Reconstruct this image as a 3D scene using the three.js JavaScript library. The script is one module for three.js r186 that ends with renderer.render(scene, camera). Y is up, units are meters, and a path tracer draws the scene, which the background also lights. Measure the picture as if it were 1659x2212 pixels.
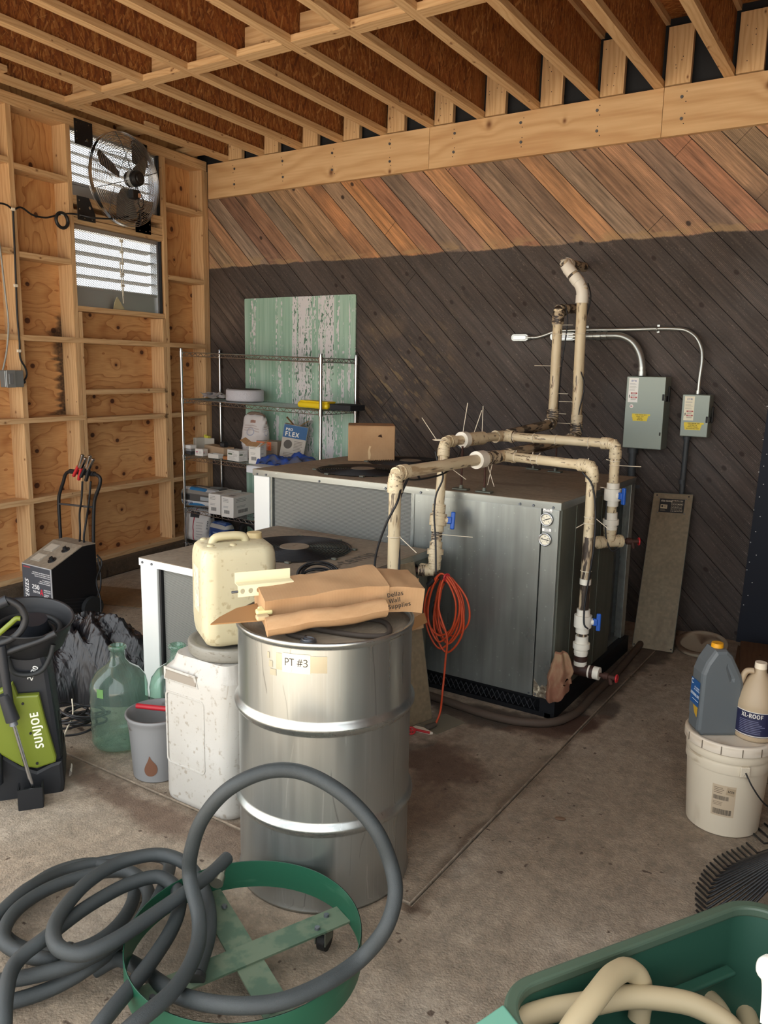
import * as THREE from 'three';
import { RoundedBoxGeometry } from 'three/addons/geometries/RoundedBoxGeometry.js';
import { mergeGeometries, mergeVertices, toCreasedNormals } from 'three/addons/utils/BufferGeometryUtils.js';
import { FontLoader } from 'three/addons/loaders/FontLoader.js';
import { TextGeometry } from 'three/addons/geometries/TextGeometry.js';

// ---------------------------------------------------------------- camera, sky, sun, exposure
// World: plank wall in the plane z = 0, floor y = 0, room corner near the origin, x to the right, z towards the viewer. Metres.
const scene = new THREE.Scene();
const camera = new THREE.PerspectiveCamera(65.005, 1659 / 2212, 0.05, 200);
camera.position.set(5.46, 1.69, 5.41);
camera.rotation.order = 'YXZ';
camera.rotation.set(-0.176534, 0.578039, 0.018428);
camera.updateMatrixWorld();
const renderer = new THREE.WebGLRenderer({ antialias: true });
renderer.toneMapping = THREE.LinearToneMapping;
renderer.toneMappingExposure = 1.95;
renderer.shadowMap.enabled = true;
const SUN = new THREE.Vector3(0.20, 0.95, -0.08).normalize();
scene.background = new THREE.Color().setRGB(1.6, 1.66, 1.7);            // bright hazy sky
const sun = new THREE.DirectionalLight(0xfff0dc, 8);
sun.position.copy(SUN).multiplyScalar(30).add(new THREE.Vector3(3, 0, 6));
sun.target.position.set(3, 0, 6);
sun.castShadow = true;
sun.shadow.mapSize.set(2048, 2048);
Object.assign(sun.shadow.camera, { left: -16, right: 16, top: 16, bottom: -16, near: 1, far: 80 });
scene.add(sun, sun.target);

// ---------------------------------------------------------------- helpers
let seed = 20240611;
const rnd = () => { seed = (seed + 0x6d2b79f5) | 0; let t = Math.imul(seed ^ (seed >>> 15), 1 | seed); t = (t + Math.imul(t ^ (t >>> 7), 61 | t)) ^ t; return ((t ^ (t >>> 14)) >>> 0) / 4294967296; };
const rr = (a, b) => a + (b - a) * rnd();
const clamp = (x, a = 0, b = 1) => Math.min(b, Math.max(a, x));
const lerp = (a, b, t) => a + (b - a) * t;
const sstep = (a, b, x) => { const t = clamp((x - a) / (b - a)); return t * t * (3 - 2 * t); };
const V = (x, y, z) => new THREE.Vector3(x, y, z);
const FPX = 1735.909;                              // focal length in pixels of the 1659 x 2212 frame
const ray = (px, py) => V((px - 829.5) / FPX, -(py - 1106) / FPX, -1).applyQuaternion(camera.quaternion);
const atY = (px, py, y) => { const d = ray(px, py); return camera.position.clone().addScaledVector(d, (y - camera.position.y) / d.y); };
const atZ = (px, py, z) => { const d = ray(px, py); return camera.position.clone().addScaledVector(d, (z - camera.position.z) / d.z); };
const atX = (px, py, x) => { const d = ray(px, py); return camera.position.clone().addScaledVector(d, (x - camera.position.x) / d.x); };

const taken = {};
const numbered = (n) => { const k = taken[n] = (taken[n] ?? -1) + 1; return k ? n + '_' + String(k).padStart(3, '0') : n; };
function tag(o, label, category, group, kind) {
  if (label) o.userData.label = label;
  if (category) o.userData.category = category;
  if (group) o.userData.group = group;
  if (kind) o.userData.kind = kind;
  return o;
}
function thing(name, label, category, pos, turn = 0, group) {
  const g = new THREE.Group(); g.name = numbered(name); scene.add(g);
  if (pos) g.position.set(...(pos.isVector3 ? pos.toArray() : pos));
  g.rotation.y = turn; return tag(g, label, category, group);
}
function structure(name, label, category) { const g = thing(name, label, category); g.userData.kind = 'structure'; return g; }
function mesh(name, geo, mat, parent, pos, rot) {
  const m = new THREE.Mesh(Array.isArray(geo) ? merge(geo) : geo, mat);
  m.name = parent && parent !== scene ? name : numbered(name);
  m.castShadow = m.receiveShadow = true;
  if (pos) m.position.set(...(pos.isVector3 ? pos.toArray() : pos));
  if (rot) m.rotation.set(...rot);
  (parent || scene).add(m);
  return m;
}
function merge(list) {
  return mergeGeometries(list.map((g) => { g = g.index ? g.toNonIndexed() : g; for (const k of Object.keys(g.attributes)) if (!['position', 'normal', 'uv'].includes(k)) g.deleteAttribute(k);
    if (!g.attributes.uv) g.setAttribute('uv', new THREE.BufferAttribute(new Float32Array(g.attributes.position.count * 2), 2)); g.morphAttributes = {}; return g; }), false);
}
// box-mapped uv in metres; u runs along the grain axis
function uvBox(g, grain = 'x', du = 0, dv = 0) {
  if (g.index) g = g.toNonIndexed();
  const p = g.attributes.position, n = g.attributes.normal, uv = new Float32Array(p.count * 2);
  for (let i = 0; i < p.count; i++) {
    const a = [Math.abs(n.getX(i)), Math.abs(n.getY(i)), Math.abs(n.getZ(i))], k = a.indexOf(Math.max(...a));
    const c = [p.getX(i), p.getY(i), p.getZ(i)], ax = [0, 1, 2].filter((j) => j !== k), gi = 'xyz'.indexOf(grain);
    let u = ax[0], v = ax[1]; if (v === gi) [u, v] = [v, u];
    if (k === 0 && gi !== 1 && gi !== 2) { u = 2; v = 1; }
    uv[2 * i] = c[u] + du; uv[2 * i + 1] = c[v] + dv + k * 0.037;
  }
  g.setAttribute('uv', new THREE.BufferAttribute(uv, 2));
  return g;
}
const box = (w, h, d, x = 0, y = 0, z = 0) => { const g = new THREE.BoxGeometry(w, h, d); g.translate(x, y, z); return g; };
const rbox = (w, h, d, r = 0.005, s = 2, x = 0, y = 0, z = 0) => { const g = new RoundedBoxGeometry(w, h, d, s, Math.min(r, w / 2.01, h / 2.01, d / 2.01)); g.translate(x, y, z); return g; };
const lumber = (w, h, d) => uvBox(new THREE.BoxGeometry(w, h, d), w >= h && w >= d ? 'x' : h >= d ? 'y' : 'z', rr(0, 9), rr(0, 9));
const cyl = (r1, r2, h, s = 24, x = 0, y = 0, z = 0, open = false) => { const g = new THREE.CylinderGeometry(r1, r2, h, s, 1, open); g.translate(x, y, z); return g; };
const xf = (g, { p = [0, 0, 0], r = [0, 0, 0], s = 1 } = {}) => { g.scale(...(Array.isArray(s) ? s : [s, s, s])); g.rotateX(r[0]); g.rotateY(r[1]); g.rotateZ(r[2]); g.translate(...p); return g; };
const lathe = (pts, seg = 48) => new THREE.LatheGeometry(pts.map(([r, y]) => new THREE.Vector2(Math.max(r, 0.0001), y)), seg);
function rod(a, b, r, s = 12, r2 = r) {           // cylinder from a to b
  const d = b.clone().sub(a), g = new THREE.CylinderGeometry(r2, r, d.length(), s, 1);
  g.applyQuaternion(new THREE.Quaternion().setFromUnitVectors(V(0, 1, 0), d.clone().normalize()));
  g.translate(...a.clone().add(b).multiplyScalar(0.5).toArray()); return g;
}
function tube(pts, r, { seg, rs = 8, closed = false, tension = 0.5 } = {}) {
  const c = new THREE.CatmullRomCurve3(pts, closed, 'centripetal', tension);
  const g = new THREE.TubeGeometry(c, seg || Math.max(8, pts.length * 8), r, rs, closed);
  if (closed) return g;
  const caps = [0, 1].map((t) => { const d = new THREE.CircleGeometry(r, rs), q = new THREE.Quaternion().setFromUnitVectors(V(0, 0, 1), c.getTangent(t).multiplyScalar(t ? 1 : -1)); d.applyQuaternion(q); d.translate(...c.getPoint(t).toArray()); return d; });
  return merge([g, ...caps]);
}
function shapeOf(pts) { const s = new THREE.Shape(); pts.forEach(([x, y], i) => (i ? s.lineTo(x, y) : s.moveTo(x, y))); s.closePath(); return s; }
function roundRect(w, h, r) {
  const s = new THREE.Shape(), x = -w / 2, y = -h / 2;
  s.moveTo(x + r, y); s.lineTo(x + w - r, y); s.absarc(x + w - r, y + r, r, -Math.PI / 2, 0); s.lineTo(x + w, y + h - r); s.absarc(x + w - r, y + h - r, r, 0, Math.PI / 2);
  s.lineTo(x + r, y + h); s.absarc(x + r, y + h - r, r, Math.PI / 2, Math.PI); s.lineTo(x, y + r); s.absarc(x + r, y + r, r, Math.PI, 1.5 * Math.PI); return s;
}
const extrude = (s, depth, bevel = 0, cs = 12) => new THREE.ExtrudeGeometry(Array.isArray(s) ? shapeOf(s) : s, { depth, bevelEnabled: bevel > 0, bevelThickness: bevel, bevelSize: bevel, bevelSegments: 2, curveSegments: cs });

// ---------------------------------------------------------------- noise and textures
const perm = new Uint8Array(512), gval = new Float32Array(256);
{ const a = [...Array(256).keys()]; for (let i = 255; i > 0; i--) { const j = Math.floor(rnd() * (i + 1)); [a[i], a[j]] = [a[j], a[i]]; } for (let i = 0; i < 512; i++) perm[i] = a[i & 255]; for (let i = 0; i < 256; i++) gval[i] = rnd(); }
function vn(x, y, px = 256, py = 256) {             // value noise, periodic in px, py
  const ix = Math.floor(x), iy = Math.floor(y), fx = x - ix, fy = y - iy, sx = fx * fx * (3 - 2 * fx), sy = fy * fy * (3 - 2 * fy);
  let x0 = ix % px, y0 = iy % py; if (x0 < 0) x0 += px; if (y0 < 0) y0 += py;
  const x1 = x0 + 1 === px ? 0 : x0 + 1, y1 = y0 + 1 === py ? 0 : y0 + 1, p0 = perm[x0 & 255], p1 = perm[x1 & 255];
  const a = gval[perm[(p0 + y0) & 255]], b = gval[perm[(p1 + y0) & 255]], c = gval[perm[(p0 + y1) & 255]], d = gval[perm[(p1 + y1) & 255]];
  return a + (b - a) * sx + (c - a + (a - b - c + d) * sx) * sy;
}
function fbm(x, y, o = 4, px = 256, py = 256) { let s = 0, a = 0.5, t = 0; for (let i = 0; i < o; i++) { s += a * vn(x, y, px, py); t += a; a *= 0.5; x *= 2; y *= 2; px *= 2; py *= 2; } return s / t; }
function finish(t, srgb, repeat) {
  t.wrapS = t.wrapT = THREE.RepeatWrapping; t.magFilter = THREE.LinearFilter; t.minFilter = THREE.LinearMipmapLinearFilter; t.generateMipmaps = true; t.anisotropy = 8;
  if (srgb) t.colorSpace = THREE.SRGBColorSpace; if (repeat) t.repeat.set(...repeat); t.needsUpdate = true; return t;
}
function tex(w, h, fn, repeat, srgb = true) {
  const d = new Uint8Array(w * h * 4);
  for (let j = 0; j < h; j++) for (let i = 0; i < w; i++) { const c = fn((i + 0.5) / w, (j + 0.5) / h, i, j), k = (j * w + i) * 4; d[k] = clamp(c[0], 0, 255); d[k + 1] = clamp(c[1], 0, 255); d[k + 2] = clamp(c[2], 0, 255); d[k + 3] = 255; }
  return finish(new THREE.DataTexture(d, w, h), srgb, repeat);
}
const grey = (w, h, fn, repeat) => tex(w, h, (u, v) => { const g = fn(u, v) * 255; return [g, g, g]; }, repeat, false);
function canvasTex(w, h, draw, repeat) { const c = document.createElement('canvas'); c.width = w; c.height = h; const x = c.getContext('2d'); draw(x, w, h); return finish(new THREE.CanvasTexture(c), true, repeat); }
const std = (color, roughness = 0.7, o = {}) => new THREE.MeshStandardMaterial({ color, roughness, side: THREE.DoubleSide, ...o });
const phys = (color, roughness = 0.5, o = {}) => new THREE.MeshPhysicalMaterial({ color, roughness, side: THREE.DoubleSide, ...o });
const mix3 = (a, b, t) => [lerp(a[0], b[0], t), lerp(a[1], b[1], t), lerp(a[2], b[2], t)];

// softwood: u along the grain (2 m), v across (0.25 m)
const knotsPine = [...Array(9)].map(() => [rnd(), rnd(), rr(0.5, 1)]);
const pineTex = tex(1024, 256, (u, v) => {
  let w = fbm(u * 5, v * 3, 3, 5, 3) * 1.2, k = 0;
  for (const [a, b, s] of knotsPine) { let du = Math.abs(u - a), dv = Math.abs(v - b); du = Math.min(du, 1 - du) * 2.0; dv = Math.min(dv, 1 - dv) * 0.25; const d = Math.hypot(du * 0.7, dv) / (0.007 * s); w += 0.25 * Math.exp(-d * d / 9); k = Math.max(k, Math.exp(-d * d)); }
  const ring = Math.pow(0.5 + 0.5 * Math.sin((v * 9 + w * 2.4) * 6.283), 2), fine = fbm(u * 24, v * 90, 2, 24, 90);
  let c = mix3([214, 178, 132], [190, 146, 100], ring * 0.55 + (fine - 0.5) * 0.55 + (fbm(u * 3, v * 2, 3, 3, 2) - 0.5) * 0.5);
  return mix3(c, [96, 56, 28], k * 0.85);
}, [0.5, 4]);
// plywood face: rotary grain contours and knots, 1.2 x 1.2 m
const knotsPly = []; for (let c = 0; c < 4; c++) { const y = rnd(); for (let k = 0; k < 4; k++) knotsPly.push([0.08 + c * 0.25 + rr(-0.05, 0.05), (y + k * 0.25 + rr(-0.03, 0.03)) % 1, rr(0.55, 1.1)]); }
const plyColor = (u, v) => {
  let h = fbm(u * 2, v * 5, 4, 2, 5) * 7 + v * 3, k = 0, halo = 0;
  for (const [a, b, s] of knotsPly) { let du = Math.abs(u - a), dv = Math.abs(v - b); du = Math.min(du, 1 - du) * 1.2; dv = Math.min(dv, 1 - dv) * 1.2; const d = Math.hypot(du * 0.85, dv) / (0.019 * s); h += 1.3 * Math.exp(-d * d / 8); k = Math.max(k, sstep(1.15, 0.75, d)); halo = Math.max(halo, Math.exp(-d * d / 4)); }
  const f = h - Math.floor(h), ring = Math.pow(f, 5), fine = fbm(u * 20, v * 160, 2, 20, 160);
  let c = mix3([208, 158, 104], [170, 114, 66], ring * 0.95 + (fine - 0.5) * 0.45 + (fbm(u * 4, v * 4, 3, 4, 4) - 0.5) * 0.6);
  c = mix3(c, [160, 104, 60], halo * 0.55);
  return mix3(c, [68, 36, 22], k * (0.75 + 0.25 * fine));
};
const plyTex = tex(768, 768, plyColor, [1 / 1.2, 1 / 1.2]);
// one sheet with black mould creeping in from its edge
const plyMould = tex(256, 1024, (u, v) => {
  const y = v * 2.288 + 0.13, c = plyColor((u * 0.488 / 1.2 + 0.3) % 1, (y / 1.2) % 1), reach = 0.10 + 0.34 * vn(3, y * 46) * (0.4 + vn(7, y * 9)), on = sstep(1.22, 1.34, y) * sstep(2.08, 1.98, y);
  return mix3(c, [36, 30, 26], on * sstep(reach, reach * 0.4, u) * (0.6 + 0.4 * vn(u * 40, y * 90)) * 0.85);
}, [1, 1]);
// oriented strand board: overlapping flakes, 1.2 x 1.2 m
const osbTex = canvasTex(1024, 1024, (x, w, h) => {
  x.fillStyle = '#9a5a28'; x.fillRect(0, 0, w, h);
  const cols = ['#a8672f', '#b97a3e', '#8d5024', '#c68a4b', '#7a421d', '#a0602b', '#b5713a', '#94561f', '#d09a5c', '#69371a'];
  for (let i = 0; i < 5200; i++) {
    const px = rr(0, w), py = rr(0, h), l = rr(25, 95), t = rr(4, 17), a = Math.PI / 2 + (rnd() + rnd() - 1) * 1.1;
    x.fillStyle = cols[Math.floor(rnd() * cols.length)]; x.globalAlpha = rr(0.35, 0.85);
    for (const ox of [0, -w, w]) for (const oy of [0, -h, h]) {
      if (px + ox < -100 || px + ox > w + 100 || py + oy < -100 || py + oy > h + 100) continue;
      x.save(); x.translate(px + ox, py + oy); x.rotate(a); x.beginPath(); x.moveTo(-l / 2, -t / 2); x.lineTo(l / 2, -t / 3); x.lineTo(l / 2 * 0.9, t / 2); x.lineTo(-l / 2 * 0.95, t / 2.5); x.closePath(); x.fill();
      x.globalAlpha *= 0.6; x.strokeStyle = '#4d2812'; x.lineWidth = 0.8; x.stroke(); x.restore();
    }
  }
  x.globalAlpha = 1;
}, [1 / 1.2, 1 / 1.2]);
const smudge = grey(512, 512, (u, v) => 0.35 + 0.65 * fbm(u * 6, v * 6, 5, 6, 6));
const grainBump = grey(512, 256, (u, v) => fbm(u * 10, v * 90, 3, 10, 90));
const speckBump = grey(512, 512, (u, v) => fbm(u * 64, v * 64, 3, 64, 64));
const rep = (t, x, y) => { const c = t.clone(); c.repeat.set(x, y); c.needsUpdate = true; return c; };

const M = {};
M.pine = std(0xffffff, 0.72, { map: pineTex });
M.ledger = std(0xffffff, 0.72, { map: rep(pineTex, 0.22, 1.0) });
M.plyMould = std(0xffffff, 0.75, { map: plyMould });
M.ply = std(0xffffff, 0.75, { map: plyTex });
M.osb = std(0xffffff, 0.8, { map: osbTex });
M.black = std(0x141416, 0.55);
M.blackPlastic = std(0x1c1d20, 0.5);
M.rubber = std(0x1d2022, 0.62);
M.felt = std(0x15181d, 0.8);
M.steel = std(0x9a9da0, 0.35, { metalness: 0.9 });
M.chrome = std(0xc6c9cc, 0.22, { metalness: 1 });
M.bolt = std(0x6e7278, 0.45, { metalness: 0.8 });
M.alum = std(0xb4b8ba, 0.42, { metalness: 0.75 });

// ---------------------------------------------------------------- floor
const FS = 5.6;
const speck = (u, v, s) => vn(u * s, v * s, s, s);
const floorTex = tex(1536, 1536, (u, v) => {
  const x = u * FS, z = (1 - v) * FS;
  const n1 = fbm(u * 5, v * 5, 5, 5, 5), n2 = fbm(u * 22 + 3, v * 22, 4, 22, 22), n3 = fbm(u * 160, v * 160, 2, 160, 160), n4 = vn(u * 620, v * 620, 620, 620);
  let c = mix3([158, 146, 130], [132, 117, 99], clamp(n1 * 1.5 - 0.25));
  c = mix3(c, [176, 166, 152], clamp((n2 - 0.5) * 1.8) * 0.7);
  const g = 1 + (n3 - 0.5) * 0.22 + (n4 - 0.5) * 0.16; c = c.map((k) => k * g);
  // dirt gathered along the joints
  const w = (fbm(u * 40, v * 40, 4, 40, 40) - 0.5) * 0.10;
  const j1 = z < 3.45 ? Math.exp(-Math.pow((x - 4.285 + w) / 0.022, 2)) : 0, j2 = x < 4.36 ? Math.exp(-Math.pow((z - 3.41 + w) / 0.026, 2)) * (x > 3.0 ? 1 : 0.6) : 0;
  c = mix3(c, [74, 58, 44], clamp((j1 * 0.6 + j2 * 0.55) * (0.35 + n2)));
  // oil and rust stains round the foot of the large unit and before the small one
  let st = 0;
  const blot = (bx, bz, rx, rz, a) => { const d = Math.hypot((x - bx) / rx, (z - bz) / rz); st = Math.max(st, a * sstep(1.15, 0.45, d + (n2 - 0.5) * 1.5 + (n3 - 0.5) * 0.3)); };
  blot(3.9, 1.98, 0.42, 0.12, 0.8); blot(4.22, 1.80, 0.1, 0.16, 1); blot(4.18, 1.1, 0.10, 0.62, 0.75); blot(3.55, 2.0, 0.35, 0.14, 0.8); blot(3.82, 2.55, 0.24, 0.3, 0.62); blot(4.28, 0.62, 0.1, 0.3, 0.7);
  blot(4.33, 1.58, 0.05, 0.13, 0.7); blot(3.95, 2.85, 0.2, 0.2, 0.3); blot(2.75, 3.5, 0.5, 0.09, 0.45); blot(3.1, 3.52, 0.3, 0.08, 0.5); blot(3.55, 3.5, 0.25, 0.1, 0.35); blot(2.3, 2.0, 0.5, 0.7, 0.35);
  c = mix3(c, n1 > 0.52 ? [70, 48, 36] : [62, 52, 44], clamp(st));
  // crumbs and pits
  const p = vn(u * 210 + 9, v * 210, 210, 210), q = vn(u * 38, v * 38, 38, 38);
  if (p > 0.93 && q > 0.56) c = mix3(c, [58, 44, 34], 0.75);
  return c;
}, [1 / FS, 1 / FS]);
const jointTex = floorTex;
M.floor = std(0xffffff, 0.78, { map: floorTex, bumpMap: rep(speckBump, 3, 3), bumpScale: 0.0025 });
M.dirt = std(0x4a3b2e, 0.95);
{
  const floor = structure('floor', 'brown grey concrete floor slab with dirty control joints and stains', 'floor');
  const slab = (pts) => { const g = extrude(pts.map(([x, z]) => [x, -z]), 0.12, 0.004); g.rotateX(-Math.PI / 2); mesh('slab', g, M.floor, floor, [0, -0.124, 0]); };
  slab([[-0.3, -0.02], [4.277, -0.02], [4.277, 3.402], [-0.3, 3.402]]);
  slab([[4.293, -0.02], [9.3, -0.02], [9.3, 5.7], [-0.3, 5.7], [-0.3, 3.418], [4.293, 3.418]]);
  mesh('joint_dirt', box(9.5, 0.05, 4.3, 4.5, -0.045, 2.2), M.dirt, floor);
}
{
  const g = structure('ground', 'sunlit pale concrete yard outside the door', 'ground');
  mesh('paving', box(70, 0.1, 70, 3, -0.182, 5), std(0xcfc8bd, 0.9), g);
}

// ---------------------------------------------------------------- plank wall
const WX = 5.2, WY = 3.5, S0 = 3.267, SP = 0.1894;
const upper = [[92, 62, 52], [120, 82, 60], [96, 88, 78], [134, 106, 76], [140, 110, 80], [166, 106, 62], [122, 102, 82], [172, 112, 62], [138, 86, 62], [92, 82, 76], [136, 98, 80], [166, 116, 74], [132, 86, 64], [108, 92, 78], [92, 74, 62], [160, 112, 72], [118, 104, 90], [128, 96, 74], [150, 110, 82], [100, 84, 76], [146, 94, 70], [150, 116, 88], [122, 106, 86], [152, 112, 82], [124, 112, 102]];
const wallTex = tex(1664, 1120, (u, v) => {
  const X = u * WX, Y = v * WY, s = (X + Y - S0) / SP, k = Math.floor(s), fs = s - k, t = (X - Y) * 0.7071;
  const kk = ((k % 25) + 25) % 25, off = kk * 7.31;
  const grain = fbm(t * 2.2 + off, fs * 9 + off, 3), fine = fbm(t * 9 + off, fs * 34, 3), blot = fbm(X * 2.4 + 5, Y * 2.4 + kk * 1.7, 4), dot = vn(X * 300, Y * 300);
  const saw = Math.sin((t * 0.985 + fs * 0.012) * 2 * Math.PI / 0.0095), sawn = vn(kk * 3.3, Math.floor(t * 1.1) + kk) > 0.72 ? 1 : 0;
  let c = mix3(upper[kk], [132, 108, 86], 0.48).map((q) => q * 1.12);
  c = c.map((q) => q * (0.78 + 0.5 * (grain - 0.5) + 0.45 * (fine - 0.5) + 0.26));
  c = mix3(c, [70, 58, 50], sstep(0.6, 0.85, blot) * 0.6);
  const edgeY = 2.545 + (fbm(X * 7, 3.1, 4) - 0.5) * 0.03;
  // pale scuffed band just above the old paint line
  const band = sstep(0.10, 0.02, Y - edgeY) * sstep(0.42, 0.62, fbm(X * 9, Y * 30, 4));
  c = mix3(c, [166, 138, 98], band * 0.6);
  // dark paint below
  const lower = sstep(edgeY + 0.006, edgeY - 0.006, Y + (dot - 0.5) * 0.008);
  if (lower > 0) {
    let p = [80, 70, 64], tone = 0.86 + 0.35 * (vn(kk * 2.7 + 1, 0.5) - 0.5) + 0.35 * (grain - 0.5) + 0.3 * (fine - 0.5);
    p = p.map((q) => q * tone);
    const wornL = Math.exp(-Math.pow((X - 0.35) / 0.45, 2) - Math.pow((Y - 2.15) / 0.28, 2)), wornM = Math.exp(-Math.pow((X - 1.95) / 0.55, 2) - Math.pow((Y - 1.65) / 0.55, 2));
    const w1 = fbm(t * 3 + 11, fs * 5 + k, 4), w2 = fbm(X * 6, Y * 6, 4);
    p = mix3(p, [120, 104, 92], clamp(wornL * sstep(0.35, 0.7, w1)) * 0.8);
    p = mix3(p, [112, 94, 74], clamp(wornM * sstep(0.42, 0.75, w2)) * 0.75);
    p = mix3(p, [150, 126, 84], clamp(wornM * sstep(0.62, 0.78, fbm(t * 14, fs * 12, 3))) * 0.6);
    const worn3 = sstep(0.62, 0.8, fbm(X * 1.7 + 20, Y * 1.7, 4)) * 0.35; p = mix3(p, [98, 88, 82], worn3);
    const scr = Math.abs(fbm(t * 2 + fs * 9, X * 5 + 30, 3) - 0.5); if (scr < 0.004) p = mix3(p, [140, 128, 116], 0.5);
    if (sawn) p = p.map((q) => q * (1 + 0.14 * saw));
    c = mix3(c, p, lower);
  } else if (sawn) c = c.map((q) => q * (1 + 0.10 * saw));
  if (dot > 0.985 && vn(X * 40, Y * 40) > 0.6) c = mix3(c, [190, 186, 176], 0.7);
  // knots
  const kn = vn(kk * 5.1, Math.floor(t * 2.3) * 1.9 + 0.3); if (kn > 0.62) { const ct = (Math.floor(t * 2.3) + 0.5) / 2.3, d = Math.hypot((t - ct) * 0.7, (fs - 0.3 - 0.4 * vn(kk, ct * 3)) * 0.134) / 0.014; c = mix3(c, [38, 26, 20], sstep(1.2, 0.6, d) * 0.8); }
  return c;
}, [1 / WX, 1 / WY]);
const wallRough = grey(512, 512, (u, v) => 0.52 + 0.42 * fbm(u * 8, v * 8, 5, 8, 8), [0.4, 0.4]);
M.wallPlank = std(0xffffff, 1, { map: wallTex, roughnessMap: wallRough, bumpMap: rep(speckBump, 1.6, 1.6), bumpScale: 0.0016 });
{
  const wall = structure('wall_back', 'diagonal plank wall, dark painted below a bare brown wood band', 'wall');
  mesh('backing_board', box(9.6, 4.2, 0.12, 4.6, 2.0, -0.085), M.felt, wall);
  // clip a polygon by the half-plane f(p) >= 0
  const clip = (poly, f) => { const o = []; poly.forEach((p, i) => { const q = poly[(i + 1) % poly.length], a = f(p), b = f(q); if (a >= 0) o.push(p); if ((a < 0) !== (b < 0)) { const t = a / (a - b); o.push([lerp(p[0], q[0], t), lerp(p[1], q[1], t)]); } }); return o; };
  for (let k = -18; k <= 28; k++) {
    const a = S0 + SP * k + 0.0028, b = S0 + SP * (k + 1) - 0.0028;
    let cuts = [-9, 9];
    if (rnd() < 0.55) cuts.splice(1, 0, rr(-1.2, 3.4));
    for (let c = 0; c + 1 < cuts.length; c++) {
      const t0 = cuts[c] + 0.0015, t1 = cuts[c + 1] - 0.0015;
      let poly = [[0, 0.0], [WX, 0.0], [WX, 3.2], [0, 3.2]];
      poly = clip(poly, (p) => p[0] + p[1] - a); if (poly.length > 2) poly = clip(poly, (p) => b - p[0] - p[1]);
      if (poly.length > 2) poly = clip(poly, (p) => p[0] - p[1] - t0); if (poly.length > 2) poly = clip(poly, (p) => t1 - p[0] + p[1]);
      if (poly.length < 3) continue;
      let ar = 0; poly.forEach((p, i) => { const q = poly[(i + 1) % poly.length]; ar += p[0] * q[1] - p[1] * q[0]; }); if (Math.abs(ar) < 0.002) continue;
      mesh('plank', extrude(poly, 0.018), M.wallPlank, wall, [0, 0, -0.0215 + rr(-0.0018, 0.0018)]);
    }
  }
  // ledger beam under the joists
  const led = new THREE.Group(); led.name = 'ledger_beam'; led.userData.label = 'pale timber ledger beam of bolted boards'; wall.add(led);
  for (const [x0, x1] of [[0.045, 2.289], [2.292, 3.953], [3.956, 6.6], [6.603, 9.2]]) mesh('board', lumber(x1 - x0, 0.286, 0.038), M.ledger, led, [(x0 + x1) / 2, 3.276, 0.0205]);
  for (let x = 0.36; x < 5; x += 0.532) for (const y of [3.35, 3.225]) {
    mesh('bolt_head', xf(cyl(0.009, 0.010, 0.007, 10), { r: [Math.PI / 2, 0, 0] }), M.bolt, led, [x + rr(-0.02, 0.02), y, 0.042]);
    for (const d of [0.028, -0.03]) mesh('nail_hole', xf(cyl(0.0035, 0.0035, 0.001, 6), { r: [Math.PI / 2, 0, 0] }), M.black, led, [x + rr(-0.015, 0.015), y + d, 0.0398]);
  }
  // dark sheet fixed to the right part of the wall
  const sheet = extrude([[4.662, 0.0], [5.75, 0.0], [5.75, 1.83], [4.722, 1.83]], 0.006);
  const sh = mesh('dark_sheet', sheet, std(0x0d1524, 0.7), wall, [0, 0, 0.002]); sh.userData.label = 'blue black sheet nailed over the planks';
  for (let i = 0; i < 22; i++) { const y = 0.25 + i * 0.07 + rr(-0.02, 0.02); mesh('nail', cyl(0.0035, 0.0035, 0.003, 6), std(0xc8c8c4, 0.4), sh, [lerp(4.672, 4.722, y / 1.8) + (i % 3) * 0.016 + rr(-0.008, 0.012), y, 0.0085], [Math.PI / 2, 0, 0]); }
}

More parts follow.
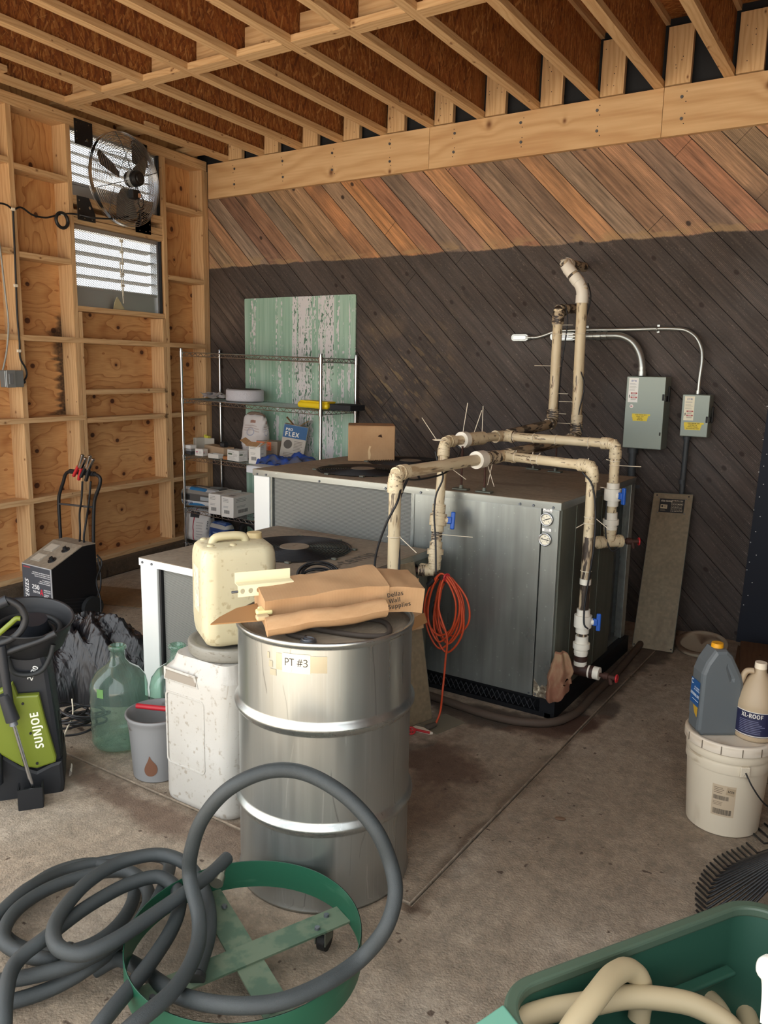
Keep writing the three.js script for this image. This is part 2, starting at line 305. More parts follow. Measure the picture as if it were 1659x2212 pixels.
// ---------------------------------------------------------------- ceiling: wooden I-joists under a strand-board deck
{
  const ceil = structure('ceiling', 'strand board roof deck on exposed wooden I joists', 'ceiling');
  const C = new THREE.Group(); C.name = 'roof_frame'; C.position.set(0, 3.421, 0); C.rotation.x = -0.030; ceil.add(C);
  const part = (n, g, m, p) => mesh(n, g, m, C, p);
  for (let x = -0.6; x < 9.4; x += 1.22) for (let z = -0.3; z < 4.5; z += 2.45) part('deck_panel', uvBox(box(1.216, 0.016, 2.446), 'z', rr(0, 5), rr(0, 5)), M.osb, [x + 0.61, 0.416, z + 1.22]);
  part('added_sun_seal', box(10.4, 0.02, 4.95, 4.5, 0.436, 2.17), M.felt);  // unseen sheet added over the deck to keep sun out of the panel gaps
  const L = 4.46, flange = [...Array(5)].map(() => lumber(0.060, 0.040, L)), web = [...Array(6)].map(() => uvBox(new THREE.BoxGeometry(0.010, 0.334, 1.214), 'z', rr(0, 5), rr(0, 5)));
  const J0 = 0.262, JP = 0.4064;
  for (let i = 0; i < 22; i++) {
    const x = J0 + i * JP, f = flange[i % 5];
    part('bottom_flange', f, M.pine, [x, 0.020, L / 2 + 0.002]);
    part('top_flange', f, M.pine, [x, 0.388, L / 2 + 0.002]);
    let z = 0.002 - rr(0, 1.1); const z1 = L;
    for (; z < z1; z += 1.219) { const a = Math.max(z, 0.002), b = Math.min(z + 1.216, z1); if (b - a < 0.05) continue; const w = web[Math.floor(rnd() * 6)]; const m = part('web_panel', w, M.osb, [x, 0.204, (a + b) / 2]); m.scale.z = (b - a) / 1.214; }
    // short upright block at the ledger
    const bl = part('end_block', lumber(0.150, 0.335, 0.038), M.pine, [x + 0.030 + 0.082, 0.172, 0.024]);
    for (let q = 0; q < 5; q++) mesh('nail', cyl(0.003, 0.003, 0.002, 6), M.black, bl, [rr(-0.06, 0.06), rr(-0.13, 0.13), 0.0195], [Math.PI / 2, 0, 0]);
    // row of blocking between the joists
    if (i < 20) {
      part('flat_block', lumber(JP - 0.062, 0.038, 0.089), M.pine, [x + JP / 2, 0.019 + rr(-0.004, 0.002), 1.60 + rr(-0.008, 0.008)]);
      part('upright_block', lumber(JP - 0.062, 0.14, 0.038), M.pine, [x + JP / 2, 0.110, 1.555 + rr(-0.008, 0.008)]);
    }
  }
  for (const z of [0.22, 0.86, 1.50, 2.16, 2.8]) part('eave_block', lumber(0.34, 0.038, 0.14), M.pine, [0.08 + z * 0.04, 0.060, z]);
}

// ---------------------------------------------------------------- framed left wall (slightly out of square)
const WTH = 0.10073, leftFrame = (g) => { g.rotation.y = WTH; return g; };
const BZ = { corner: [0.002, 0.077], C: [0.537, 0.577], B: [1.515, 1.555], A: [2.005, 2.045] };
{
  const wall = leftFrame(structure('wall_left', 'open timber stud wall with knotty plywood sheathing and blocking', 'wall'));
  const P = (n, w, h, d, x, y, z, m = M.pine) => mesh(n, lumber(w, h, d), m, wall, [x, y, z]);
  // x from -0.14 (sheathing) to 0 (face of the studs)
  const sill = 0.168, top = 3.372, sd = 0.14;
  const stud = (z0, z1, y0 = sill, y1 = top) => P('stud', sd, y1 - y0, z1 - z0, -sd / 2, (y0 + y1) / 2, (z0 + z1) / 2);
  stud(0.002, 0.038); stud(0.040, 0.077); stud(...BZ.C); stud(...BZ.B); stud(...BZ.A);
  stud(0.585, 0.615, 0.7, 2.07); stud(1.478, 1.508, 0.7, 2.07);
  for (let z = 2.5; z < 4.3; z += 0.47) stud(z, z + 0.038);
  P('sill_plate', sd, 0.038, 4.32, -sd / 2, 0.149, 2.17, M.pine);
  P('top_plate', sd, 0.040, 4.32, -sd / 2, 3.393, 2.17); P('top_plate', sd, 0.038, 4.32, -sd / 2, 3.433, 2.17);
  const block = (z0, z1, y, front = 0.0, h = 0.038, m = M.pine) => P('blocking', sd + front, h, z1 - z0, -sd / 2 + front / 2, y + h / 2, (z0 + z1) / 2, m);
  block(2.047, 2.6, 3.0); block(1.557, 2.003, 2.975); block(2.047, 2.6, 2.412); block(1.557, 2.003, 2.40);
  block(0.079, 0.535, 2.985); block(0.079, 0.535, 2.40); block(0.079, 0.535, 1.237); block(0.079, 0.535, 0.668);
  block(0.079, 3.2, 1.838, 0.010); block(1.50, 3.2, 1.262, 0.010, 0.036); block(0.58, 1.474, 1.452); block(0.58, 1.474, 1.235); block(0.579, 3.2, 0.682, 0.006);
  // headers and sill of the two louvre openings
  for (const [y0, y1] of [[2.705, 2.745], [2.750, 2.80], [2.84, 2.90], [2.075, 2.112]]) P('opening_board', sd - 0.01, y1 - y0, 0.934, -sd / 2 - 0.002, (y0 + y1) / 2, 1.046, M.pine);
  P('opening_board', 0.11, 0.6, 0.018, -0.075, 2.41, 0.588, M.pine); P('opening_board', 0.11, 0.5, 0.018, -0.075, 3.13, 0.588, M.pine);
  // sheathing
  const sheet = (z0, z1, y0, y1, vertical) => mesh('sheathing_panel', uvBox(box(0.015, y1 - y0, z1 - z0), vertical ? 'y' : 'z', rr(0, 4), rr(0, 4)), M.ply, wall, [-sd - 0.008, (y0 + y1) / 2, (z0 + z1) / 2]);
  sheet(-0.2, 0.556, 0.13, 2.418); sheet(-0.2, 0.556, 2.42, 3.9, true); sheet(0.558, 1.534, 0.13, 2.09); sheet(0.558, 1.534, 2.70, 2.90, true); sheet(0.558, 1.534, 3.40, 3.9, true);
  { const q = sheet(1.536, 2.024, 0.13, 2.418), p = q.geometry.attributes.position, uv = q.geometry.attributes.uv; for (let i = 0; i < p.count; i++) uv.setXY(i, p.getZ(i) / 0.488 + 0.5, p.getY(i) / 2.288 + 0.5); q.material = M.plyMould; } sheet(1.536, 2.024, 2.42, 3.9, true); sheet(2.026, 4.36, 0.13, 2.418); sheet(2.026, 4.36, 2.42, 3.9, true);
  // foundation kerb
  const kerb = uvBox(rbox(0.24, 0.128, 4.34, 0.012, 2), 'z');
  mesh('foundation_kerb', kerb, std(0x8d8377, 0.9, { map: rep(floorTex, 0.3, 0.3), bumpMap: speckBump, bumpScale: 0.003 }), wall, [-0.055, 0.066, 2.18]);
}
function louvre(n, y0, y1, slatY0, label, tilt, sw) {
  const w = leftFrame(structure('window_' + n, label, 'vent')), z0 = 0.602, z1 = 1.512, zc = (z0 + z1) / 2, W = z1 - z0;
  const m = (nm, g, mt, p, r) => mesh(nm, g, mt, w, p, r);
  m('frame_bar', box(0.07, 0.030, W), M.alum, [-0.075, y1 - 0.015, zc]); m('frame_bar', box(0.07, y1 - y0, 0.022), M.alum, [-0.075, (y0 + y1) / 2, z0 + 0.011]); m('frame_bar', box(0.07, y1 - y0, 0.022), M.alum, [-0.075, (y0 + y1) / 2, z1 - 0.011]);
  m('bottom_panel', box(0.012, slatY0 - y0, W - 0.044), M.alum, [-0.062, (slatY0 + y0) / 2, zc]); m('dark_gap_strip', box(0.03, y1 - y0, 0.012), M.black, [-0.03, (y0 + y1) / 2, z0 - 0.004]);  // black strip beside the frame paints in the dark of the gap there
  m('frame_bar', box(0.02, 0.018, W - 0.04), M.alum, [-0.055, slatY0 + 0.006, zc]);
  const nS = 5, pitch = (y1 - 0.03 - slatY0) / nS;
  for (let i = 0; i < nS; i++) m('slat', box(sw, 0.0016, W - 0.05), std(0x6f7477, 0.6, { metalness: 0.2 }), [-0.105, slatY0 + 0.012 + (i + (i ? 0 : 0.02)) * pitch, zc], [0, 0, tilt]);
  // wire mesh screen on the room side
  const wires = [], H = y1 - 0.02 - slatY0, st = 0.021, ty = 0.62;
  for (let a = -H / ty; a < W; a += st) for (const sgn of [1, -1]) {
    let pa = [a, 0], pb = [a + H / ty, H];
    const t0 = clamp((0 - a) / (H / ty)), t1 = clamp((W - a) / (H / ty)); if (t1 <= t0) continue;
    const q = (t) => { const zz = a + t * H / ty; return V(-0.048 + sgn * 0.0008, slatY0 + t * H, sgn > 0 ? z0 + zz : z1 - zz); };
    wires.push(rod(q(t0), q(t1), 0.0019, 4));
  }
  const s = m('wire_screen', wires, std(0x6a6d6e, 0.6)); s.userData.kind = 'stuff';
  if (n === 2) {
    const r = m('control_rod', merge([rod(V(-0.03, y1 - 0.05, 1.02), V(-0.03, slatY0 - 0.02, 1.02), 0.004, 8), rod(V(-0.02, y1 - 0.22, 1.06), V(-0.02, y0 + 0.05, 1.035), 0.004, 8), rod(V(-0.03, y1 - 0.33, 1.02), V(-0.02, y1 - 0.33, 1.06), 0.004, 6)]), std(0xcbc6b6, 0.5));
    for (let i = 0; i < 5; i++) mesh('clip', box(0.014, 0.02, 0.03), std(0xcfcabb, 0.5), r, [-0.035, slatY0 + 0.06 + i * pitch, 1.02]);
    m('latch', extrude([[0, 0], [0.12, 0.01], [0.045, 0.1], [0.02, 0.06]], 0.006), std(0xb9b08c, 0.5), [-0.03, y0 - 0.005, 1.14], [0, Math.PI / 2, 0]);
  }
}
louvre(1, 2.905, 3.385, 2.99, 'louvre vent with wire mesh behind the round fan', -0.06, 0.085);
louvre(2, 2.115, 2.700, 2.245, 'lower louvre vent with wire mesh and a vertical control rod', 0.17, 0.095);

// ---------------------------------------------------------------- the rest of the shell: right wall, front wall with the wide door opening
{
  const r = structure('wall_right', 'plain plywood side wall beyond the bin', 'wall'); mesh('panel', uvBox(box(0.12, 4.2, 4.5), 'z'), M.ply, r, [9.26, 2.0, 2.15]);
  const f = structure('wall_front', 'plywood front wall with a wide open doorway', 'wall');
  const DX0 = 0.44, DX1 = 6.50, DY = 2.78;
  for (const [x0, x1, y0, y1] of [[DX1, 9.3, 0, 4.2], [DX0 - 0.2, DX1, DY, 4.2]]) mesh('panel', uvBox(box(x1 - x0, y1 - y0, 0.14), 'y'), M.ply, f, [(x0 + x1) / 2, (y0 + y1) / 2, 4.42]);
}

// ---------------------------------------------------------------- sheet-metal materials
const galvTex = tex(512, 512, (u, v) => { const a = fbm(u * 5, v * 5, 5, 5, 5), b = fbm(u * 3, v * 40, 3, 3, 40), s = vn(u * 90, v * 90, 90, 90); const g = 152 + (a - 0.5) * 34 + (b - 0.5) * 34 + (s > 0.94 ? 25 : 0); return [g * 0.97, g, g * 0.975]; }, [0.8, 0.8]);
const galvRough = grey(512, 512, (u, v) => clamp(0.25 + 0.16 * fbm(u * 5, v * 5, 5, 5, 5) + 0.05 * (fbm(u * 4, v * 60, 2, 4, 60) - 0.5)), [0.8, 0.8]);
M.galv = std(0xffffff, 1, { map: galvTex, roughnessMap: galvRough, metalness: 0.72 });
M.galvDull = std(0xb6b6aa, 0.55, { map: galvTex, metalness: 0.45 });
M.litGalv = std(0xe4e8e6, 0.42, { metalness: 0.15 });  // galvanised posts and lips, bright reflected daylight put into the pale colour
const dustTex = tex(512, 512, (u, v) => { const a = fbm(u * 4, v * 4, 5, 4, 4), b = fbm(u * 70, v * 70, 2, 70, 70), st = sstep(0.55, 0.72, fbm(u * 3 + 7, v * 8, 4, 3, 8)); let c = mix3([150, 139, 122], [124, 112, 96], a); c = mix3(c, [104, 88, 74], st * 0.5); return c.map((k) => k * (1 + (b - 0.5) * 0.18)); }, [0.9, 0.9]);
M.dust = std(0xffffff, 0.88, { map: dustTex });
const finTex = canvasTex(256, 256, (x, w, h) => { x.fillStyle = '#5e5f5c'; x.fillRect(0, 0, w, h); for (let j = 0; j < h; j += 8) { x.fillStyle = '#8f908a'; x.fillRect(0, j, w, 3); x.fillStyle = '#7a7b76'; x.fillRect(0, j + 3, w, 1); } x.globalAlpha = 0.5; for (let i = 0; i < 60; i++) { x.fillStyle = i % 2 ? '#a39c8a' : '#3a342c'; x.fillRect(rr(0, w), rr(0, h), rr(1, 5), rr(1, 3)); } }, [4, 4]);
M.coil = std(0xffffff, 0.7, { map: finTex, metalness: 0.2 });
M.pvcTex = tex(512, 512, (u, v) => { const a = fbm(u * 4, v * 6, 4, 4, 6), st = sstep(0.62, 0.8, fbm(u * 7 + 2, v * 9, 5, 7, 9)), dk = sstep(0.66, 0.76, fbm(u * 15 + 9, v * 15, 4, 15, 15)); let c = mix3([226, 211, 178], [206, 188, 152], a); c = mix3(c, [150, 118, 84], st * 0.6); return mix3(c, [66, 52, 40], dk * 0.7); });
M.pvc = std(0xffffff, 0.42, { map: M.pvcTex });
M.pvcDirtyTex = tex(512, 512, (u, v) => { const dk = sstep(0.42, 0.56, fbm(u * 10 + 9, v * 8, 5, 10, 8)), a = fbm(u * 4, v * 6, 4, 4, 6); let c = mix3([206, 192, 164], [168, 146, 116], a); return mix3(c, [48, 38, 32], dk * 0.92); });
M.pvcDirty = std(0xffffff, 0.5, { map: M.pvcDirtyTex });
M.pvcDark = std(0x3a2620, 0.45);
M.pvcWhite = std(0xe9e4d6, 0.4);
M.blue = std(0x1f58b4, 0.42);
M.red = std(0xb3262c, 0.45);
M.rust = std(0x4a3028, 0.7, { metalness: 0.4 });
M.tie = std(0xe8ddc6, 0.5);
const font = await new FontLoader().loadAsync('fonts/droid/droid_sans_bold.typeface.json');
const text3 = (s, size, depth = 0.0006) => { const g = new TextGeometry(s, { font, size, depth, curveSegments: 4, bevelEnabled: false }); g.computeBoundingBox(); return g; };
function fanGrille(parent, x, y, z, r, disc) {
  const g = new THREE.Group(); g.name = 'fan_grille'; g.position.set(x, y, z); parent.add(g); g.userData.label = 'black round wire fan grille';
  mesh('fan_shroud', new THREE.CylinderGeometry(r, r * 0.94, 0.13, 44, 1, true).translate(0, -0.067, 0), M.galvDull, g);
  for (let i = 0; i < 4; i++) { const b = new THREE.PlaneGeometry(r * 0.62, r * 0.5); b.rotateX(-Math.PI / 2 + 0.45); b.translate(r * 0.58, 0, 0); b.rotateY(i * Math.PI / 2 + 0.3); mesh('fan_blade', b, M.alum, g, [0, -0.075, 0]); }
  mesh('fan_motor', cyl(r * 0.22, r * 0.22, 0.10, 20, 0, -0.09, 0), M.blackPlastic, g);
  const n = 15; for (let i = 0; i < n; i++) mesh('ring_wire', xf(new THREE.TorusGeometry(lerp(r * 0.28, r * 1.02, i / (n - 1)), 0.0026, 5, 44), { r: [Math.PI / 2, 0, 0] }), M.blackPlastic, g, [0, 0.014 - 0.008 * (i / n) ** 2, 0]);
  for (let i = 0; i < 8; i++) { const a = i * Math.PI / 4 + 0.2; mesh('spoke_wire', rod(V(Math.cos(a) * r * 0.2, 0.011, Math.sin(a) * r * 0.2), V(Math.cos(a) * r * 1.05, 0.006, Math.sin(a) * r * 1.05), 0.0026, 5), M.blackPlastic, g); mesh('clip', rbox(0.03, 0.01, 0.02, 0.003), M.galvDull, g, [Math.cos(a) * r * 1.06, 0.005, Math.sin(a) * r * 1.06]); }
  mesh('hub_disc', cyl(r * 0.26, r * 0.27, 0.006, 32, 0, 0.014, 0), disc, g);
}
function lidPanel(t, W, D, H, holes, lipFront, lipLeft) {
  const sh = shapeOf([[-0.006, 0.003], [W + 0.006, 0.003], [W + 0.006, -D - 0.003], [-0.006, -D - 0.003]].map(([x, z]) => [x, -z])); for (const [x, z, r] of holes) { const p = new THREE.Path(); p.absarc(x, -z, r, 0, Math.PI * 2, true); sh.holes.push(p); }
  const g = extrude(sh, 0.003, 0, 40); g.rotateX(-Math.PI / 2); mesh('top_panel', g, M.dust, t, [0, H - 0.003, 0]);
  mesh('top_lip', uvBox(box(W + 0.012, 0.034, 0.003), 'x'), lipFront, t, [W / 2, H - 0.020, 0.0015]); mesh('top_lip', uvBox(box(W + 0.012, 0.034, 0.003), 'x'), M.galv, t, [W / 2, H - 0.020, -D - 0.0015]); mesh('top_lip', uvBox(box(0.003, 0.034, D), 'z'), lipLeft, t, [-0.0045, H - 0.020, -D / 2]); mesh('top_lip', uvBox(box(0.003, 0.034, D), 'z'), M.galv, t, [W + 0.0045, H - 0.020, -D / 2]);
}
function meshSkirt(parent, x0, x1, y0, y1, z) {
  const g = [], st = 0.03, H = y1 - y0; for (let x = x0; x < x1 - st; x += st) { g.push(rod(V(x, y0, z), V(x + st / 2, y0 + H / 2, z), 0.0022, 4), rod(V(x + st / 2, y0 + H / 2, z), V(x + st, y0, z), 0.0022, 4), rod(V(x, y1, z), V(x + st / 2, y0 + H / 2, z), 0.0022, 4), rod(V(x + st / 2, y0 + H / 2, z), V(x + st, y1, z), 0.0022, 4)); }
  const m = mesh('expanded_metal_skirt', g, std(0x3a3c40, 0.5, { metalness: 0.5 }), parent); m.userData.kind = 'stuff';
}
const U = { x: 2.18, z: 1.824, W: 1.933, D: 1.215, H: 1.083 };
function gauge(parent, x, y, z, r, needle, txt) {
  const g = new THREE.Group(); g.name = 'pressure_gauge'; g.position.set(x, y, z); parent.add(g);
  mesh('bezel', xf(new THREE.TorusGeometry(r, 0.004, 8, 32), {}), M.chrome, g, [0, 0, 0.006]);
  const dial = canvasTex(128, 128, (c) => { c.fillStyle = '#efe8d2'; c.fillRect(0, 0, 128, 128); c.translate(64, 64); c.strokeStyle = '#222'; for (let i = 0; i <= 20; i++) { const a = (0.75 + 1.5 * i / 20) * Math.PI, l = i % 5 ? 48 : 42; c.lineWidth = i % 5 ? 1.5 : 3; c.beginPath(); c.moveTo(Math.cos(a) * 56, Math.sin(a) * 56); c.lineTo(Math.cos(a) * l, Math.sin(a) * l); c.stroke(); } c.fillStyle = '#222'; c.font = 'bold 13px sans-serif'; c.textAlign = 'center'; for (let i = 0; i <= 4; i++) { const a = (0.75 + 1.5 * i / 4) * Math.PI; c.fillText(String(i * 20), Math.cos(a) * 32, Math.sin(a) * 32 + 4); } c.font = '9px sans-serif'; c.fillText(txt, 0, 20); });
  const dg = new THREE.CircleGeometry(r, 32); mesh('dial', dg, std(0xffffff, 0.35, { map: dial }), g, [0, 0, 0.004]);
  mesh('needle', xf(box(r * 1.35, 0.0035, 0.001), { r: [0, 0, needle] }), M.black, g, [0, 0, 0.0055]);
}
const printPlate = (parent, name, w, h, tx, pos, rot, mat) => mesh(name, new THREE.PlaneGeometry(w, h), std(0xffffff, 0.55, { map: tx, ...(mat || {}) }), parent, pos, rot);
{
  const t = thing('chiller_unit', 'large galvanised chiller cabinet with two gauges on its corner strip and pipes over the top', 'chiller', [U.x, 0, U.z]), { W, D, H } = U;
  const P = (n, g, m, p, r) => mesh(n, g, m, t, p, r);
  P('base_frame', [box(W + 0.02, 0.022, 0.04, W / 2, 0.013, -0.02), box(W, 0.02, 0.03, W / 2, 0.087, -0.035), box(0.05, 0.10, D, W + 0.004, 0.05, -D / 2), box(0.04, 0.095, 0.04, W - 0.03, 0.05, -0.022), box(W - 0.02, 0.095, D - 0.1, W / 2, 0.048, -D / 2 - 0.03), box(0.05, 0.1, D, 0.03, 0.05, -D / 2)], std(0x121419, 0.6, { metalness: 0.3 }));
  meshSkirt(t, 0.9, W - 0.07, 0.026, 0.078, -0.006);
  P('back_panel', box(W - 0.004, 0.95, 0.006, W / 2, 0.572, -D + 0.004), M.galv); P('side_panel', box(0.006, 0.95, D - 0.06, 0.006, 0.572, -D / 2), M.galv); P('floor_pan', box(W - 0.02, 0.006, D - 0.02, W / 2, 0.10, -D / 2), M.galv); P('bulkhead', box(0.006, 0.94, D - 0.05, 1.135, 0.572, -D / 2), M.galv); P('side_bulkhead', box(0.006, 0.94, 0.30, W - 0.07, 0.572, -D + 0.20), M.galv);
  lidPanel(t, W, D, H, [[0.55, -0.36, 0.272], [0.54, -0.92, 0.272]], M.galv, M.galv);
  P('corner_post', rbox(0.122, 0.95, 0.05, 0.004, 2), M.litGalv, [0.064, 0.57, -0.022]);
  P('post_return', box(0.012, 0.95, 0.05), M.galv, [0.133, 0.57, -0.03]);
  const cg = new THREE.PlaneGeometry(0.985, 0.94), coil = P('condenser_coil', cg, M.coil, [0.635, 0.575, -0.024]); coil.userData.label = 'grey finned condenser coil';
  P('coil_frame', [box(0.02, 0.95, 0.03, 1.118, 0.57, -0.02), box(0.99, 0.018, 0.02, 0.63, 0.108, -0.02)], M.galv);
  P('front_panel', uvBox(rbox(0.708, 0.950, 0.02, 0.003, 1), 'y', 0.3, 0.1), M.galv, [1.487, 0.572, -0.008]);
  const strip = P('corner_strip', uvBox(rbox(0.086, 0.950, 0.03, 0.004, 2), 'y', 1.7, 0.4), M.galv, [W - 0.044, 0.572, -0.013]);
  // rusted, lime-crusted foot of the strip
  mesh('corrosion_crust', extrude([[-0.040, 0], [0.040, 0], [0.041, 0.06], [0.030, 0.078], [0.018, 0.062], [0.004, 0.070], [-0.008, 0.052], [-0.020, 0.066], [-0.041, 0.092]], 0.0012), std(0xffffff, 0.9, { map: tex(128, 128, (u, v) => { const n = fbm(u * 8, v * 8, 4, 8, 8); return mix3([118, 108, 92], n > 0.55 ? [206, 196, 170] : [88, 74, 58], Math.abs(n - 0.5) * 3.4); }, [10, 10]) }), strip, [0, -0.473, 0.0150]);
  P('side_panel', uvBox(rbox(0.012, 0.95, 0.86, 0.003, 1), 'y', 2, 2), M.galvDull, [W + 0.001, 0.572, -0.446]);
  P('side_seam', [box(0.004, 0.94, 0.006, W + 0.008, 0.572, -0.21), box(0.004, 0.94, 0.004, W + 0.008, 0.572, -0.60)], M.galvDull);
  P('rear_post', rbox(0.045, 0.95, 0.07, 0.004), M.galv, [W - 0.018, 0.57, -D + 0.04]);
  for (const [x, y] of [[0.03, 1.056], [0.10, 1.056], [0.5, 1.054], [0.95, 1.056], [1.17, 1.056], [1.30, 1.056], [1.73, 1.056], [1.80, 1.056], [1.90, 1.056]]) P('screw', cyl(0.006, 0.007, 0.005, 8), M.bolt, [x, y, 0.006], [Math.PI / 2, 0, 0]);
  for (const [x, y] of [[1.825, 0.11], [1.15, 0.11], [1.86, 0.112], [1.915, 0.108]]) P('screw', cyl(0.005, 0.005, 0.004, 8), M.bolt, [x, y, 0.0035], [Math.PI / 2, 0, 0]);
  fanGrille(t, 0.55, H, -0.36, 0.272, M.dust); fanGrille(t, 0.54, H, -0.92, 0.272, M.dust);
  gauge(t, 1.871, 0.996, 0.003, 0.029, 0.35, '°F'); gauge(t, 1.868, 0.898, 0.003, 0.029, -0.12, 'PSI');
  [['WATER', 'Temperature', 1.040], ['WATER', 'Pressure', 0.945]].forEach(([a, b, y]) => printPlate(t, 'gauge_label', 0.05, 0.019, canvasTex(128, 48, (c) => { c.fillStyle = '#fbfaf5'; c.fillRect(0, 0, 128, 48); c.strokeStyle = '#111'; c.lineWidth = 4; c.strokeRect(3, 3, 122, 42); c.fillStyle = '#111'; c.textAlign = 'center'; c.font = 'bold 17px sans-serif'; c.fillText(a, 64, 21); c.font = 'bold 16px sans-serif'; c.fillText(b, 64, 38); }), [1.873, y, 0.0035]));
  P('port_ring', xf(new THREE.TorusGeometry(0.034, 0.008, 8, 20), { r: [0, Math.PI / 2, 0] }), M.black, [W + 0.008, 1.018, -0.40]); P('port_ring', xf(new THREE.TorusGeometry(0.038, 0.009, 8, 20), { r: [0, Math.PI / 2, 0] }), M.black, [W + 0.008, 0.835, -0.39]);
}
{
  const W = 1.012, D = 1.0, H = 0.78, t = thing('chiller_unit', 'small low chiller cabinet with one fan grille and lettering on its dusty top', 'chiller', [2.44, 0, 2.91]);
  const P = (n, g, m, p, r) => mesh(n, g, m, t, p, r);
  P('base_frame', box(W - 0.02, 0.08, D - 0.03, W / 2, 0.04, -D / 2), std(0x14161a, 0.6));
  P('floor_pan', box(W - 0.02, 0.006, D - 0.03, W / 2, 0.085, -D / 2), M.galv);
  lidPanel(t, W, D, H, [[0.47, -0.585, 0.285]], M.litGalv, M.litGalv);
  P('corner_post', rbox(0.115, 0.665, 0.05, 0.004, 2), M.litGalv, [0.060, 0.414, -0.022]);
  P('post_return', box(0.012, 0.66, 0.04), M.black, [0.126, 0.41, -0.028]);
  P('corner_post', rbox(0.06, 0.665, 0.05, 0.004, 2), M.galv, [W - 0.032, 0.414, -0.022]);
  P('condenser_coil', new THREE.PlaneGeometry(0.82, 0.66), M.coil, [0.545, 0.415, -0.024]);
  P('side_panel', uvBox(rbox(0.014, 0.664, D - 0.012, 0.003, 1), 'y', 1, 2), M.galvDull, [W - 0.006, 0.414, -D / 2]); P('side_panel', uvBox(rbox(0.014, 0.664, D - 0.06, 0.003, 1), 'y', 3, 2), M.galvDull, [0.006, 0.414, -D / 2 - 0.02]);
  P('back_panel', box(W, 0.66, 0.012, W / 2, 0.414, -D + 0.006), M.galvDull);
  for (const [x, z] of [[0.02, 0.004], [0.085, 0.004]]) P('screw', cyl(0.006, 0.007, 0.005, 8), M.bolt, [x, H - 0.02, z + 0.001], [Math.PI / 2, 0, 0]);
  fanGrille(t, 0.47, H, -0.585, 0.285, M.dust);
  P('port_ring', xf(new THREE.TorusGeometry(0.032, 0.008, 8, 20), { r: [0, Math.PI / 2, 0] }), M.black, [W + 0.003, 0.70, -0.85]);
  const lt = text3('rite-temp', 0.078); lt.translate(-lt.boundingBox.max.x / 2, 0, 0); lt.rotateX(-Math.PI / 2); lt.rotateY(Math.PI / 2);
  P('lettering', lt, std(0x5a544b, 0.85), [0.875, H + 0.001, -0.50]);
}

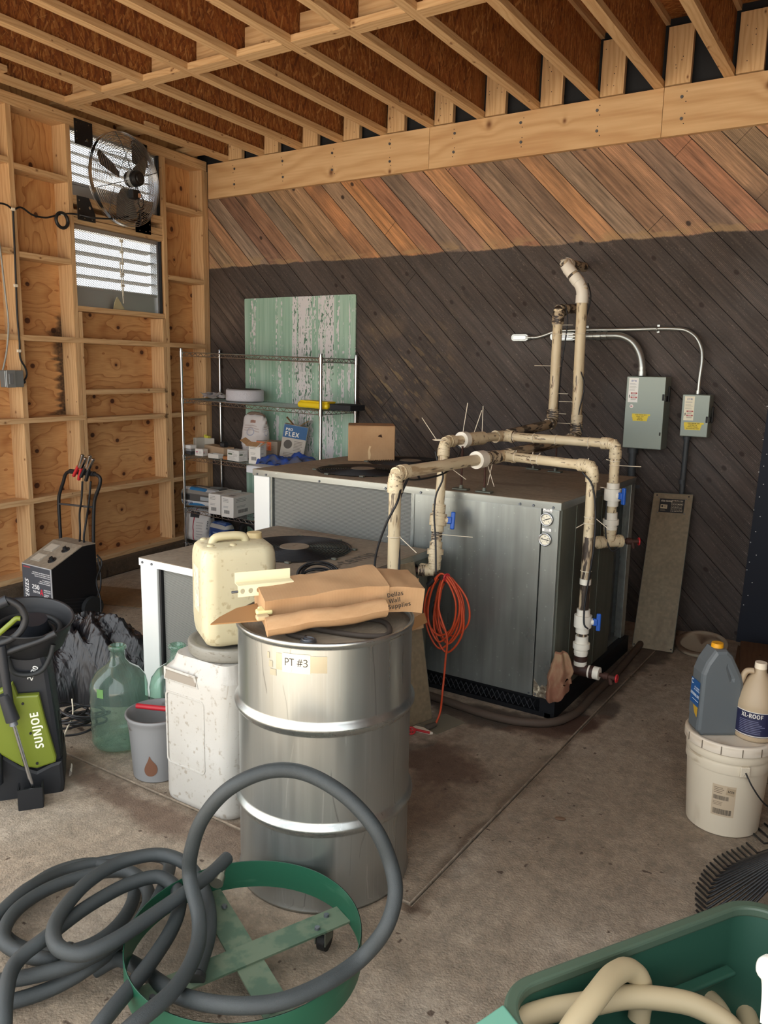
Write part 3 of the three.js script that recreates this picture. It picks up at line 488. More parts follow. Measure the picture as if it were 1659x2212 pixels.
// ---------------------------------------------------------------- PVC pipework
const R1 = 0.0245, R2 = 0.031;
const yOn = (x, z, py) => { let a = -1, b = 5; const v = V(0, 0, 0); for (let i = 0; i < 50; i++) { const m = (a + b) / 2; v.set(x, m, z).project(camera); if ((1 - v.y) * 1106 > py) a = m; else b = m; } return a; };
function pipeTools(t) {
  const sock = (a, b, r, m = M.pvc) => rod(a, b, r, 20);
  const o = {
    pipe: (a, b, r = R1, m = M.pvc) => mesh('pipe', rod(a, b, r, 20), m, t),
    elbow: (p, a, b, r = R1, m = M.pvc) => {        // p corner, a and b unit directions leaving it
      const e = r * 2.1, pts = []; const pa = p.clone().addScaledVector(a, e * 0.75), pb = p.clone().addScaledVector(b, e * 0.75);
      const c = new THREE.QuadraticBezierCurve3(pa, p, pb), g = [new THREE.TubeGeometry(c, 10, r * 1.2, 18), sock(pa.clone().addScaledVector(a, -0.004), p.clone().addScaledVector(a, e * 1.45), r * 1.28), sock(pb.clone().addScaledVector(b, -0.004), p.clone().addScaledVector(b, e * 1.45), r * 1.28)];
      return mesh('elbow', g, m, t);
    },
    tee: (p, a, b, c, r = R1, m = M.pvc) => mesh('tee', [sock(p.clone().addScaledVector(a, r * 2.9), p.clone().addScaledVector(b, r * 2.9), r * 1.24), sock(p, p.clone().addScaledVector(c, r * 2.9), r * 1.24), sock(p.clone().addScaledVector(a, r * 2.9), p.clone().addScaledVector(a, r * 2.2), r * 1.38), sock(p.clone().addScaledVector(b, r * 2.9), p.clone().addScaledVector(b, r * 2.2), r * 1.38), sock(p.clone().addScaledVector(c, r * 2.9), p.clone().addScaledVector(c, r * 2.2), r * 1.38)], m, t),
    coupling: (a, b, r = R1 * 1.3, m = M.pvc) => mesh('coupling', rod(a, b, r, 20), m, t),
    union: (c, d, m = M.pvcWhite) => mesh('union', [rod(c.clone().addScaledVector(d, -0.05), c.clone().addScaledVector(d, 0.05), R1 * 1.3, 20), rod(c.clone().addScaledVector(d, -0.014), c.clone().addScaledVector(d, 0.014), R1 * 1.68, 20), rod(c.clone().addScaledVector(d, 0.026), c.clone().addScaledVector(d, 0.04), R1 * 1.42, 20)], m, t),
    valve: (c, d, h, m = M.pvcWhite) => {            // c centre, d pipe direction, h handle direction
      const v = mesh('ball_valve', [rod(c.clone().addScaledVector(d, -0.06), c.clone().addScaledVector(d, 0.06), R1 * 1.32, 20), rod(c.clone().addScaledVector(d, -0.03), c.clone().addScaledVector(d, 0.03), R1 * 1.75, 20), rod(c, c.clone().addScaledVector(h, 0.052), 0.017, 14)], m, t);
      const k = h.clone().cross(d).normalize(), hp = c.clone().addScaledVector(h, 0.066), q = new THREE.Matrix4().makeBasis(h, d, k);
      const g = merge([rbox(0.026, 0.036, 0.026, 0.006, 2, -0.008), rbox(0.022, 0.088, 0.016, 0.006, 2, 0.008)]); g.applyMatrix4(q); g.translate(...hp.toArray());
      const hd = mesh('valve_handle', g, M.blue, v); hd.userData.label = 'blue plastic valve handle'; return v;
    },
    tie: (p, d, r, ang, len, tail = V(0, 0, 0)) => {  // cable tie round a pipe at p along axis d, with a loose tail
      const q = new THREE.Quaternion().setFromUnitVectors(V(0, 0, 1), d.clone().normalize()), g = new THREE.TorusGeometry(r + 0.0015, 0.0022, 5, 20); g.applyQuaternion(q); g.translate(...p.toArray());
      const s = V(Math.cos(ang), Math.sin(ang), 0).applyQuaternion(q), a = p.clone().addScaledVector(s, r), b = a.clone().addScaledVector(s, len).add(tail);
      mesh('zip_tie', [g, rod(a, b, 0.0019, 5), rbox(0.006, 0.006, 0.006, 0.001, 1, ...a.toArray())], M.tie, t);
    },
    bib: (p, d) => {                                   // rusty drain tap with a red hand wheel
      const e = p.clone().addScaledVector(d, 0.085), tp = mesh('drain_tap', [rod(p, e, 0.011, 10), rod(p.clone().addScaledVector(d, 0.02), p.clone().addScaledVector(d, 0.045), 0.018, 10), rod(p.clone().addScaledVector(d, 0.05), p.clone().addScaledVector(d, 0.06).add(V(0, -0.035, 0)), 0.010, 10)], M.rust, t);
      const g = [new THREE.TorusGeometry(0.017, 0.005, 6, 16)]; for (let i = 0; i < 5; i++) { const a = i * 1.2566; g.push(rod(V(0, 0, 0), V(Math.cos(a) * 0.017, Math.sin(a) * 0.017, 0), 0.004, 5)); } const w = merge(g); w.applyQuaternion(new THREE.Quaternion().setFromUnitVectors(V(0, 0, 1), d)); w.translate(...e.toArray());
      mesh('hand_wheel', w, M.red, tp).userData.label = 'red hand wheel';
    },
  };
  return o;
}
const X_ = V(1, 0, 0), Y_ = V(0, 1, 0), Z_ = V(0, 0, 1), neg = (v) => v.clone().negate();
const seg = (T, pts, mats, r = R1) => { for (let i = 0; i + 1 < pts.length; i++) T.pipe(pts[i], pts[i + 1], r, mats ? mats[i] : M.pvc); };
{ // upper run
  const t = thing('pipe_run', 'upper white plastic pipe run from the wall elbow to valves with blue handles', 'pipework', [0, 0, 0]), T = pipeTools(t);
  const E1 = V(3.50, 1.333, 1.86), T1 = V(3.555, 1.333, 1.305), E2 = V(4.205, 1.333, 1.33), B = V(3.465, 1.352, 0.335), Tp = V(3.452, 2.090, 0.30), Wl = V(3.50, 2.115, 0.001), zd = T1.clone().sub(E1).normalize(), bd = B.clone().sub(T1).normalize();
  T.pipe(E1, T1); T.pipe(T1, E2); T.pipe(T1, B, R2, M.pvcDirty); T.pipe(B, Tp, R2); T.pipe(Tp, Wl, R2, M.pvcDirty);
  T.tee(T1, neg(zd), zd, X_); T.coupling(E1.clone().addScaledVector(zd, 0.16), E1.clone().addScaledVector(zd, 0.36), R1 * 1.45, M.pvc); T.coupling(E1.clone().addScaledVector(zd, 0.15), E1.clone().addScaledVector(zd, 0.19), R1 * 1.75, M.pvcWhite);
  T.elbow(B, neg(bd), Y_, R2, M.pvcDirty); T.elbow(Tp, neg(Y_), neg(Z_), R2, M.pvcDirty); T.elbow(E2, neg(X_), neg(Y_));
  // drop to the small unit
  const dTop = E1.clone(), dBot = V(3.545, 0.70, 2.01), dd = dBot.clone().sub(dTop).normalize(), at = (y) => dTop.clone().lerp(dBot, (dTop.y - y) / (dTop.y - dBot.y));
  T.elbow(E1, zd, dd); T.pipe(dTop, dBot); T.elbow(dBot, neg(dd), neg(X_), R1, M.pvc); T.pipe(dBot, V(3.49, 0.70, 2.035)); T.coupling(V(3.505, 0.70, 2.028), V(3.475, 0.70, 2.042), R1 * 1.15, M.pvcDirty);
  mesh('iron_nipple', rod(V(3.488, 0.70, 2.036), V(3.452, 0.70, 2.052), 0.015, 12), M.rust, t);
  const yv = (py) => yOn(3.53, 1.97, py);
  T.valve(at(yv(1124)), dd, V(0.94, 0, -0.34).normalize(), M.pvc); T.coupling(at(yv(1092)), at(yv(1106)), R1 * 1.35); T.coupling(at(yv(1150)), at(yv(1166)), R1 * 1.12, M.pvcDirty); T.union(at(yv(1190)), dd, M.pvc); T.coupling(at(yv(1213)), at(yv(1226)), R1 * 1.3, M.pvc);
  T.bib(dBot.clone().add(V(0.025, -0.005, 0.02)), V(0.92, 0, 0.39).normalize());
  // drop to the upper port of the large unit
  const x = 4.205, z = 1.33, y = (py) => yOn(x, z, py), p = (py) => V(x, y(py), z);
  T.pipe(E2, p(1052)); T.pipe(p(1085), p(1172)); T.coupling(p(1044), p(1052), R1 * 1.1, M.pvcDark); T.valve(p(1068), neg(Y_), V(0.9, 0, 0.43).normalize()); T.coupling(p(1093), p(1112), R1 * 0.95, M.pvcDark); T.union(p(1127), neg(Y_)); T.coupling(p(1141), p(1152), R1 * 1.05, M.pvcDirty);
  const Tb = V(x, y(1170), z); T.elbow(Tb, Y_, V(-0.6, 0, 0.8).normalize(), R1, M.pvc); T.pipe(Tb, V(4.125, Tb.y, 1.43)); T.tee(Tb, V(-0.6, 0, 0.8).normalize(), V(0.6, 0, -0.8).normalize(), Y_, R1, M.pvc); T.bib(Tb.clone().add(V(0.05, 0, -0.06)), V(0.86, 0, -0.5).normalize());
  // ties
  T.tie(V(3.46, y(1045) + 0.6, 0.31), Y_, R2, 3.4, 0.11); for (const [py, a, l] of [[1005, 0.1, 0.09], [1057, 2.9, 0.07], [996, 2.8, 0.05]]) T.tie(p(py), Y_, R1, a, l, V(0.02, 0.003, 0.01));
  for (const f of [0.12, 0.3, 0.5, 0.78]) T.tie(T1.clone().lerp(E2, f), X_, R1, rr(3, 5), 0.012);
  for (const [f, l] of [[0.5, 0.10], [0.62, 0.12], [0.3, 0.14]]) T.tie(E1.clone().lerp(T1, f), Z_, R1 * 1.3, rr(1.2, 2), l, V(rr(-0.06, 0.06), 0.02, 0));
  T.tie(E1.clone().add(V(-0.02, 0.01, 0.02)), Y_, R1 * 1.25, 2.6, 0.12, V(-0.02, 0.1, 0)); T.tie(at(1.22), dd, R1, 5.4, 0.06, V(0.05, -0.06, 0)); T.tie(at(yv(1154)), dd, R1, -0.2, 0.13, V(0.03, 0, 0));
  for (const yy of [1.93, 1.99, 1.55, 1.42]) T.tie(V(lerp(3.465, 3.452, (yy - 1.35) / 0.74), yy, 0.315), Y_, R2, rr(-0.3, 0.3), 0.07);
  // threaded support rods standing on the cabinet
  for (const [q, top] of [[V(3.553, 1.083, 1.765), 1.308], [V(3.50, 1.083, 0.70), 1.31]]) { mesh('support_rod', rod(q, V(q.x, top, q.z), 0.006, 8), M.rust, t); mesh('support_plate', [rbox(0.085, 0.008, 0.04, 0.002, 1, q.x, 1.088, q.z), cyl(0.010, 0.012, 0.018, 8, q.x, 1.10, q.z)], M.galvDull, t); }
}
{ // lower run
  const t = thing('pipe_run', 'lower white plastic pipe run from the small unit up to the tall wall riser', 'pipework', [0, 0, 0]), T = pipeTools(t);
  const E1 = V(3.645, 1.252, 2.545), T1 = V(3.682, 1.252, 1.553), E2 = V(4.212, 1.252, 1.69), B = V(3.640, 1.27, 0.36), Tp = V(3.622, 2.215, 0.345), Q = V(3.490, 2.372, 0.345), Wl = V(3.495, 2.385, 0.001), zd = T1.clone().sub(E1).normalize(), bd = B.clone().sub(T1).normalize(), up = Q.clone().sub(Tp).normalize();
  T.pipe(E1, T1, R1 * 1.12); T.pipe(T1, E2); T.pipe(T1, B, R2, M.pvcDirty); T.pipe(B, Tp, R2 * 1.06); T.pipe(Tp, Q, R2 * 1.06, M.pvcDirty); T.pipe(Q, Wl, R2, M.pvcDirty);
  T.tee(T1, neg(zd), zd, X_); T.coupling(T1.clone().addScaledVector(zd, -0.24), T1.clone().addScaledVector(zd, -0.06), R1 * 1.42, M.pvcDirty); T.coupling(T1.clone().addScaledVector(zd, -0.29), T1.clone().addScaledVector(zd, -0.22), R1 * 1.8, M.pvcWhite);
  T.elbow(E1, zd, neg(Y_), R1 * 1.08, M.pvc); T.pipe(E1, V(3.655, 0.30, 2.56), R1 * 1.08); T.elbow(V(3.655, 0.30, 2.56), Y_, neg(X_)); T.pipe(V(3.655, 0.30, 2.56), V(3.456, 0.30, 2.56)); T.elbow(E2, V(-0.97, 0, -0.24).normalize(), neg(Y_)); T.elbow(Tp, neg(Y_), up, R2, M.pvcWhite); T.elbow(Q, neg(up), neg(Z_), R2, M.pvcWhite); T.elbow(B, Y_, neg(bd), R2, M.pvcDirty);
  T.coupling(V(3.64, 1.36, 0.36), V(3.64, 1.42, 0.36), R2 * 1.2, M.pvc); T.coupling(V(3.63, 1.68, 0.35), V(3.63, 1.70, 0.35), R2 * 1.1, M.pvc);
  // drop to the lower port of the large unit
  const x = 4.212, z = 1.69, y = (py) => yOn(x, z, py), p = (py) => V(x, y(py), z);
  T.pipe(E2, p(1160)); T.pipe(p(1160), p(1440), R1, M.pvcDirty); T.coupling(p(1316), p(1324), R1 * 1.3, M.pvcDark); T.valve(p(1341), neg(Y_), V(0.95, 0, -0.3).normalize()); T.coupling(p(1362), p(1378), R1 * 0.98, M.pvcDark); T.union(p(1394), neg(Y_)); T.coupling(p(1408), p(1424), R1 * 1.0, M.pvcDark);
  T.coupling(p(1250), p(1262), R1 * 1.12, M.pvcWhite);
  const Tb = p(1446); T.elbow(Tb, Y_, V(-1, 0, 0), R1, M.pvcDark); T.tee(Tb, X_, neg(X_), Y_, R1, M.pvcDark); T.pipe(Tb, V(4.125, Tb.y, z), R1, M.pvcDark); T.coupling(Tb.clone().add(V(0.045, 0, 0)), Tb.clone().add(V(0.10, 0, 0)), R1 * 1.3, M.pvcWhite); T.coupling(p(1427), p(1436), R1 * 1.3, M.pvcWhite); T.bib(Tb.clone().add(V(0.10, -0.005, 0)), X_);
  for (const [py, a, l] of [[1117, 0.1, 0.07], [1130, 4, 0.04], [1233, 5, 0.03]]) T.tie(p(py), Y_, R1, a, l, V(0, rr(-0.05, 0), 0.01));
  for (const f of [0.15, 0.35, 0.42, 0.95]) T.tie(T1.clone().lerp(E2, f), X_, R1, rr(1, 2), 0.012);
  for (const [f, l] of [[0.83, 0.09], [0.90, 0.10]]) T.tie(E1.clone().lerp(T1, f), Z_, R1 * 1.3, rr(4, 5), l, V(rr(-0.05, 0.1), -0.02, 0));
  T.tie(V(3.648, 0.98, 2.55), Y_, R1 * 1.1, 0.2, 0.05, V(0.03, -0.06, 0)); for (const yy of [1.93, 1.5, 1.36]) T.tie(V(3.63, yy, 0.35), Y_, R2 * 1.06, rr(2.9, 3.3), 0.09);
  for (const [q, top] of [[V(3.690, 1.083, 1.775), 1.228], [V(3.66, 1.083, 0.74), 1.24]]) { mesh('support_rod', rod(q, V(q.x, top, q.z), 0.006, 8), M.rust, t); mesh('support_plate', [rbox(0.085, 0.008, 0.04, 0.002, 1, q.x, 1.088, q.z), cyl(0.010, 0.012, 0.018, 8, q.x, 1.10, q.z)], M.galvDull, t); }
}
// black sensor leads clipped along the pipes
const cable = (pts, r, label) => tag(mesh('sensor_cable', tube(pts, r, { rs: 6, seg: pts.length * 10 }), M.blackPlastic), label, 'cable', 'black leads along the pipes');
cable([atZ(808, 1255, 2.62), atZ(812, 1200, 2.62), atZ(835, 1130, 2.62), atZ(858, 1085, 2.60), atZ(870, 1040, 2.5), atZ(886, 1012, 2.40), atZ(878, 1030, 2.45), atZ(900, 1036, 2.3), atZ(960, 1022, 2.1), atZ(985, 995, 1.95), atZ(994, 968, 1.85), atZ(985, 962, 1.86)], 0.005, 'black lead looping from the tall left pipe over the lower run');
cable([atZ(862, 1255, 2.56), atZ(862, 1170, 2.54), atZ(861, 1090, 2.54), atZ(876, 1045, 2.50), atZ(895, 1015, 2.42), atZ(907, 1035, 2.36)], 0.006, 'black lead tied flat against the right of the tall left pipe');
cable([atZ(940, 975, 1.93), atZ(945, 995, 1.93), atZ(957, 1030, 1.96), atZ(942, 1070, 1.98), atZ(938, 1110, 2.0), atZ(941, 1170, 2.03), atZ(942, 1240, 2.06)], 0.0045, 'black lead running down the pipe beside the orange cord');
cable([atZ(1258, 1020, 1.74), atZ(1278, 1045, 1.74), atZ(1286, 1100, 1.735), atZ(1283, 1180, 1.735), atZ(1272, 1250, 1.735), atZ(1262, 1320, 1.74), atZ(1263, 1352, 1.75), atZ(1270, 1358, 1.76)], 0.0045, 'black lead down the mouldy pipe with the lower blue valve');
cable([atZ(1312, 1058, 1.36), atZ(1309, 1110, 1.36), atZ(1310, 1165, 1.37), atZ(1322, 1190, 1.38), atZ(1335, 1186, 1.38)], 0.0045, 'black lead beside the upper blue valve of the large unit');
cable([atZ(1222, 660, 0.28), atZ(1226, 690, 0.29), atZ(1212, 800, 0.29), atZ(1205, 900, 0.30)], 0.0045, 'black lead down the shorter wall riser');
cable([atZ(1270, 612, 0.3), atZ(1276, 640, 0.31), atZ(1262, 700, 0.31), atZ(1245, 770, 0.36), atZ(1262, 830, 0.38), atZ(1250, 900, 0.38), atZ(1258, 935, 0.38)], 0.0045, 'black lead winding down the taller wall riser');

// ---------------------------------------------------------------- switch boxes and conduits on the plank wall
M.boxGrey = std(0x8b958c, 0.42, { metalness: 0.25, map: rep(smudge, 1.5, 1.5) }); M.boxGrey.map = null;
M.conduit = std(0xaeb2ae, 0.34, { metalness: 0.85 });
M.conduitGrey = std(0x3a3e41, 0.55);
const lines = (c, x, y, w, n, dy, col = '#777', h = 2) => { c.fillStyle = col; for (let i = 0; i < n; i++) c.fillRect(x, y + i * dy, w * rr(0.7, 1), h); };
const brandLabel = (cream) => canvasTex(128, 256, (c, w, h) => {
  c.fillStyle = cream ? '#efe9cf' : '#f4f4ee'; c.fillRect(0, 0, w, h); c.textAlign = 'center'; c.fillStyle = '#20418a'; c.font = 'bold 27px sans-serif'; c.fillText('E·T·N', 66, 40);
  lines(c, 14, 58, 96, 2, 7, '#667'); lines(c, 14, 86, 100, 3, 9, '#8a8a80'); lines(c, 14, 122, 90, 2, 9, '#8a8a80');
  c.fillStyle = '#a03028'; c.fillRect(34, 152, 84, 14); c.fillRect(34, 196, 84, 14); c.fillStyle = '#fff'; c.font = 'bold 11px sans-serif'; c.fillText('DANGER', 76, 163); c.fillText('PELIGRO', 76, 207);
  lines(c, 36, 172, 80, 3, 6, '#555', 2); lines(c, 36, 216, 80, 3, 6, '#555', 2); c.fillStyle = '#111'; c.beginPath(); c.moveTo(18, 172); c.lineTo(28, 196); c.lineTo(8, 196); c.fill(); c.fillRect(12, 200, 10, 8);
});
const yellowSticker = (rows) => canvasTex(192, 96, (c, w, h) => { c.fillStyle = '#e8cf2f'; c.fillRect(0, 0, w, h); c.fillStyle = '#2a2408'; c.font = 'bold 17px sans-serif'; c.textAlign = 'center'; rows.forEach((r, i) => c.fillText(r, w / 2, 20 + i * 22)); });
function tornStrip(w, h) { // four strips of tape of unequal length
  const g = [], n = 4; for (let i = 0; i < n; i++) { const ww = w * [1, 0.9, 0.84, 0.8][i]; const p = new THREE.PlaneGeometry(ww, h / n); p.translate((i ? -0.03 : 0.02) * w, h * (0.375 - i / n), 0); const uv = p.attributes.uv; for (let k = 0; k < uv.count; k++) uv.setY(k, (n - 1 - i + uv.getY(k)) / n); g.push(p); } return merge(g);
}
function switchBox(label, x0, x1, y0, y1, d, cream, rows, extra) {
  const t = thing('switch_box', label, 'switch box', [(x0 + x1) / 2, y0, 0]), w = x1 - x0, h = y1 - y0, P = (n, g, m, p, r) => mesh(n, g, m, t, p, r);
  P('enclosure', rbox(w, h, d - 0.006, 0.006, 2), M.boxGrey, [0, h / 2, d / 2]);
  P('door', rbox(w + 0.004, h - 0.004, 0.012, 0.004, 2), M.boxGrey, [-0.001, h / 2, d - 0.002]);
  P('switch_handle', [rbox(0.016, 0.035, 0.05, 0.004, 2), rbox(0.010, 0.10, 0.02, 0.004, 2, 0.012, 0.03, -0.02)], M.black, [w / 2 + 0.001, extra ? h * 0.70 : h * 0.42, d - 0.035]);
  P('door_clip', rbox(0.012, 0.04, 0.008, 0.003, 2), M.black, [w / 2 - 0.008, extra ? h * 0.72 : h * 0.42, d + 0.005]);
  if (extra) P('latch', rbox(0.008, 0.022, 0.008, 0.003, 1), M.black, [w / 2 - 0.012, h * 0.22, d + 0.005]);
  const lw = extra ? 0.062 : 0.060, lh = extra ? 0.155 : 0.150;
  printPlate(t, 'maker_label', lw, lh, brandLabel(cream), [-w / 2 + lw / 2 + 0.012, h - lh / 2 - 0.012, d + 0.0048]);
  mesh('yellow_sticker', tornStrip(extra ? 0.115 : 0.118, 0.046), std(0xffffff, 0.5, { map: yellowSticker(rows) }), t, [extra ? -0.02 : -0.005, extra ? h * 0.435 : h * 0.255, d + 0.005]);
  if (extra) { const fl = canvasTex(64, 64, (c) => { c.fillStyle = '#f3e9e0'; c.beginPath(); c.arc(32, 32, 32, 0, 7); c.fill(); for (let i = 0; i < 5; i++) { c.fillStyle = i % 2 ? '#f3e9e0' : '#b0302c'; c.fillRect(14, 20 + i * 5, 36, 5); } c.fillStyle = '#22336e'; c.fillRect(14, 20, 16, 14); }); mesh('flag_sticker', new THREE.CircleGeometry(0.012, 24), std(0xffffff, 0.5, { map: fl }), t, [-w / 2 + 0.038, h - 0.192, d + 0.005]); }
  return t;
}
switchBox('larger grey electrical switch box with a round flag sticker and yellow tape label', 3.888, 4.130, 1.209, 1.672, 0.15, false, ['FED FROM DP1', 'HLRG- CU1', '480VAC', '3Ø PH.3W'], true);
switchBox('smaller grey electrical switch box with a cream label above yellow tape', 4.236, 4.396, 1.303, 1.567, 0.12, true, ['FED FROM DP1', 'UNIT80-T/4', 'SINGLE PHASE', '30A/FUSE NEC WATT'], false);
{
  const c1 = thing('conduit', 'thick galvanised conduit bending down into the larger switch box', 'conduit'), z = 0.045;
  mesh('tube', tube([V(3.44, 1.928, 0.045), V(3.60, 1.930, z), V(3.72, 1.932, z), V(3.80, 1.926, z), V(3.875, 1.888, z + 0.005), V(3.925, 1.82, z + 0.012), V(3.948, 1.74, z + 0.018), V(3.952, 1.675, z + 0.02)], 0.0235, { rs: 16, seg: 60 }), M.conduit, c1);
  mesh('coupling', [rod(V(3.63, 1.93, z), V(3.66, 1.931, z), 0.029, 16), rod(V(3.675, 1.931, z), V(3.70, 1.9315, z), 0.028, 16), rod(V(3.585, 1.93, z), V(3.61, 1.93, z), 0.027, 16)], M.conduit, c1);
  mesh('connector', [rod(V(3.952, 1.674, z + 0.02), V(3.952, 1.705, z + 0.02), 0.030, 16), rod(V(3.951, 1.712, z + 0.02), V(3.950, 1.730, z + 0.02), 0.027, 16)], M.conduit, c1);
  const bodyGeo = (w, h) => { const g = extrude(roundRect(w, h, h / 2), 0.045, 0.004); return g; };
  const b = mesh('conduit_body', bodyGeo(0.185, 0.050), M.conduit, c1, [3.400, 1.927, 0.012]); mesh('cover', extrude(roundRect(0.15, 0.040, 0.020), 0.004, 0.002), std(0xc3cacc, 0.35, { metalness: 0.6 }), b, [0, 0, 0.049]); mesh('cover_inset', extrude(roundRect(0.09, 0.016, 0.008), 0.002, 0.001), M.alum, b, [0, 0, 0.054]);
  const c2 = thing('conduit', 'thin galvanised conduit arching right and down into the smaller switch box', 'conduit');
  mesh('tube', tube([V(3.13, 1.923, 0.03), V(3.20, 1.925, 0.03), V(3.26, 1.94, 0.03), V(3.33, 1.963, 0.03), V(3.42, 1.969, 0.03), V(3.8, 1.971, 0.03), V(4.12, 1.972, 0.03), V(4.20, 1.962, 0.035), V(4.265, 1.92, 0.045), V(4.305, 1.85, 0.05), V(4.316, 1.78, 0.055), V(4.312, 1.67, 0.06), V(4.310, 1.57, 0.06)], 0.0125, { rs: 12, seg: 90 }), M.conduit, c2);
  mesh('connector', [rod(V(4.310, 1.568, 0.06), V(4.310, 1.592, 0.06), 0.019, 14), rod(V(3.125, 1.923, 0.03), V(3.155, 1.923, 0.03), 0.016, 14), rod(V(3.165, 1.923, 0.03), V(3.18, 1.923, 0.03), 0.015, 14)], M.conduit, c2);
  const b2 = mesh('conduit_body', extrude(roundRect(0.125, 0.045, 0.020), 0.035, 0.003), M.conduit, c2, [3.073, 1.923, 0.006]); mesh('cover', extrude(roundRect(0.095, 0.026, 0.010), 0.003, 0.002), std(0xd3d8d8, 0.35, { metalness: 0.6 }), b2, [0, 0, 0.038]);
  for (const x of [3.55, 4.02]) mesh('strap', [box(0.016, 0.05, 0.003, x, 1.975, 0.005), xf(new THREE.TorusGeometry(0.0135, 0.003, 5, 16), { r: [0, Math.PI / 2, 0], p: [x, 1.971, 0.03] })], M.conduit, c2);
  const c3 = thing('conduit', 'dark grey plastic conduit dropping from the larger switch box behind the chiller', 'conduit');
  mesh('tube', tube([V(3.932, 1.208, 0.07), V(3.932, 1.0, 0.06), V(3.935, 0.88, 0.06), V(3.925, 0.76, 0.07), V(3.90, 0.62, 0.14), V(3.86, 0.45, 0.3), V(3.83, 0.25, 0.5)], 0.025, { rs: 14, seg: 50 }), M.conduitGrey, c3); mesh('fitting', rod(V(3.932, 1.17, 0.07), V(3.932, 1.208, 0.07), 0.034, 14), M.conduitGrey, c3); mesh('fitting', rod(V(3.935, 0.86, 0.06), V(3.935, 0.90, 0.06), 0.031, 14), M.conduitGrey, c3);
  mesh('strap', box(0.09, 0.022, 0.004, 3.93, 0.94, 0.004), M.conduitGrey, c3);
  const c4 = thing('conduit', 'dark grey plastic conduit straight below the smaller switch box', 'conduit');
  mesh('tube', rod(V(4.262, 1.302, 0.045), V(4.248, 0.25, 0.03), 0.017, 14), M.conduitGrey, c4); mesh('fitting', rod(V(4.262, 1.28, 0.045), V(4.262, 1.302, 0.045), 0.024, 14), M.conduitGrey, c4); mesh('fitting', rod(V(4.254, 0.99, 0.042), V(4.254, 1.02, 0.042), 0.021, 14), M.conduitGrey, c4);
}
// loose panel leaning on the wall, with a data plate
{
  const t = thing('access_panel', 'tall dusty metal access panel with a black data plate leaning on the planks', 'panel', [4.262, 0, 0.50]), lean = Math.atan2(0.425, 0.925), L = 1.02;
  const g = new THREE.Group(); g.name = 'sheet_assembly'; g.rotation.set(-lean * 0.98, 0, 0.045); t.add(g);
  mesh('sheet', uvBox(rbox(0.243, L - 0.006, 0.006, 0.003, 1), 'y'), std(0xf2f0e2, 0.55, { metalness: 0.2, map: dustTex }), g, [0, L / 2, 0]); mesh('folded_edge', [box(0.243, 0.006, 0.02, 0, L - 0.004, -0.008), box(0.004, L - 0.01, 0.02, -0.121, L / 2, -0.008), box(0.004, L - 0.01, 0.02, 0.121, L / 2, -0.008)], M.galvDull, g);
  const pl = printPlate(g, 'data_plate', 0.155, 0.092, canvasTex(256, 152, (c, w, h) => { c.fillStyle = '#17181a'; c.fillRect(0, 0, w, h); c.fillStyle = '#d8cfb8'; c.font = 'bold 26px sans-serif'; c.fillText('rite-temp', 12, 34); c.fillStyle = '#b7a98c'; c.fillRect(14, 66, 70, 44); c.fillStyle = '#17181a'; c.beginPath(); c.arc(32, 84, 11, 0, 7); c.fill(); c.fillRect(50, 76, 28, 3); c.fillRect(50, 84, 24, 3); c.fillRect(50, 92, 27, 3); for (let j = 0; j < 10; j++) { let x = 122; while (x < 236) { const l = rr(6, 26); c.fillStyle = j % 3 ? '#a89c84' : '#c9bfa8'; c.fillRect(x, 14 + j * 13, Math.min(l, 242 - x), j % 3 ? 4 : 6); x += l + 5; } } lines(c, 16, 122, 60, 2, 9, '#8d836f', 3); }), [0.0, L - 0.085, 0.0045]);
  for (const [x, y] of [[-0.1, L - 0.018], [0.098, L - 0.018], [-0.112, 0.02], [0.112, 0.02]]) mesh('hole', xf(cyl(0.005, 0.005, 0.002, 8), { r: [Math.PI / 2, 0, 0] }), M.black, g, [x, y, 0.0035]);
  for (const [x, y] of [[-0.083, L - 0.036], [0.083, L - 0.036], [-0.083, L - 0.134], [0.083, L - 0.134]]) mesh('rivet', cyl(0.004, 0.004, 0.003, 8), M.bolt, g, [x, y, 0.005], [Math.PI / 2, 0, 0]);
}

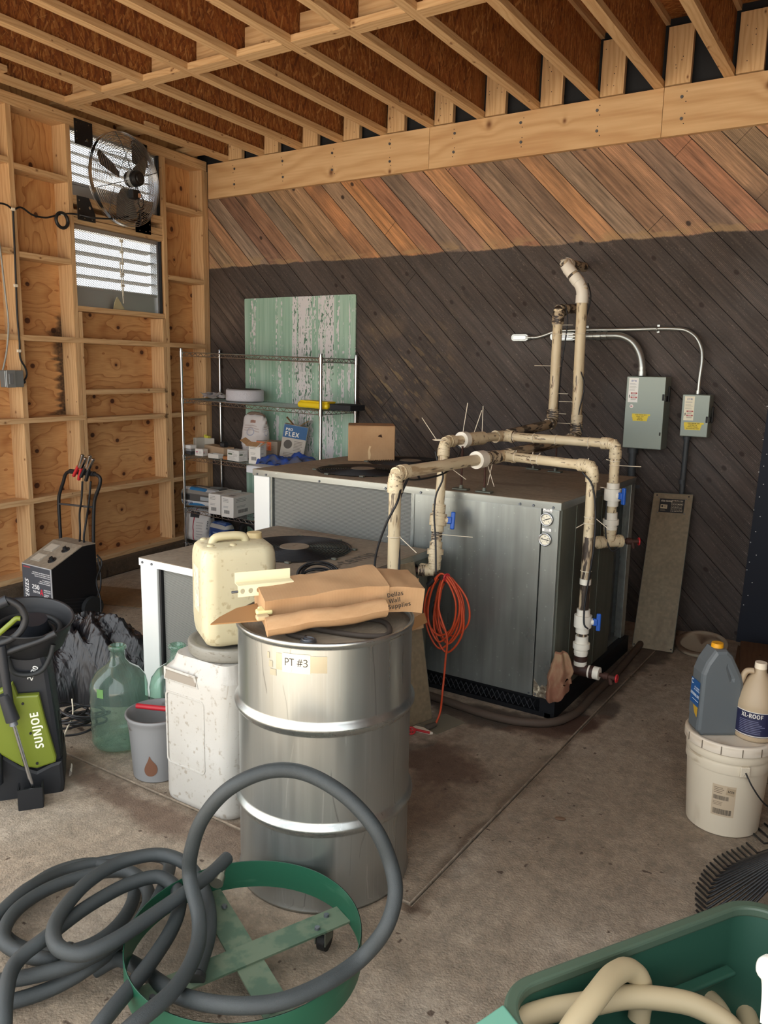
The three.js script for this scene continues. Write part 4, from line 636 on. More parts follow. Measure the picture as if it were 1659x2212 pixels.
// ---------------------------------------------------------------- fan before the upper louvre
{
  const t = leftFrame(thing('wall_fan', 'round industrial fan in a chrome wire cage before the upper louvre', 'fan')), c = [0.10, 3.075, 1.095], R = 0.338;
  const g = new THREE.Group(); g.name = 'fan_cage'; g.position.set(...c); g.rotation.y = Math.PI / 2; t.add(g);      // local z points into the room
  const prof = (f) => 0.085 * Math.sqrt(1 - 0.86 * f * f);
  for (let i = 0; i < 22; i++) { const f = 0.20 + 0.8 * i / 21; mesh('ring_wire', new THREE.TorusGeometry(R * f, 0.0021, 4, 56), M.chrome, g, [0, 0, prof(f)]); }
  for (let i = 0; i < 12; i++) { const f = 0.3 + 0.7 * i / 11; mesh('ring_wire', new THREE.TorusGeometry(R * f, 0.0019, 4, 48), M.chrome, g, [0, 0, -prof(f)]); }
  mesh('rim_band', xf(new THREE.CylinderGeometry(R * 1.005, R * 1.005, 0.035, 56, 1, true), { r: [Math.PI / 2, 0, 0] }), M.chrome, g);
  for (let i = 0; i < 4; i++) { const a = i * Math.PI / 2 + 0.35; mesh('stay_wire', tube([0.18, 0.5, 0.8, 1].map((f) => V(Math.cos(a) * R * f, Math.sin(a) * R * f, prof(f) + 0.004)), 0.003, { rs: 6 }), M.blackPlastic, g); mesh('stay_wire', tube([0.1, 0.5, 0.8, 1].map((f) => V(Math.cos(a + 0.8) * R * f, Math.sin(a + 0.8) * R * f, -prof(f) - 0.004)), 0.003, { rs: 6 }), M.steel, g); }
  for (let i = 0; i < 3; i++) {
    const a = Math.PI * 0.90 + i * 2.094 - 0.1, s = shapeOf([[0.06, -0.035], [0.12, -0.075], [0.26, -0.095], [0.29, -0.02], [0.27, 0.07], [0.14, 0.05], [0.06, 0.025]]);
    const b = extrude(s, 0.003, 0); b.rotateX(0.5); b.rotateZ(a); mesh('blade', b, std(0x57534e, 0.5, { metalness: 0.3 }), g);
  }
  mesh('motor', [xf(cyl(0.058, 0.058, 0.075, 28), { r: [Math.PI / 2, 0, 0], p: [0, 0, 0.085] }), xf(cyl(0.050, 0.056, 0.03, 28), { r: [Math.PI / 2, 0, 0], p: [0, 0, 0.137] })], M.black, g);
  mesh('motor_cap', xf(cyl(0.03, 0.034, 0.006, 24), { r: [Math.PI / 2, 0, 0] }), M.blackPlastic, g, [0, 0, 0.155]); mesh('motor_band', xf(new THREE.CylinderGeometry(0.0595, 0.0595, 0.03, 28, 1, true), { r: [Math.PI / 2, 0, 0] }), std(0xb9bdbe, 0.35, { metalness: 0.5 }), g, [0, 0, 0.09]);
  const sb = mesh('junction_box', rbox(0.07, 0.065, 0.05, 0.006), M.black, g, [-0.01, -0.115, 0.10]); mesh('pull_tag', rbox(0.025, 0.03, 0.006, 0.002), std(0xc99a7a, 0.6), sb, [0.03, -0.005, 0.027]);
  mesh('motor_lead', tube([V(0.0, -0.05, 0.11), V(0.05, -0.11, 0.115), V(0.09, -0.16, 0.10), V(0.06, -0.20, 0.10), V(0.02, -0.17, 0.105)], 0.004, { rs: 6 }), M.blackPlastic, g);
  const plate = (x, y, flip) => { const s = shapeOf(flip[1] > 0 ? [[-0.08, -0.085], [0.07, -0.085], [0.085, -0.06], [0.085, 0.085], [-0.08, 0.085]] : [[-0.08, -0.075], [0.085, -0.075], [0.085, -0.02], [0.03, 0.09], [-0.08, 0.09]]); const b = mesh('mounting_bracket', extrude(s, 0.004, 0.001), M.black, t); const q = new THREE.Matrix4().makeBasis(V(0, 0, -flip[0]), V(0, 1, 0), V(1, 0, 0)); b.geometry.applyMatrix4(q); b.position.set(0.035, y, x);
    for (const [u, v] of [[-0.065, 0.06], [0.05, flip[1] > 0 ? 0.065 : -0.06], [-0.065, -0.05], [-0.02, flip[1] > 0 ? 0.065 : -0.06], [-0.065, 0]]) mesh('rivet', cyl(0.0045, 0.0045, 0.003, 8), M.chrome, b, [0.006, v, -u * flip[0]], [0, 0, Math.PI / 2]);
    mesh('bolt', cyl(0.011, 0.011, 0.014, 10), M.chrome, b, [0.008, flip[1] > 0 ? -0.045 : 0.02, -0.025 * flip[0]], [0, 0, Math.PI / 2]); };
  plate(1.425, 3.335, [1, 1]); plate(0.86, 3.32, [-1, 1]); plate(1.43, 2.80, [1, -1]); plate(0.845, 2.80, [-1, -1]);
}
// cables and socket box on the left wall
{
  const onL = (px, py, off = 0.008) => { const d = ray(px, py), k = Math.tan(WTH), o = camera.position, t = (k * o.z + off - o.x) / (d.x - k * d.z); return o.clone().addScaledVector(d, t); };
  const pw = thing('power_cable', 'black power cable drooping from the fan along the studs to the socket box', 'cable');
  mesh('flex', tube([[-30, 440], [0, 439], [15, 443], [28, 452], [45, 448], [70, 464], [100, 470], [130, 463], [160, 462], [200, 470], [250, 472], [290, 463], [310, 450]].map(([x, y], i) => onL(x, y, i > 8 ? 0.10 : 0.012)), 0.0065, { rs: 7, seg: 90 }), M.blackPlastic, pw);
  mesh('flex', tube([[28, 452], [30, 500], [34, 600], [37, 680], [42, 740], [44, 775], [55, 795], [58, 810], [52, 822], [44, 826]].map(([x, y]) => onL(x, y, 0.012)), 0.0065, { rs: 7, seg: 70 }), M.blackPlastic, pw);
  const cc = onL(134, 476, 0.02), ring = new THREE.TorusGeometry(0.052, 0.012, 8, 28); ring.rotateY(Math.PI / 2 + WTH); mesh('cable_coil', ring, M.blackPlastic, pw, cc); for (const [x, y] of [[28, 452], [134, 462], [34, 617], [41, 758]]) mesh('cable_clip', rbox(0.014, 0.02, 0.03, 0.004), M.tie, pw, onL(x, y, 0.016));
  const ob = leftFrame(thing('socket_box', 'grey metal socket box with a cover plate on the stud', 'socket', onL(20, 818, 0.0))), P = (n, g, m, p) => mesh(n, g, m, ob, p);
  P('box', rbox(0.055, 0.115, 0.15, 0.006, 2), std(0x8a8f90, 0.45, { metalness: 0.5 }), [0.028, 0, 0]); P('cover_plate', rbox(0.006, 0.118, 0.072, 0.003, 2), M.alum, [0.058, 0, 0.032]); P('socket', rbox(0.008, 0.07, 0.034, 0.003, 2), std(0x6d7072, 0.5), [0.062, 0, 0.032]); P('cable_gland', xf(cyl(0.014, 0.014, 0.03, 10), { r: [Math.PI / 2, 0, 0] }), M.blackPlastic, [0.028, -0.02, -0.085]);
  tag(mesh('grey_cable', tube([[-5, 500], [3, 560], [12, 640], [18, 700], [14, 760], [6, 800]].map(([x, y]) => onL(x, y, 0.012)), 0.006, { rs: 6 }), std(0x9b9a92, 0.5)), 'pale grey cable running up from the socket box', 'cable');
}

// ---------------------------------------------------------------- wire shelving
const RK = { x: 0.14, z: 0.492, W: 1.515, D: 0.462, tilt: -0.025 }, SH = [1.775, 1.378, 0.885, 0.418, 0.10];
const shelfY = (k, x) => SH[k] + 0.030 + RK.tilt * (x - RK.x);
{
  const t = thing('wire_rack', 'chrome wire shelving rack in the corner before the striped panel', 'shelf rack', [RK.x, 0, RK.z]), { W, D } = RK;
  const post = merge([cyl(0.0125, 0.0125, 1.0, 12, 0, 0.5, 0)]);
  const tiltX = (x, y) => y + RK.tilt * x;
  for (const [x, z] of [[0, 0], [W, 0], [0, -D], [W, -D]]) { const top = 1.815 + RK.tilt * x + 0.01; mesh('post', cyl(0.0127, 0.0127, top, 12, 0, top / 2, 0), M.chrome, t, [x, 0, z]); mesh('post_cap', cyl(0.0135, 0.0135, 0.012, 12), M.steel, t, [x, top, z]); for (const y of SH) mesh('sleeve', cyl(0.019, 0.0165, 0.05, 12), M.chrome, t, [x, y + RK.tilt * x + 0.005, z]); }
  for (const y of SH) {
    const s = new THREE.Group(); s.name = 'wire_shelf'; s.position.set(0, y, 0); s.rotation.z = RK.tilt; t.add(s);
    const rails = [], truss = [];
    for (const [a, b] of [[V(0, 0, 0), V(W, 0, 0)], [V(0, 0, -D), V(W, 0, -D)], [V(0, 0, 0), V(0, 0, -D)], [V(W, 0, 0), V(W, 0, -D)]]) {
      for (const dy of [0.020, -0.010]) rails.push(rod(a.clone().add(V(0, dy, 0)), b.clone().add(V(0, dy, 0)), 0.0032, 6));
      const n = Math.round(a.distanceTo(b) / 0.034); for (let i = 0; i < n; i++) truss.push(rod(a.clone().lerp(b, i / n).add(V(0, i % 2 ? 0.02 : -0.01, 0)), a.clone().lerp(b, (i + 1) / n).add(V(0, i % 2 ? -0.01 : 0.02, 0)), 0.0022, 5));
    }
    mesh('rail_wires', rails, M.chrome, s); mesh('truss_wires', truss, M.chrome, s);
    const deck = []; for (let x = 0.025; x < W; x += 0.0285) deck.push(rod(V(x, 0.0235, 0), V(x, 0.0235, -D), 0.0019, 4)); for (const z of [-0.12, -0.24, -0.36]) deck.push(rod(V(0, 0.0195, z), V(W, 0.0195, z), 0.003, 5));
    mesh('deck_wires', deck, M.chrome, s).userData.kind = 'stuff';
  }
}
// striped panel flat against the planks behind the rack
{
  const st = []; { let x = 0; while (x < 1) { const w = rr(0.012, 0.075); st.push([x, Math.min(1, x + w), rnd()]); x += w; } }
  const bands = [[0, 0.07, 0], [0.07, 0.13, 1], [0.13, 0.21, 0.3], [0.21, 0.30, 0.15], [0.30, 0.36, 2], [0.36, 0.45, 0.35], [0.45, 0.63, 3], [0.63, 0.70, 1.2], [0.70, 0.82, 3], [0.82, 0.90, 1], [0.90, 1, 2.2]];
  const pt = tex(768, 1024, (u, v) => {
    const g1 = [172, 200, 184], g2 = [122, 164, 140], wh = [214, 212, 214];
    let b = 0; for (const [a, c, m] of bands) if (u >= a && u < c) b = m; const edge = fbm(u * 60, v * 10, 3, 60, 10);
    const streak = fbm(u * 64, v * 5, 5, 64, 5), spot = fbm(u * 120, v * 90, 3, 120, 90);
    let c = mix3(g1, g2, clamp(streak * 1.6 - 0.4)); c = mix3(c, [150, 190, 166], sstep(0.6, 0.75, edge) * 0.5);
    const white = b >= 3 ? 0.52 : b >= 2 ? 0.45 : b >= 1 ? 0.42 : 0.33; c = mix3(c, wh, sstep(1 - white, 1.04 - white, streak * 0.6 + spot * 0.4 + (b >= 3 ? 0.08 : 0)));
    if (b >= 3 && spot > 0.60 && edge > 0.45) c = mix3(c, [58, 104, 78], 0.8);
    return c;
  }, [1, 1]);
  const g = extrude(roundRect(1.195, 2.268, 0.012), 0.010, 0.001); g.translate(0, 1.134, 0); const uv = g.attributes.uv; for (let i = 0; i < uv.count; i++) uv.setXY(i, uv.getX(i) / 1.195 + 0.5, uv.getY(i) / 2.268);
  const t = tag(mesh('striped_panel', g, std(0xffffff, 0.55, { map: pt }), scene, [1.035, 0.0015, 0.003]), 'tall green and white streaky painted panel standing against the planks', 'panel');
}
// things on the shelves
const card = std(0xffffff, 0.82, { map: tex(256, 256, (u, v) => { const n = fbm(u * 5, v * 5, 4, 5, 5), l = 0.5 + 0.5 * Math.sin(u * 6.283 * 40), f = fbm(u * 60, v * 60, 2, 60, 60); return mix3([188, 152, 112], [166, 128, 90], n * 0.8 + l * 0.10 + f * 0.15); }, [2.5, 2.5]) });
M.card = card; M.cardIn = std(0x9c7348, 0.85);
const paperText = (bg, draw) => canvasTex(128, 128, (c, w, h) => { c.fillStyle = bg; c.fillRect(0, 0, w, h); draw(c, w, h); });
M.whiteBox = std(0xffffff, 0.7, { map: paperText('#e9e6df', (c) => { lines(c, 14, 14, 70, 3, 9, '#666'); lines(c, 20, 60, 60, 2, 7, '#888'); for (let i = 0; i < 18; i++) { c.fillStyle = '#333'; c.fillRect(30 + i * 3.2, 84, i % 3 ? 1.4 : 2.2, 22); } }) });
const bagMesh = (w, h, d, seedN, sag = 0.12, pinch = 0.35) => { // standing paper or plastic sack: pinched folded top, bulging belly
  let g = new THREE.BoxGeometry(w, h, d, 12, 16, 8); g.deleteAttribute('normal'); g = mergeVertices(g, 1e-5); const p = g.attributes.position, r = Math.min(w, h, d) * 0.34;
  for (let i = 0; i < p.count; i++) {
    let x = p.getX(i), y = p.getY(i), z = p.getZ(i); const ix = clamp(x, -w / 2 + r, w / 2 - r), iy = clamp(y, -h / 2 + r, h / 2 - r), iz = clamp(z, -d / 2 + r, d / 2 - r), l = Math.hypot(x - ix, y - iy, z - iz) || 1;
    x = ix + (x - ix) * r / l; y = iy + (y - iy) * r / l; z = iz + (z - iz) * r / l;
    const f = (y + h / 2) / h, n = fbm(x * 11 + seedN, y * 11 + z * 8 + seedN, 4) - 0.5, k = 1 - pinch * sstep(0.45, 1, f); p.setXYZ(i, x * (1 + 0.16 * n) + n * 0.02, y + (f > 0.5 ? n * 0.10 * h : 0), z * k * (1 + 0.3 * n) + n * 0.035);
  }
  g.computeVertexNormals(); g.translate(0, h / 2, 0); return g;
};
const put = (name, label, cat, k, px, z, geo, mat, { turn = 0, lift = 0, group, py = 900 } = {}) => {
  const x = atZ(px, py, z).x, o = mesh(name, geo, mat, scene, [x, shelfY(k, x) + 0.001 + lift, z], [0, turn, RK.tilt]); return tag(o, label, cat, group);
};
const boxUp = (w, h, d, r = 0.003) => rbox(w, h, d, r, 1, 0, h / 2, 0);
{
  // second shelf
  const roll = merge([lathe([[0.085, 0.002], [0.155, 0.0], [0.160, 0.01], [0.160, 0.088], [0.152, 0.100], [0.09, 0.102], [0.085, 0.09], [0.085, 0.002]], 40)]);
  const rl = put('strap_roll', 'thick white woven strap roll lying on the second shelf', 'roll', 1, 529, 0.27, roll, std(0xc9c9d0, 0.85, { bumpMap: rep(speckBump, 8, 2), bumpScale: 0.003 }), { py: 860 }); mesh('dark_top', cyl(0.135, 0.14, 0.004, 30, 0, 0.101, 0), std(0x4a4038, 0.8), rl);
  const pp = []; for (let i = 0; i < 5; i++) { const g = new THREE.PlaneGeometry(0.14, 0.11, 5, 4), p = g.attributes.position; for (let j = 0; j < p.count; j++) p.setZ(j, (fbm(p.getX(j) * 30 + i * 9, p.getY(j) * 30, 2) - 0.3) * 0.06); g.rotateX(-Math.PI / 2 + rr(-0.2, 0.2)); g.rotateY(rr(0, 3)); g.translate(rr(-0.07, 0.09), 0.012 + i * 0.006, rr(-0.03, 0.03)); g.computeVertexNormals(); pp.push(g); }
  put('crumpled_paper', 'crumpled white paper lying beside the white strap roll', 'paper', 1, 462, 0.34, merge(pp), std(0xdcd9dc, 0.8), { py: 860 });
  put('tape_bundle', 'flat bundle of yellow barrier tape on the second shelf', 'tape', 1, 684, 0.40, merge([rbox(0.30, 0.050, 0.13, 0.022, 4, 0, 0.026, 0), rbox(0.27, 0.012, 0.11, 0.005, 2, 0.01, 0.054, 0)]), std(0xe2c41c, 0.45), { py: 870 });
  put('foam_pad', 'thin dark foam pad on the second shelf beside the yellow tape', 'pad', 1, 748, 0.33, boxUp(0.22, 0.045, 0.2, 0.008), std(0x25262a, 0.85), { py: 870 });
  // third shelf, from the left wall
  const s3 = [[412, 0.43, 0.070, 0.028, 0.07, 'dark slim box at the bottom of the short stack by the left post', 0x3b3a3c, 0, 0], [412, 0.43, 0.070, 0.020, 0.07, 'grey slim box in the middle of the short stack by the left post', 0x8f9092, 0.030, 0.1], [412, 0.43, 0.072, 0.032, 0.07, 'white slim box on top of the short stack by the left post', 0xe6e6e4, 0.052, 0]];
  for (const [px, z, w, h, d, lb, col, lift, tn] of s3) put('slim_box', lb, 'box', 2, px, z, boxUp(w, h, d), std(col, 0.6), { lift, turn: tn, py: 975 });
  { const o = put('clear_case', 'open white plastic case standing at the back of the third shelf', 'case', 2, 440, 0.26, merge([box(0.008, 0.13, 0.10, -0.075, 0.066, 0), box(0.16, 0.13, 0.004, 0, 0.066, -0.05), box(0.16, 0.004, 0.10, 0, 0.003, 0), box(0.02, 0.13, 0.1, -0.05, 0.066, 0)]), std(0xc6c0b4, 0.5), { py: 965 }); mesh('yellow_cap', cyl(0.014, 0.014, 0.02, 12, 0.0, 0.15, -0.02), std(0xd9d640, 0.4), o); mesh('label_strip', box(0.05, 0.02, 0.03, 0.035, 0.145, -0.01), std(0xd6cf50, 0.5), o); }
  put('carton', 'small white carton with a pink and black label on the third shelf', 'box', 2, 435, 0.425, boxUp(0.085, 0.062, 0.07), std(0xffffff, 0.7, { map: paperText('#e8e5e0', (c) => { c.fillStyle = '#c46a86'; c.fillRect(14, 46, 34, 16); c.fillStyle = '#333'; c.fillRect(16, 76, 30, 8); lines(c, 66, 46, 46, 5, 9, '#777'); }) }), { turn: 0.15, py: 980 });
  put('carton', 'long plain brown carton lying behind the small white boxes', 'box', 2, 473, 0.30, boxUp(0.30, 0.085, 0.11), std(0xb39a7e, 0.75), { turn: -0.2, py: 965 });
  { const o = put('power_adapter', 'black power adapter block lying on the plain brown carton', 'adapter', 2, 484, 0.32, rbox(0.07, 0.04, 0.05, 0.008, 3, 0, 0.02, 0), M.blackPlastic, { lift: 0.086, turn: -0.3, py: 965 }); mesh('label', rbox(0.045, 0.026, 0.001, 0.0005, 1, 0, 0.02, 0.0255), std(0x4b4a4d, 0.6), o); }
  put('carton', 'low white open carton with orange parts inside', 'box', 2, 466, 0.445, merge([box(0.12, 0.004, 0.06, 0, 0.003, 0), box(0.12, 0.036, 0.003, 0, 0.019, 0.03), box(0.12, 0.036, 0.003, 0, 0.019, -0.03), box(0.003, 0.036, 0.06, -0.06, 0.019, 0), box(0.003, 0.036, 0.06, 0.06, 0.019, 0)]), std(0xd8d6d0, 0.7), { py: 985 });
  put('wood_offcut', 'short orange brown wood offcut on the third shelf', 'offcut', 2, 489, 0.445, boxUp(0.05, 0.03, 0.04), std(0x9a6334, 0.7), { turn: 0.3, py: 985 });
  put('carton', 'white carton with green barcode label on the third shelf', 'box', 2, 513, 0.42, boxUp(0.15, 0.092, 0.10), std(0xffffff, 0.7, { map: paperText('#e2e2de', (c) => { c.fillStyle = '#5b6a58'; c.fillRect(10, 40, 46, 18); lines(c, 12, 20, 80, 2, 8, '#888'); lines(c, 66, 44, 52, 4, 9, '#888'); lines(c, 12, 76, 92, 5, 9, '#999'); }) }), { turn: -0.12, py: 985 });
  { const o = put('powder_sack', 'creased white paper sack with a torn open top on the third shelf', 'sack', 2, 551, 0.20, bagMesh(0.23, 0.38, 0.14, 3, 0, 0.55), std(0xffffff, 0.65, { map: canvasTex(128, 256, (c, w, h) => { c.fillStyle = '#cfcac8'; c.fillRect(0, 0, w, h); lines(c, 20, 60, 90, 3, 14, '#b7a9a4', 5); c.fillStyle = '#9a7466'; c.fillRect(50, 30, 30, 16); c.strokeStyle = '#8d93ad'; c.lineWidth = 3; c.beginPath(); c.arc(60, 100, 20, 0, 7); c.stroke(); c.save(); c.translate(18, 240); c.rotate(-Math.PI / 2); c.fillStyle = '#3a3a52'; c.font = 'bold 26px sans-serif'; c.fillText('SOARS', 0, 0); c.restore(); lines(c, 40, 160, 80, 5, 15, '#a9a9b6', 3); }) }), { turn: 0.1, py: 975 }); mesh('rolled_top', tube([V(-0.08, 0.375, 0.0), V(-0.03, 0.39, 0.01), V(0.04, 0.385, -0.01), V(0.09, 0.37, 0)], 0.014, { rs: 8 }), std(0x7d6a5c, 0.7), o); }
  { const o = put('carton', 'carton with an orange flammable warning label on the third shelf', 'box', 2, 583, 0.20, boxUp(0.20, 0.17, 0.13), std(0xffffff, 0.75, { map: paperText('#9c8f80', (c) => lines(c, 70, 30, 46, 8, 11, '#86786a', 4)) }), { turn: 0.25, py: 970 }); printPlate(o, 'warning_label', 0.14, 0.07, canvasTex(128, 64, (c) => { c.fillStyle = '#ee7744'; c.fillRect(0, 0, 128, 64); c.fillStyle = '#3a1410'; c.beginPath(); c.moveTo(30, 10); c.quadraticCurveTo(50, 34, 30, 54); c.quadraticCurveTo(10, 36, 30, 10); c.fill(); lines(c, 62, 14, 54, 5, 10, '#d8d0c8', 4); }), [-0.028, 0.128, 0.0660]); }
  { const o = put('open_carton', 'small white carton with open brown flaps before the paper sack', 'box', 2, 556, 0.44, merge([box(0.11, 0.17, 0.003, 0, 0.087, 0.045), box(0.11, 0.17, 0.003, 0, 0.087, -0.045), box(0.003, 0.17, 0.09, -0.054, 0.087, 0), box(0.003, 0.17, 0.09, 0.054, 0.087, 0), box(0.11, 0.003, 0.09, 0, 0.003, 0)]), M.whiteBox, { turn: 0.15, py: 985 }); for (const s of [-1, 1]) mesh('flap', xf(box(0.09, 0.0025, 0.07, 0, 0, 0), { r: [0.35, 0, s * 0.5], p: [s * 0.085, 0.178, 0.035] }), M.card, o); mesh('flap', xf(box(0.11, 0.0025, 0.06), { r: [0.5, 0, 0], p: [0, 0.168, 0.07] }), M.card, o); }
  { const o = put('carton', 'tilted white and blue carton of grout reading pro flex', 'box', 2, 629, 0.165, boxUp(0.20, 0.30, 0.13, 0.002), std(0xcfcbc4, 0.65), { turn: 0.62, py: 965 }); o.rotation.z = -0.16; o.position.y += 0.02;
    const face = canvasTex(192, 288, (c, w, h) => { c.fillStyle = '#b8b0a4'; c.fillRect(0, 0, w, h); c.fillStyle = '#245a8c'; c.fillRect(0, 0, w, 104); c.fillStyle = '#e8e4d8'; c.font = 'bold 30px sans-serif'; c.fillText('PRO', 16, 48); c.font = 'bold 52px sans-serif'; c.fillText('FLEX', 14, 92); c.fillStyle = '#4c453d'; c.beginPath(); c.ellipse(52, 158, 34, 36, 0.3, 0, 7); c.fill(); lines(c, 100, 126, 76, 7, 12, '#6d655a', 4); lines(c, 24, 226, 150, 3, 12, '#7d7468', 4); c.fillStyle = '#9c4a40'; c.fillRect(40, 264, 110, 8); });
    printPlate(o, 'printed_face', 0.197, 0.297, face, [0, 0.15, 0.0655]); printPlate(o, 'printed_side', 0.127, 0.297, canvasTex(96, 224, (c, w, h) => { c.fillStyle = '#d9d3ca'; c.fillRect(0, 0, w, h); c.fillStyle = '#3f86bd'; c.fillRect(0, 0, w, 30); for (let i = 0; i < 18; i++) { lines(c, 12, 44 + i * 9, 32, 1, 9, '#9a948a', 3); lines(c, 54, 44 + i * 9, 32, 1, 9, '#9a948a', 3); } }), [-0.1006, 0.15, 0], [0, -Math.PI / 2, 0]);
    for (const s of [-1, 1]) mesh('flap', xf(box(0.09, 0.003, 0.12), { r: [0, 0, s * 0.7], p: [s * 0.06, 0.325, 0] }), M.cardIn, o); }
  // blue tarpaulin and white sheet hanging out of the third shelf
  { const g = new THREE.PlaneGeometry(0.80, 0.24, 60, 20), p = g.attributes.position; for (let i = 0; i < p.count; i++) { const x = p.getX(i), y = p.getY(i), r = Math.abs(fbm(x * 9 + 4, y * 14, 4) - 0.5); p.setZ(i, 0.05 + r * 0.16 + 0.03 * fbm(x * 3, y * 3, 2) - sstep(0.31, 0.40, Math.abs(x)) * 0.05 - sstep(0.08, 0.12, Math.abs(y)) * 0.05); } g.rotateX(-Math.PI / 2); g.computeVertexNormals();
    const x = 1.39; const o = tag(mesh('tarpaulin', merge([g, rbox(0.74, 0.05, 0.20, 0.02, 3, 0, 0.026, 0)]), std(0xffffff, 0.5, { map: tex(256, 256, (u, v) => { const d = sstep(0.40, 0.62, fbm(u * 4, v * 4 + 3, 4, 4, 4)); return mix3([38, 74, 158], [96, 88, 82], d * 0.75); }) }), scene, [x, shelfY(2, x) + 0.002, 0.40], [0, 0, RK.tilt]), 'folded blue tarpaulin with dusty creases on the third shelf', 'tarpaulin'); }
  put('white_tray', 'white plastic tray edge under the blue tarpaulin', 'tray', 2, 578, 0.60, merge([rbox(0.30, 0.02, 0.16, 0.008, 3, 0, 0.01, 0), rbox(0.30, 0.05, 0.012, 0.005, 2, 0, -0.012, 0.08)]), std(0xdfe4ea, 0.5), { py: 990 });
  // fourth shelf
  { const g = new RoundedBoxGeometry(0.42, 0.15, 0.30, 6, 0.06), p = g.attributes.position; for (let i = 0; i < p.count; i++) { const n = fbm(p.getX(i) * 10 + 5, p.getZ(i) * 10 + p.getY(i) * 5, 3) - 0.5; p.setY(i, p.getY(i) * (1 + n * 0.8)); p.setX(i, p.getX(i) + n * 0.03); } g.translate(0, 0.082, 0); g.computeVertexNormals();
    put('soil_sack', 'lying plastic sack printed grey white and blue on the fourth shelf', 'sack', 3, 447, 0.30, g, std(0xffffff, 0.4, { map: canvasTex(256, 128, (c, w, h) => { c.fillStyle = '#5d5a58'; c.fillRect(0, 0, w, h); c.fillStyle = '#8f8a84'; c.fillRect(0, 0, w, 30); c.fillStyle = '#d8dadc'; c.fillRect(0, 84, w, 44); c.fillStyle = '#3a86c0'; c.beginPath(); c.ellipse(120, 120, 60, 22, 0, 0, 7); c.fill(); c.fillStyle = '#26272a'; c.fillRect(14, 40, 60, 36); c.fillStyle = '#aab2b6'; c.fillRect(150, 44, 60, 30); for (let i = 0; i < 6; i++) { c.fillStyle = '#3a4a6a'; c.fillRect(14 + i * 14, 92, 8, 20); } }) }), { turn: 0.15, py: 1080 }); }
  for (const [px, dz, lb] of [[486, 0, 'white carton with barcode, left one of the pair on the fourth shelf'], [514, 0.02, 'white carton with barcode, right one of the pair on the fourth shelf']]) put('carton', lb, 'box', 3, px, 0.40 + dz, boxUp(0.125, 0.175, 0.30), M.whiteBox, { turn: 0.12, py: 1080 });
  for (let i = 0; i < 4; i++) put('tile', ['lowest', 'second', 'third', 'topmost'][i] + ' thin white tile of the small stack on the fourth shelf', 'tile', 3, 469, 0.46, boxUp(0.10, 0.010, 0.10, 0.002), std(0xd8d4cc, 0.4), { lift: i * 0.0125, turn: 0.05 * i, group: 'stack of thin tiles', py: 1090 });
  // bottom shelf
  put('cement_sack', 'slumped white paper sack with dark marks on the bottom shelf', 'sack', 4, 430, 0.36, bagMesh(0.27, 0.30, 0.17, 8, 0, 0.4), std(0xffffff, 0.75, { map: canvasTex(128, 128, (c, w, h) => { c.fillStyle = '#cfcbc6'; c.fillRect(0, 0, w, h); c.fillStyle = '#2c2b2c'; c.fillRect(40, 8, 44, 26); c.fillStyle = '#9c2434'; c.fillRect(58, 34, 5, 94); c.fillStyle = '#33323c'; c.font = 'bold 22px sans-serif'; c.save(); c.translate(16, 80); c.rotate(-1.4); c.fillText('320', 0, 0); c.restore(); lines(c, 74, 50, 40, 6, 11, '#a9a6a4', 3); }) }), { turn: 0.2, py: 1130 });
  put('cement_sack', 'blue and white printed sack on the bottom shelf', 'sack', 4, 479, 0.36, bagMesh(0.24, 0.21, 0.16, 11, 0, 0.3), std(0xffffff, 0.6, { map: canvasTex(128, 128, (c, w, h) => { c.fillStyle = '#23427c'; c.fillRect(0, 0, w, h); c.fillStyle = '#b9b6b0'; c.fillRect(0, 0, w, 30); for (let i = 0; i < 6; i++) lines(c, 50, 50 + i * 12, 66, 1, 12, '#7f93b8', 5); c.save(); c.translate(30, 120); c.rotate(-Math.PI / 2); c.fillStyle = '#8ea2c4'; c.font = 'bold 22px sans-serif'; c.fillText('GROUT', 0, 0); c.restore(); }) }), { turn: -0.1, py: 1135 });
  put('cable_reel', 'dark coil of cable in the shadow on the bottom shelf', 'cable', 4, 540, 0.30, xf(new THREE.TorusGeometry(0.10, 0.03, 8, 28), { r: [0.15, 0, 0], p: [0, 0.135, 0] }), M.blackPlastic, { py: 1130 });
}
// cardboard box on the large unit
{
  const A = atY(731, 992, 1.085), t = thing('cardboard_box', 'closed brown cardboard box with a torn hole standing on the large chiller', 'box', [A.x + 0.155, 1.0835, A.z - 0.16], 0.62), w = 0.31, h = 0.232, d = 0.26;
  mesh('carton_body', uvBox(rbox(w, h, d, 0.006, 2), 'x'), M.card, t, [0, h / 2, 0]);
  for (const s of [-1, 1]) mesh('top_flap', uvBox(rbox(w - 0.004, 0.004, d / 2 - 0.002, 0.001, 1), 'x'), M.card, t, [0, h + 0.002, s * d / 4], [s * 0.015, 0, 0]);
  mesh('torn_hole', extrude([[0, 0], [0.03, -0.006], [0.024, 0.014], [0.008, 0.010]], 0.002), std(0x3a2412, 0.9), t, [0.04, 0.165, d / 2]); mesh('paper_tear', extrude([[0, 0], [0.012, 0], [0.016, 0.03], [0.010, 0.06], [0.018, 0.085], [0.005, 0.088], [-0.004, 0.05]], 0.001), std(0xd8b98c, 0.85), t, [-0.02, 0.015, d / 2 + 0.0005]); mesh('packing_tape', box(0.001, 0.12, 0.05), std(0xc9ab7c, 0.3), t, [w / 2 + 0.0006, 0.12, 0]);
}

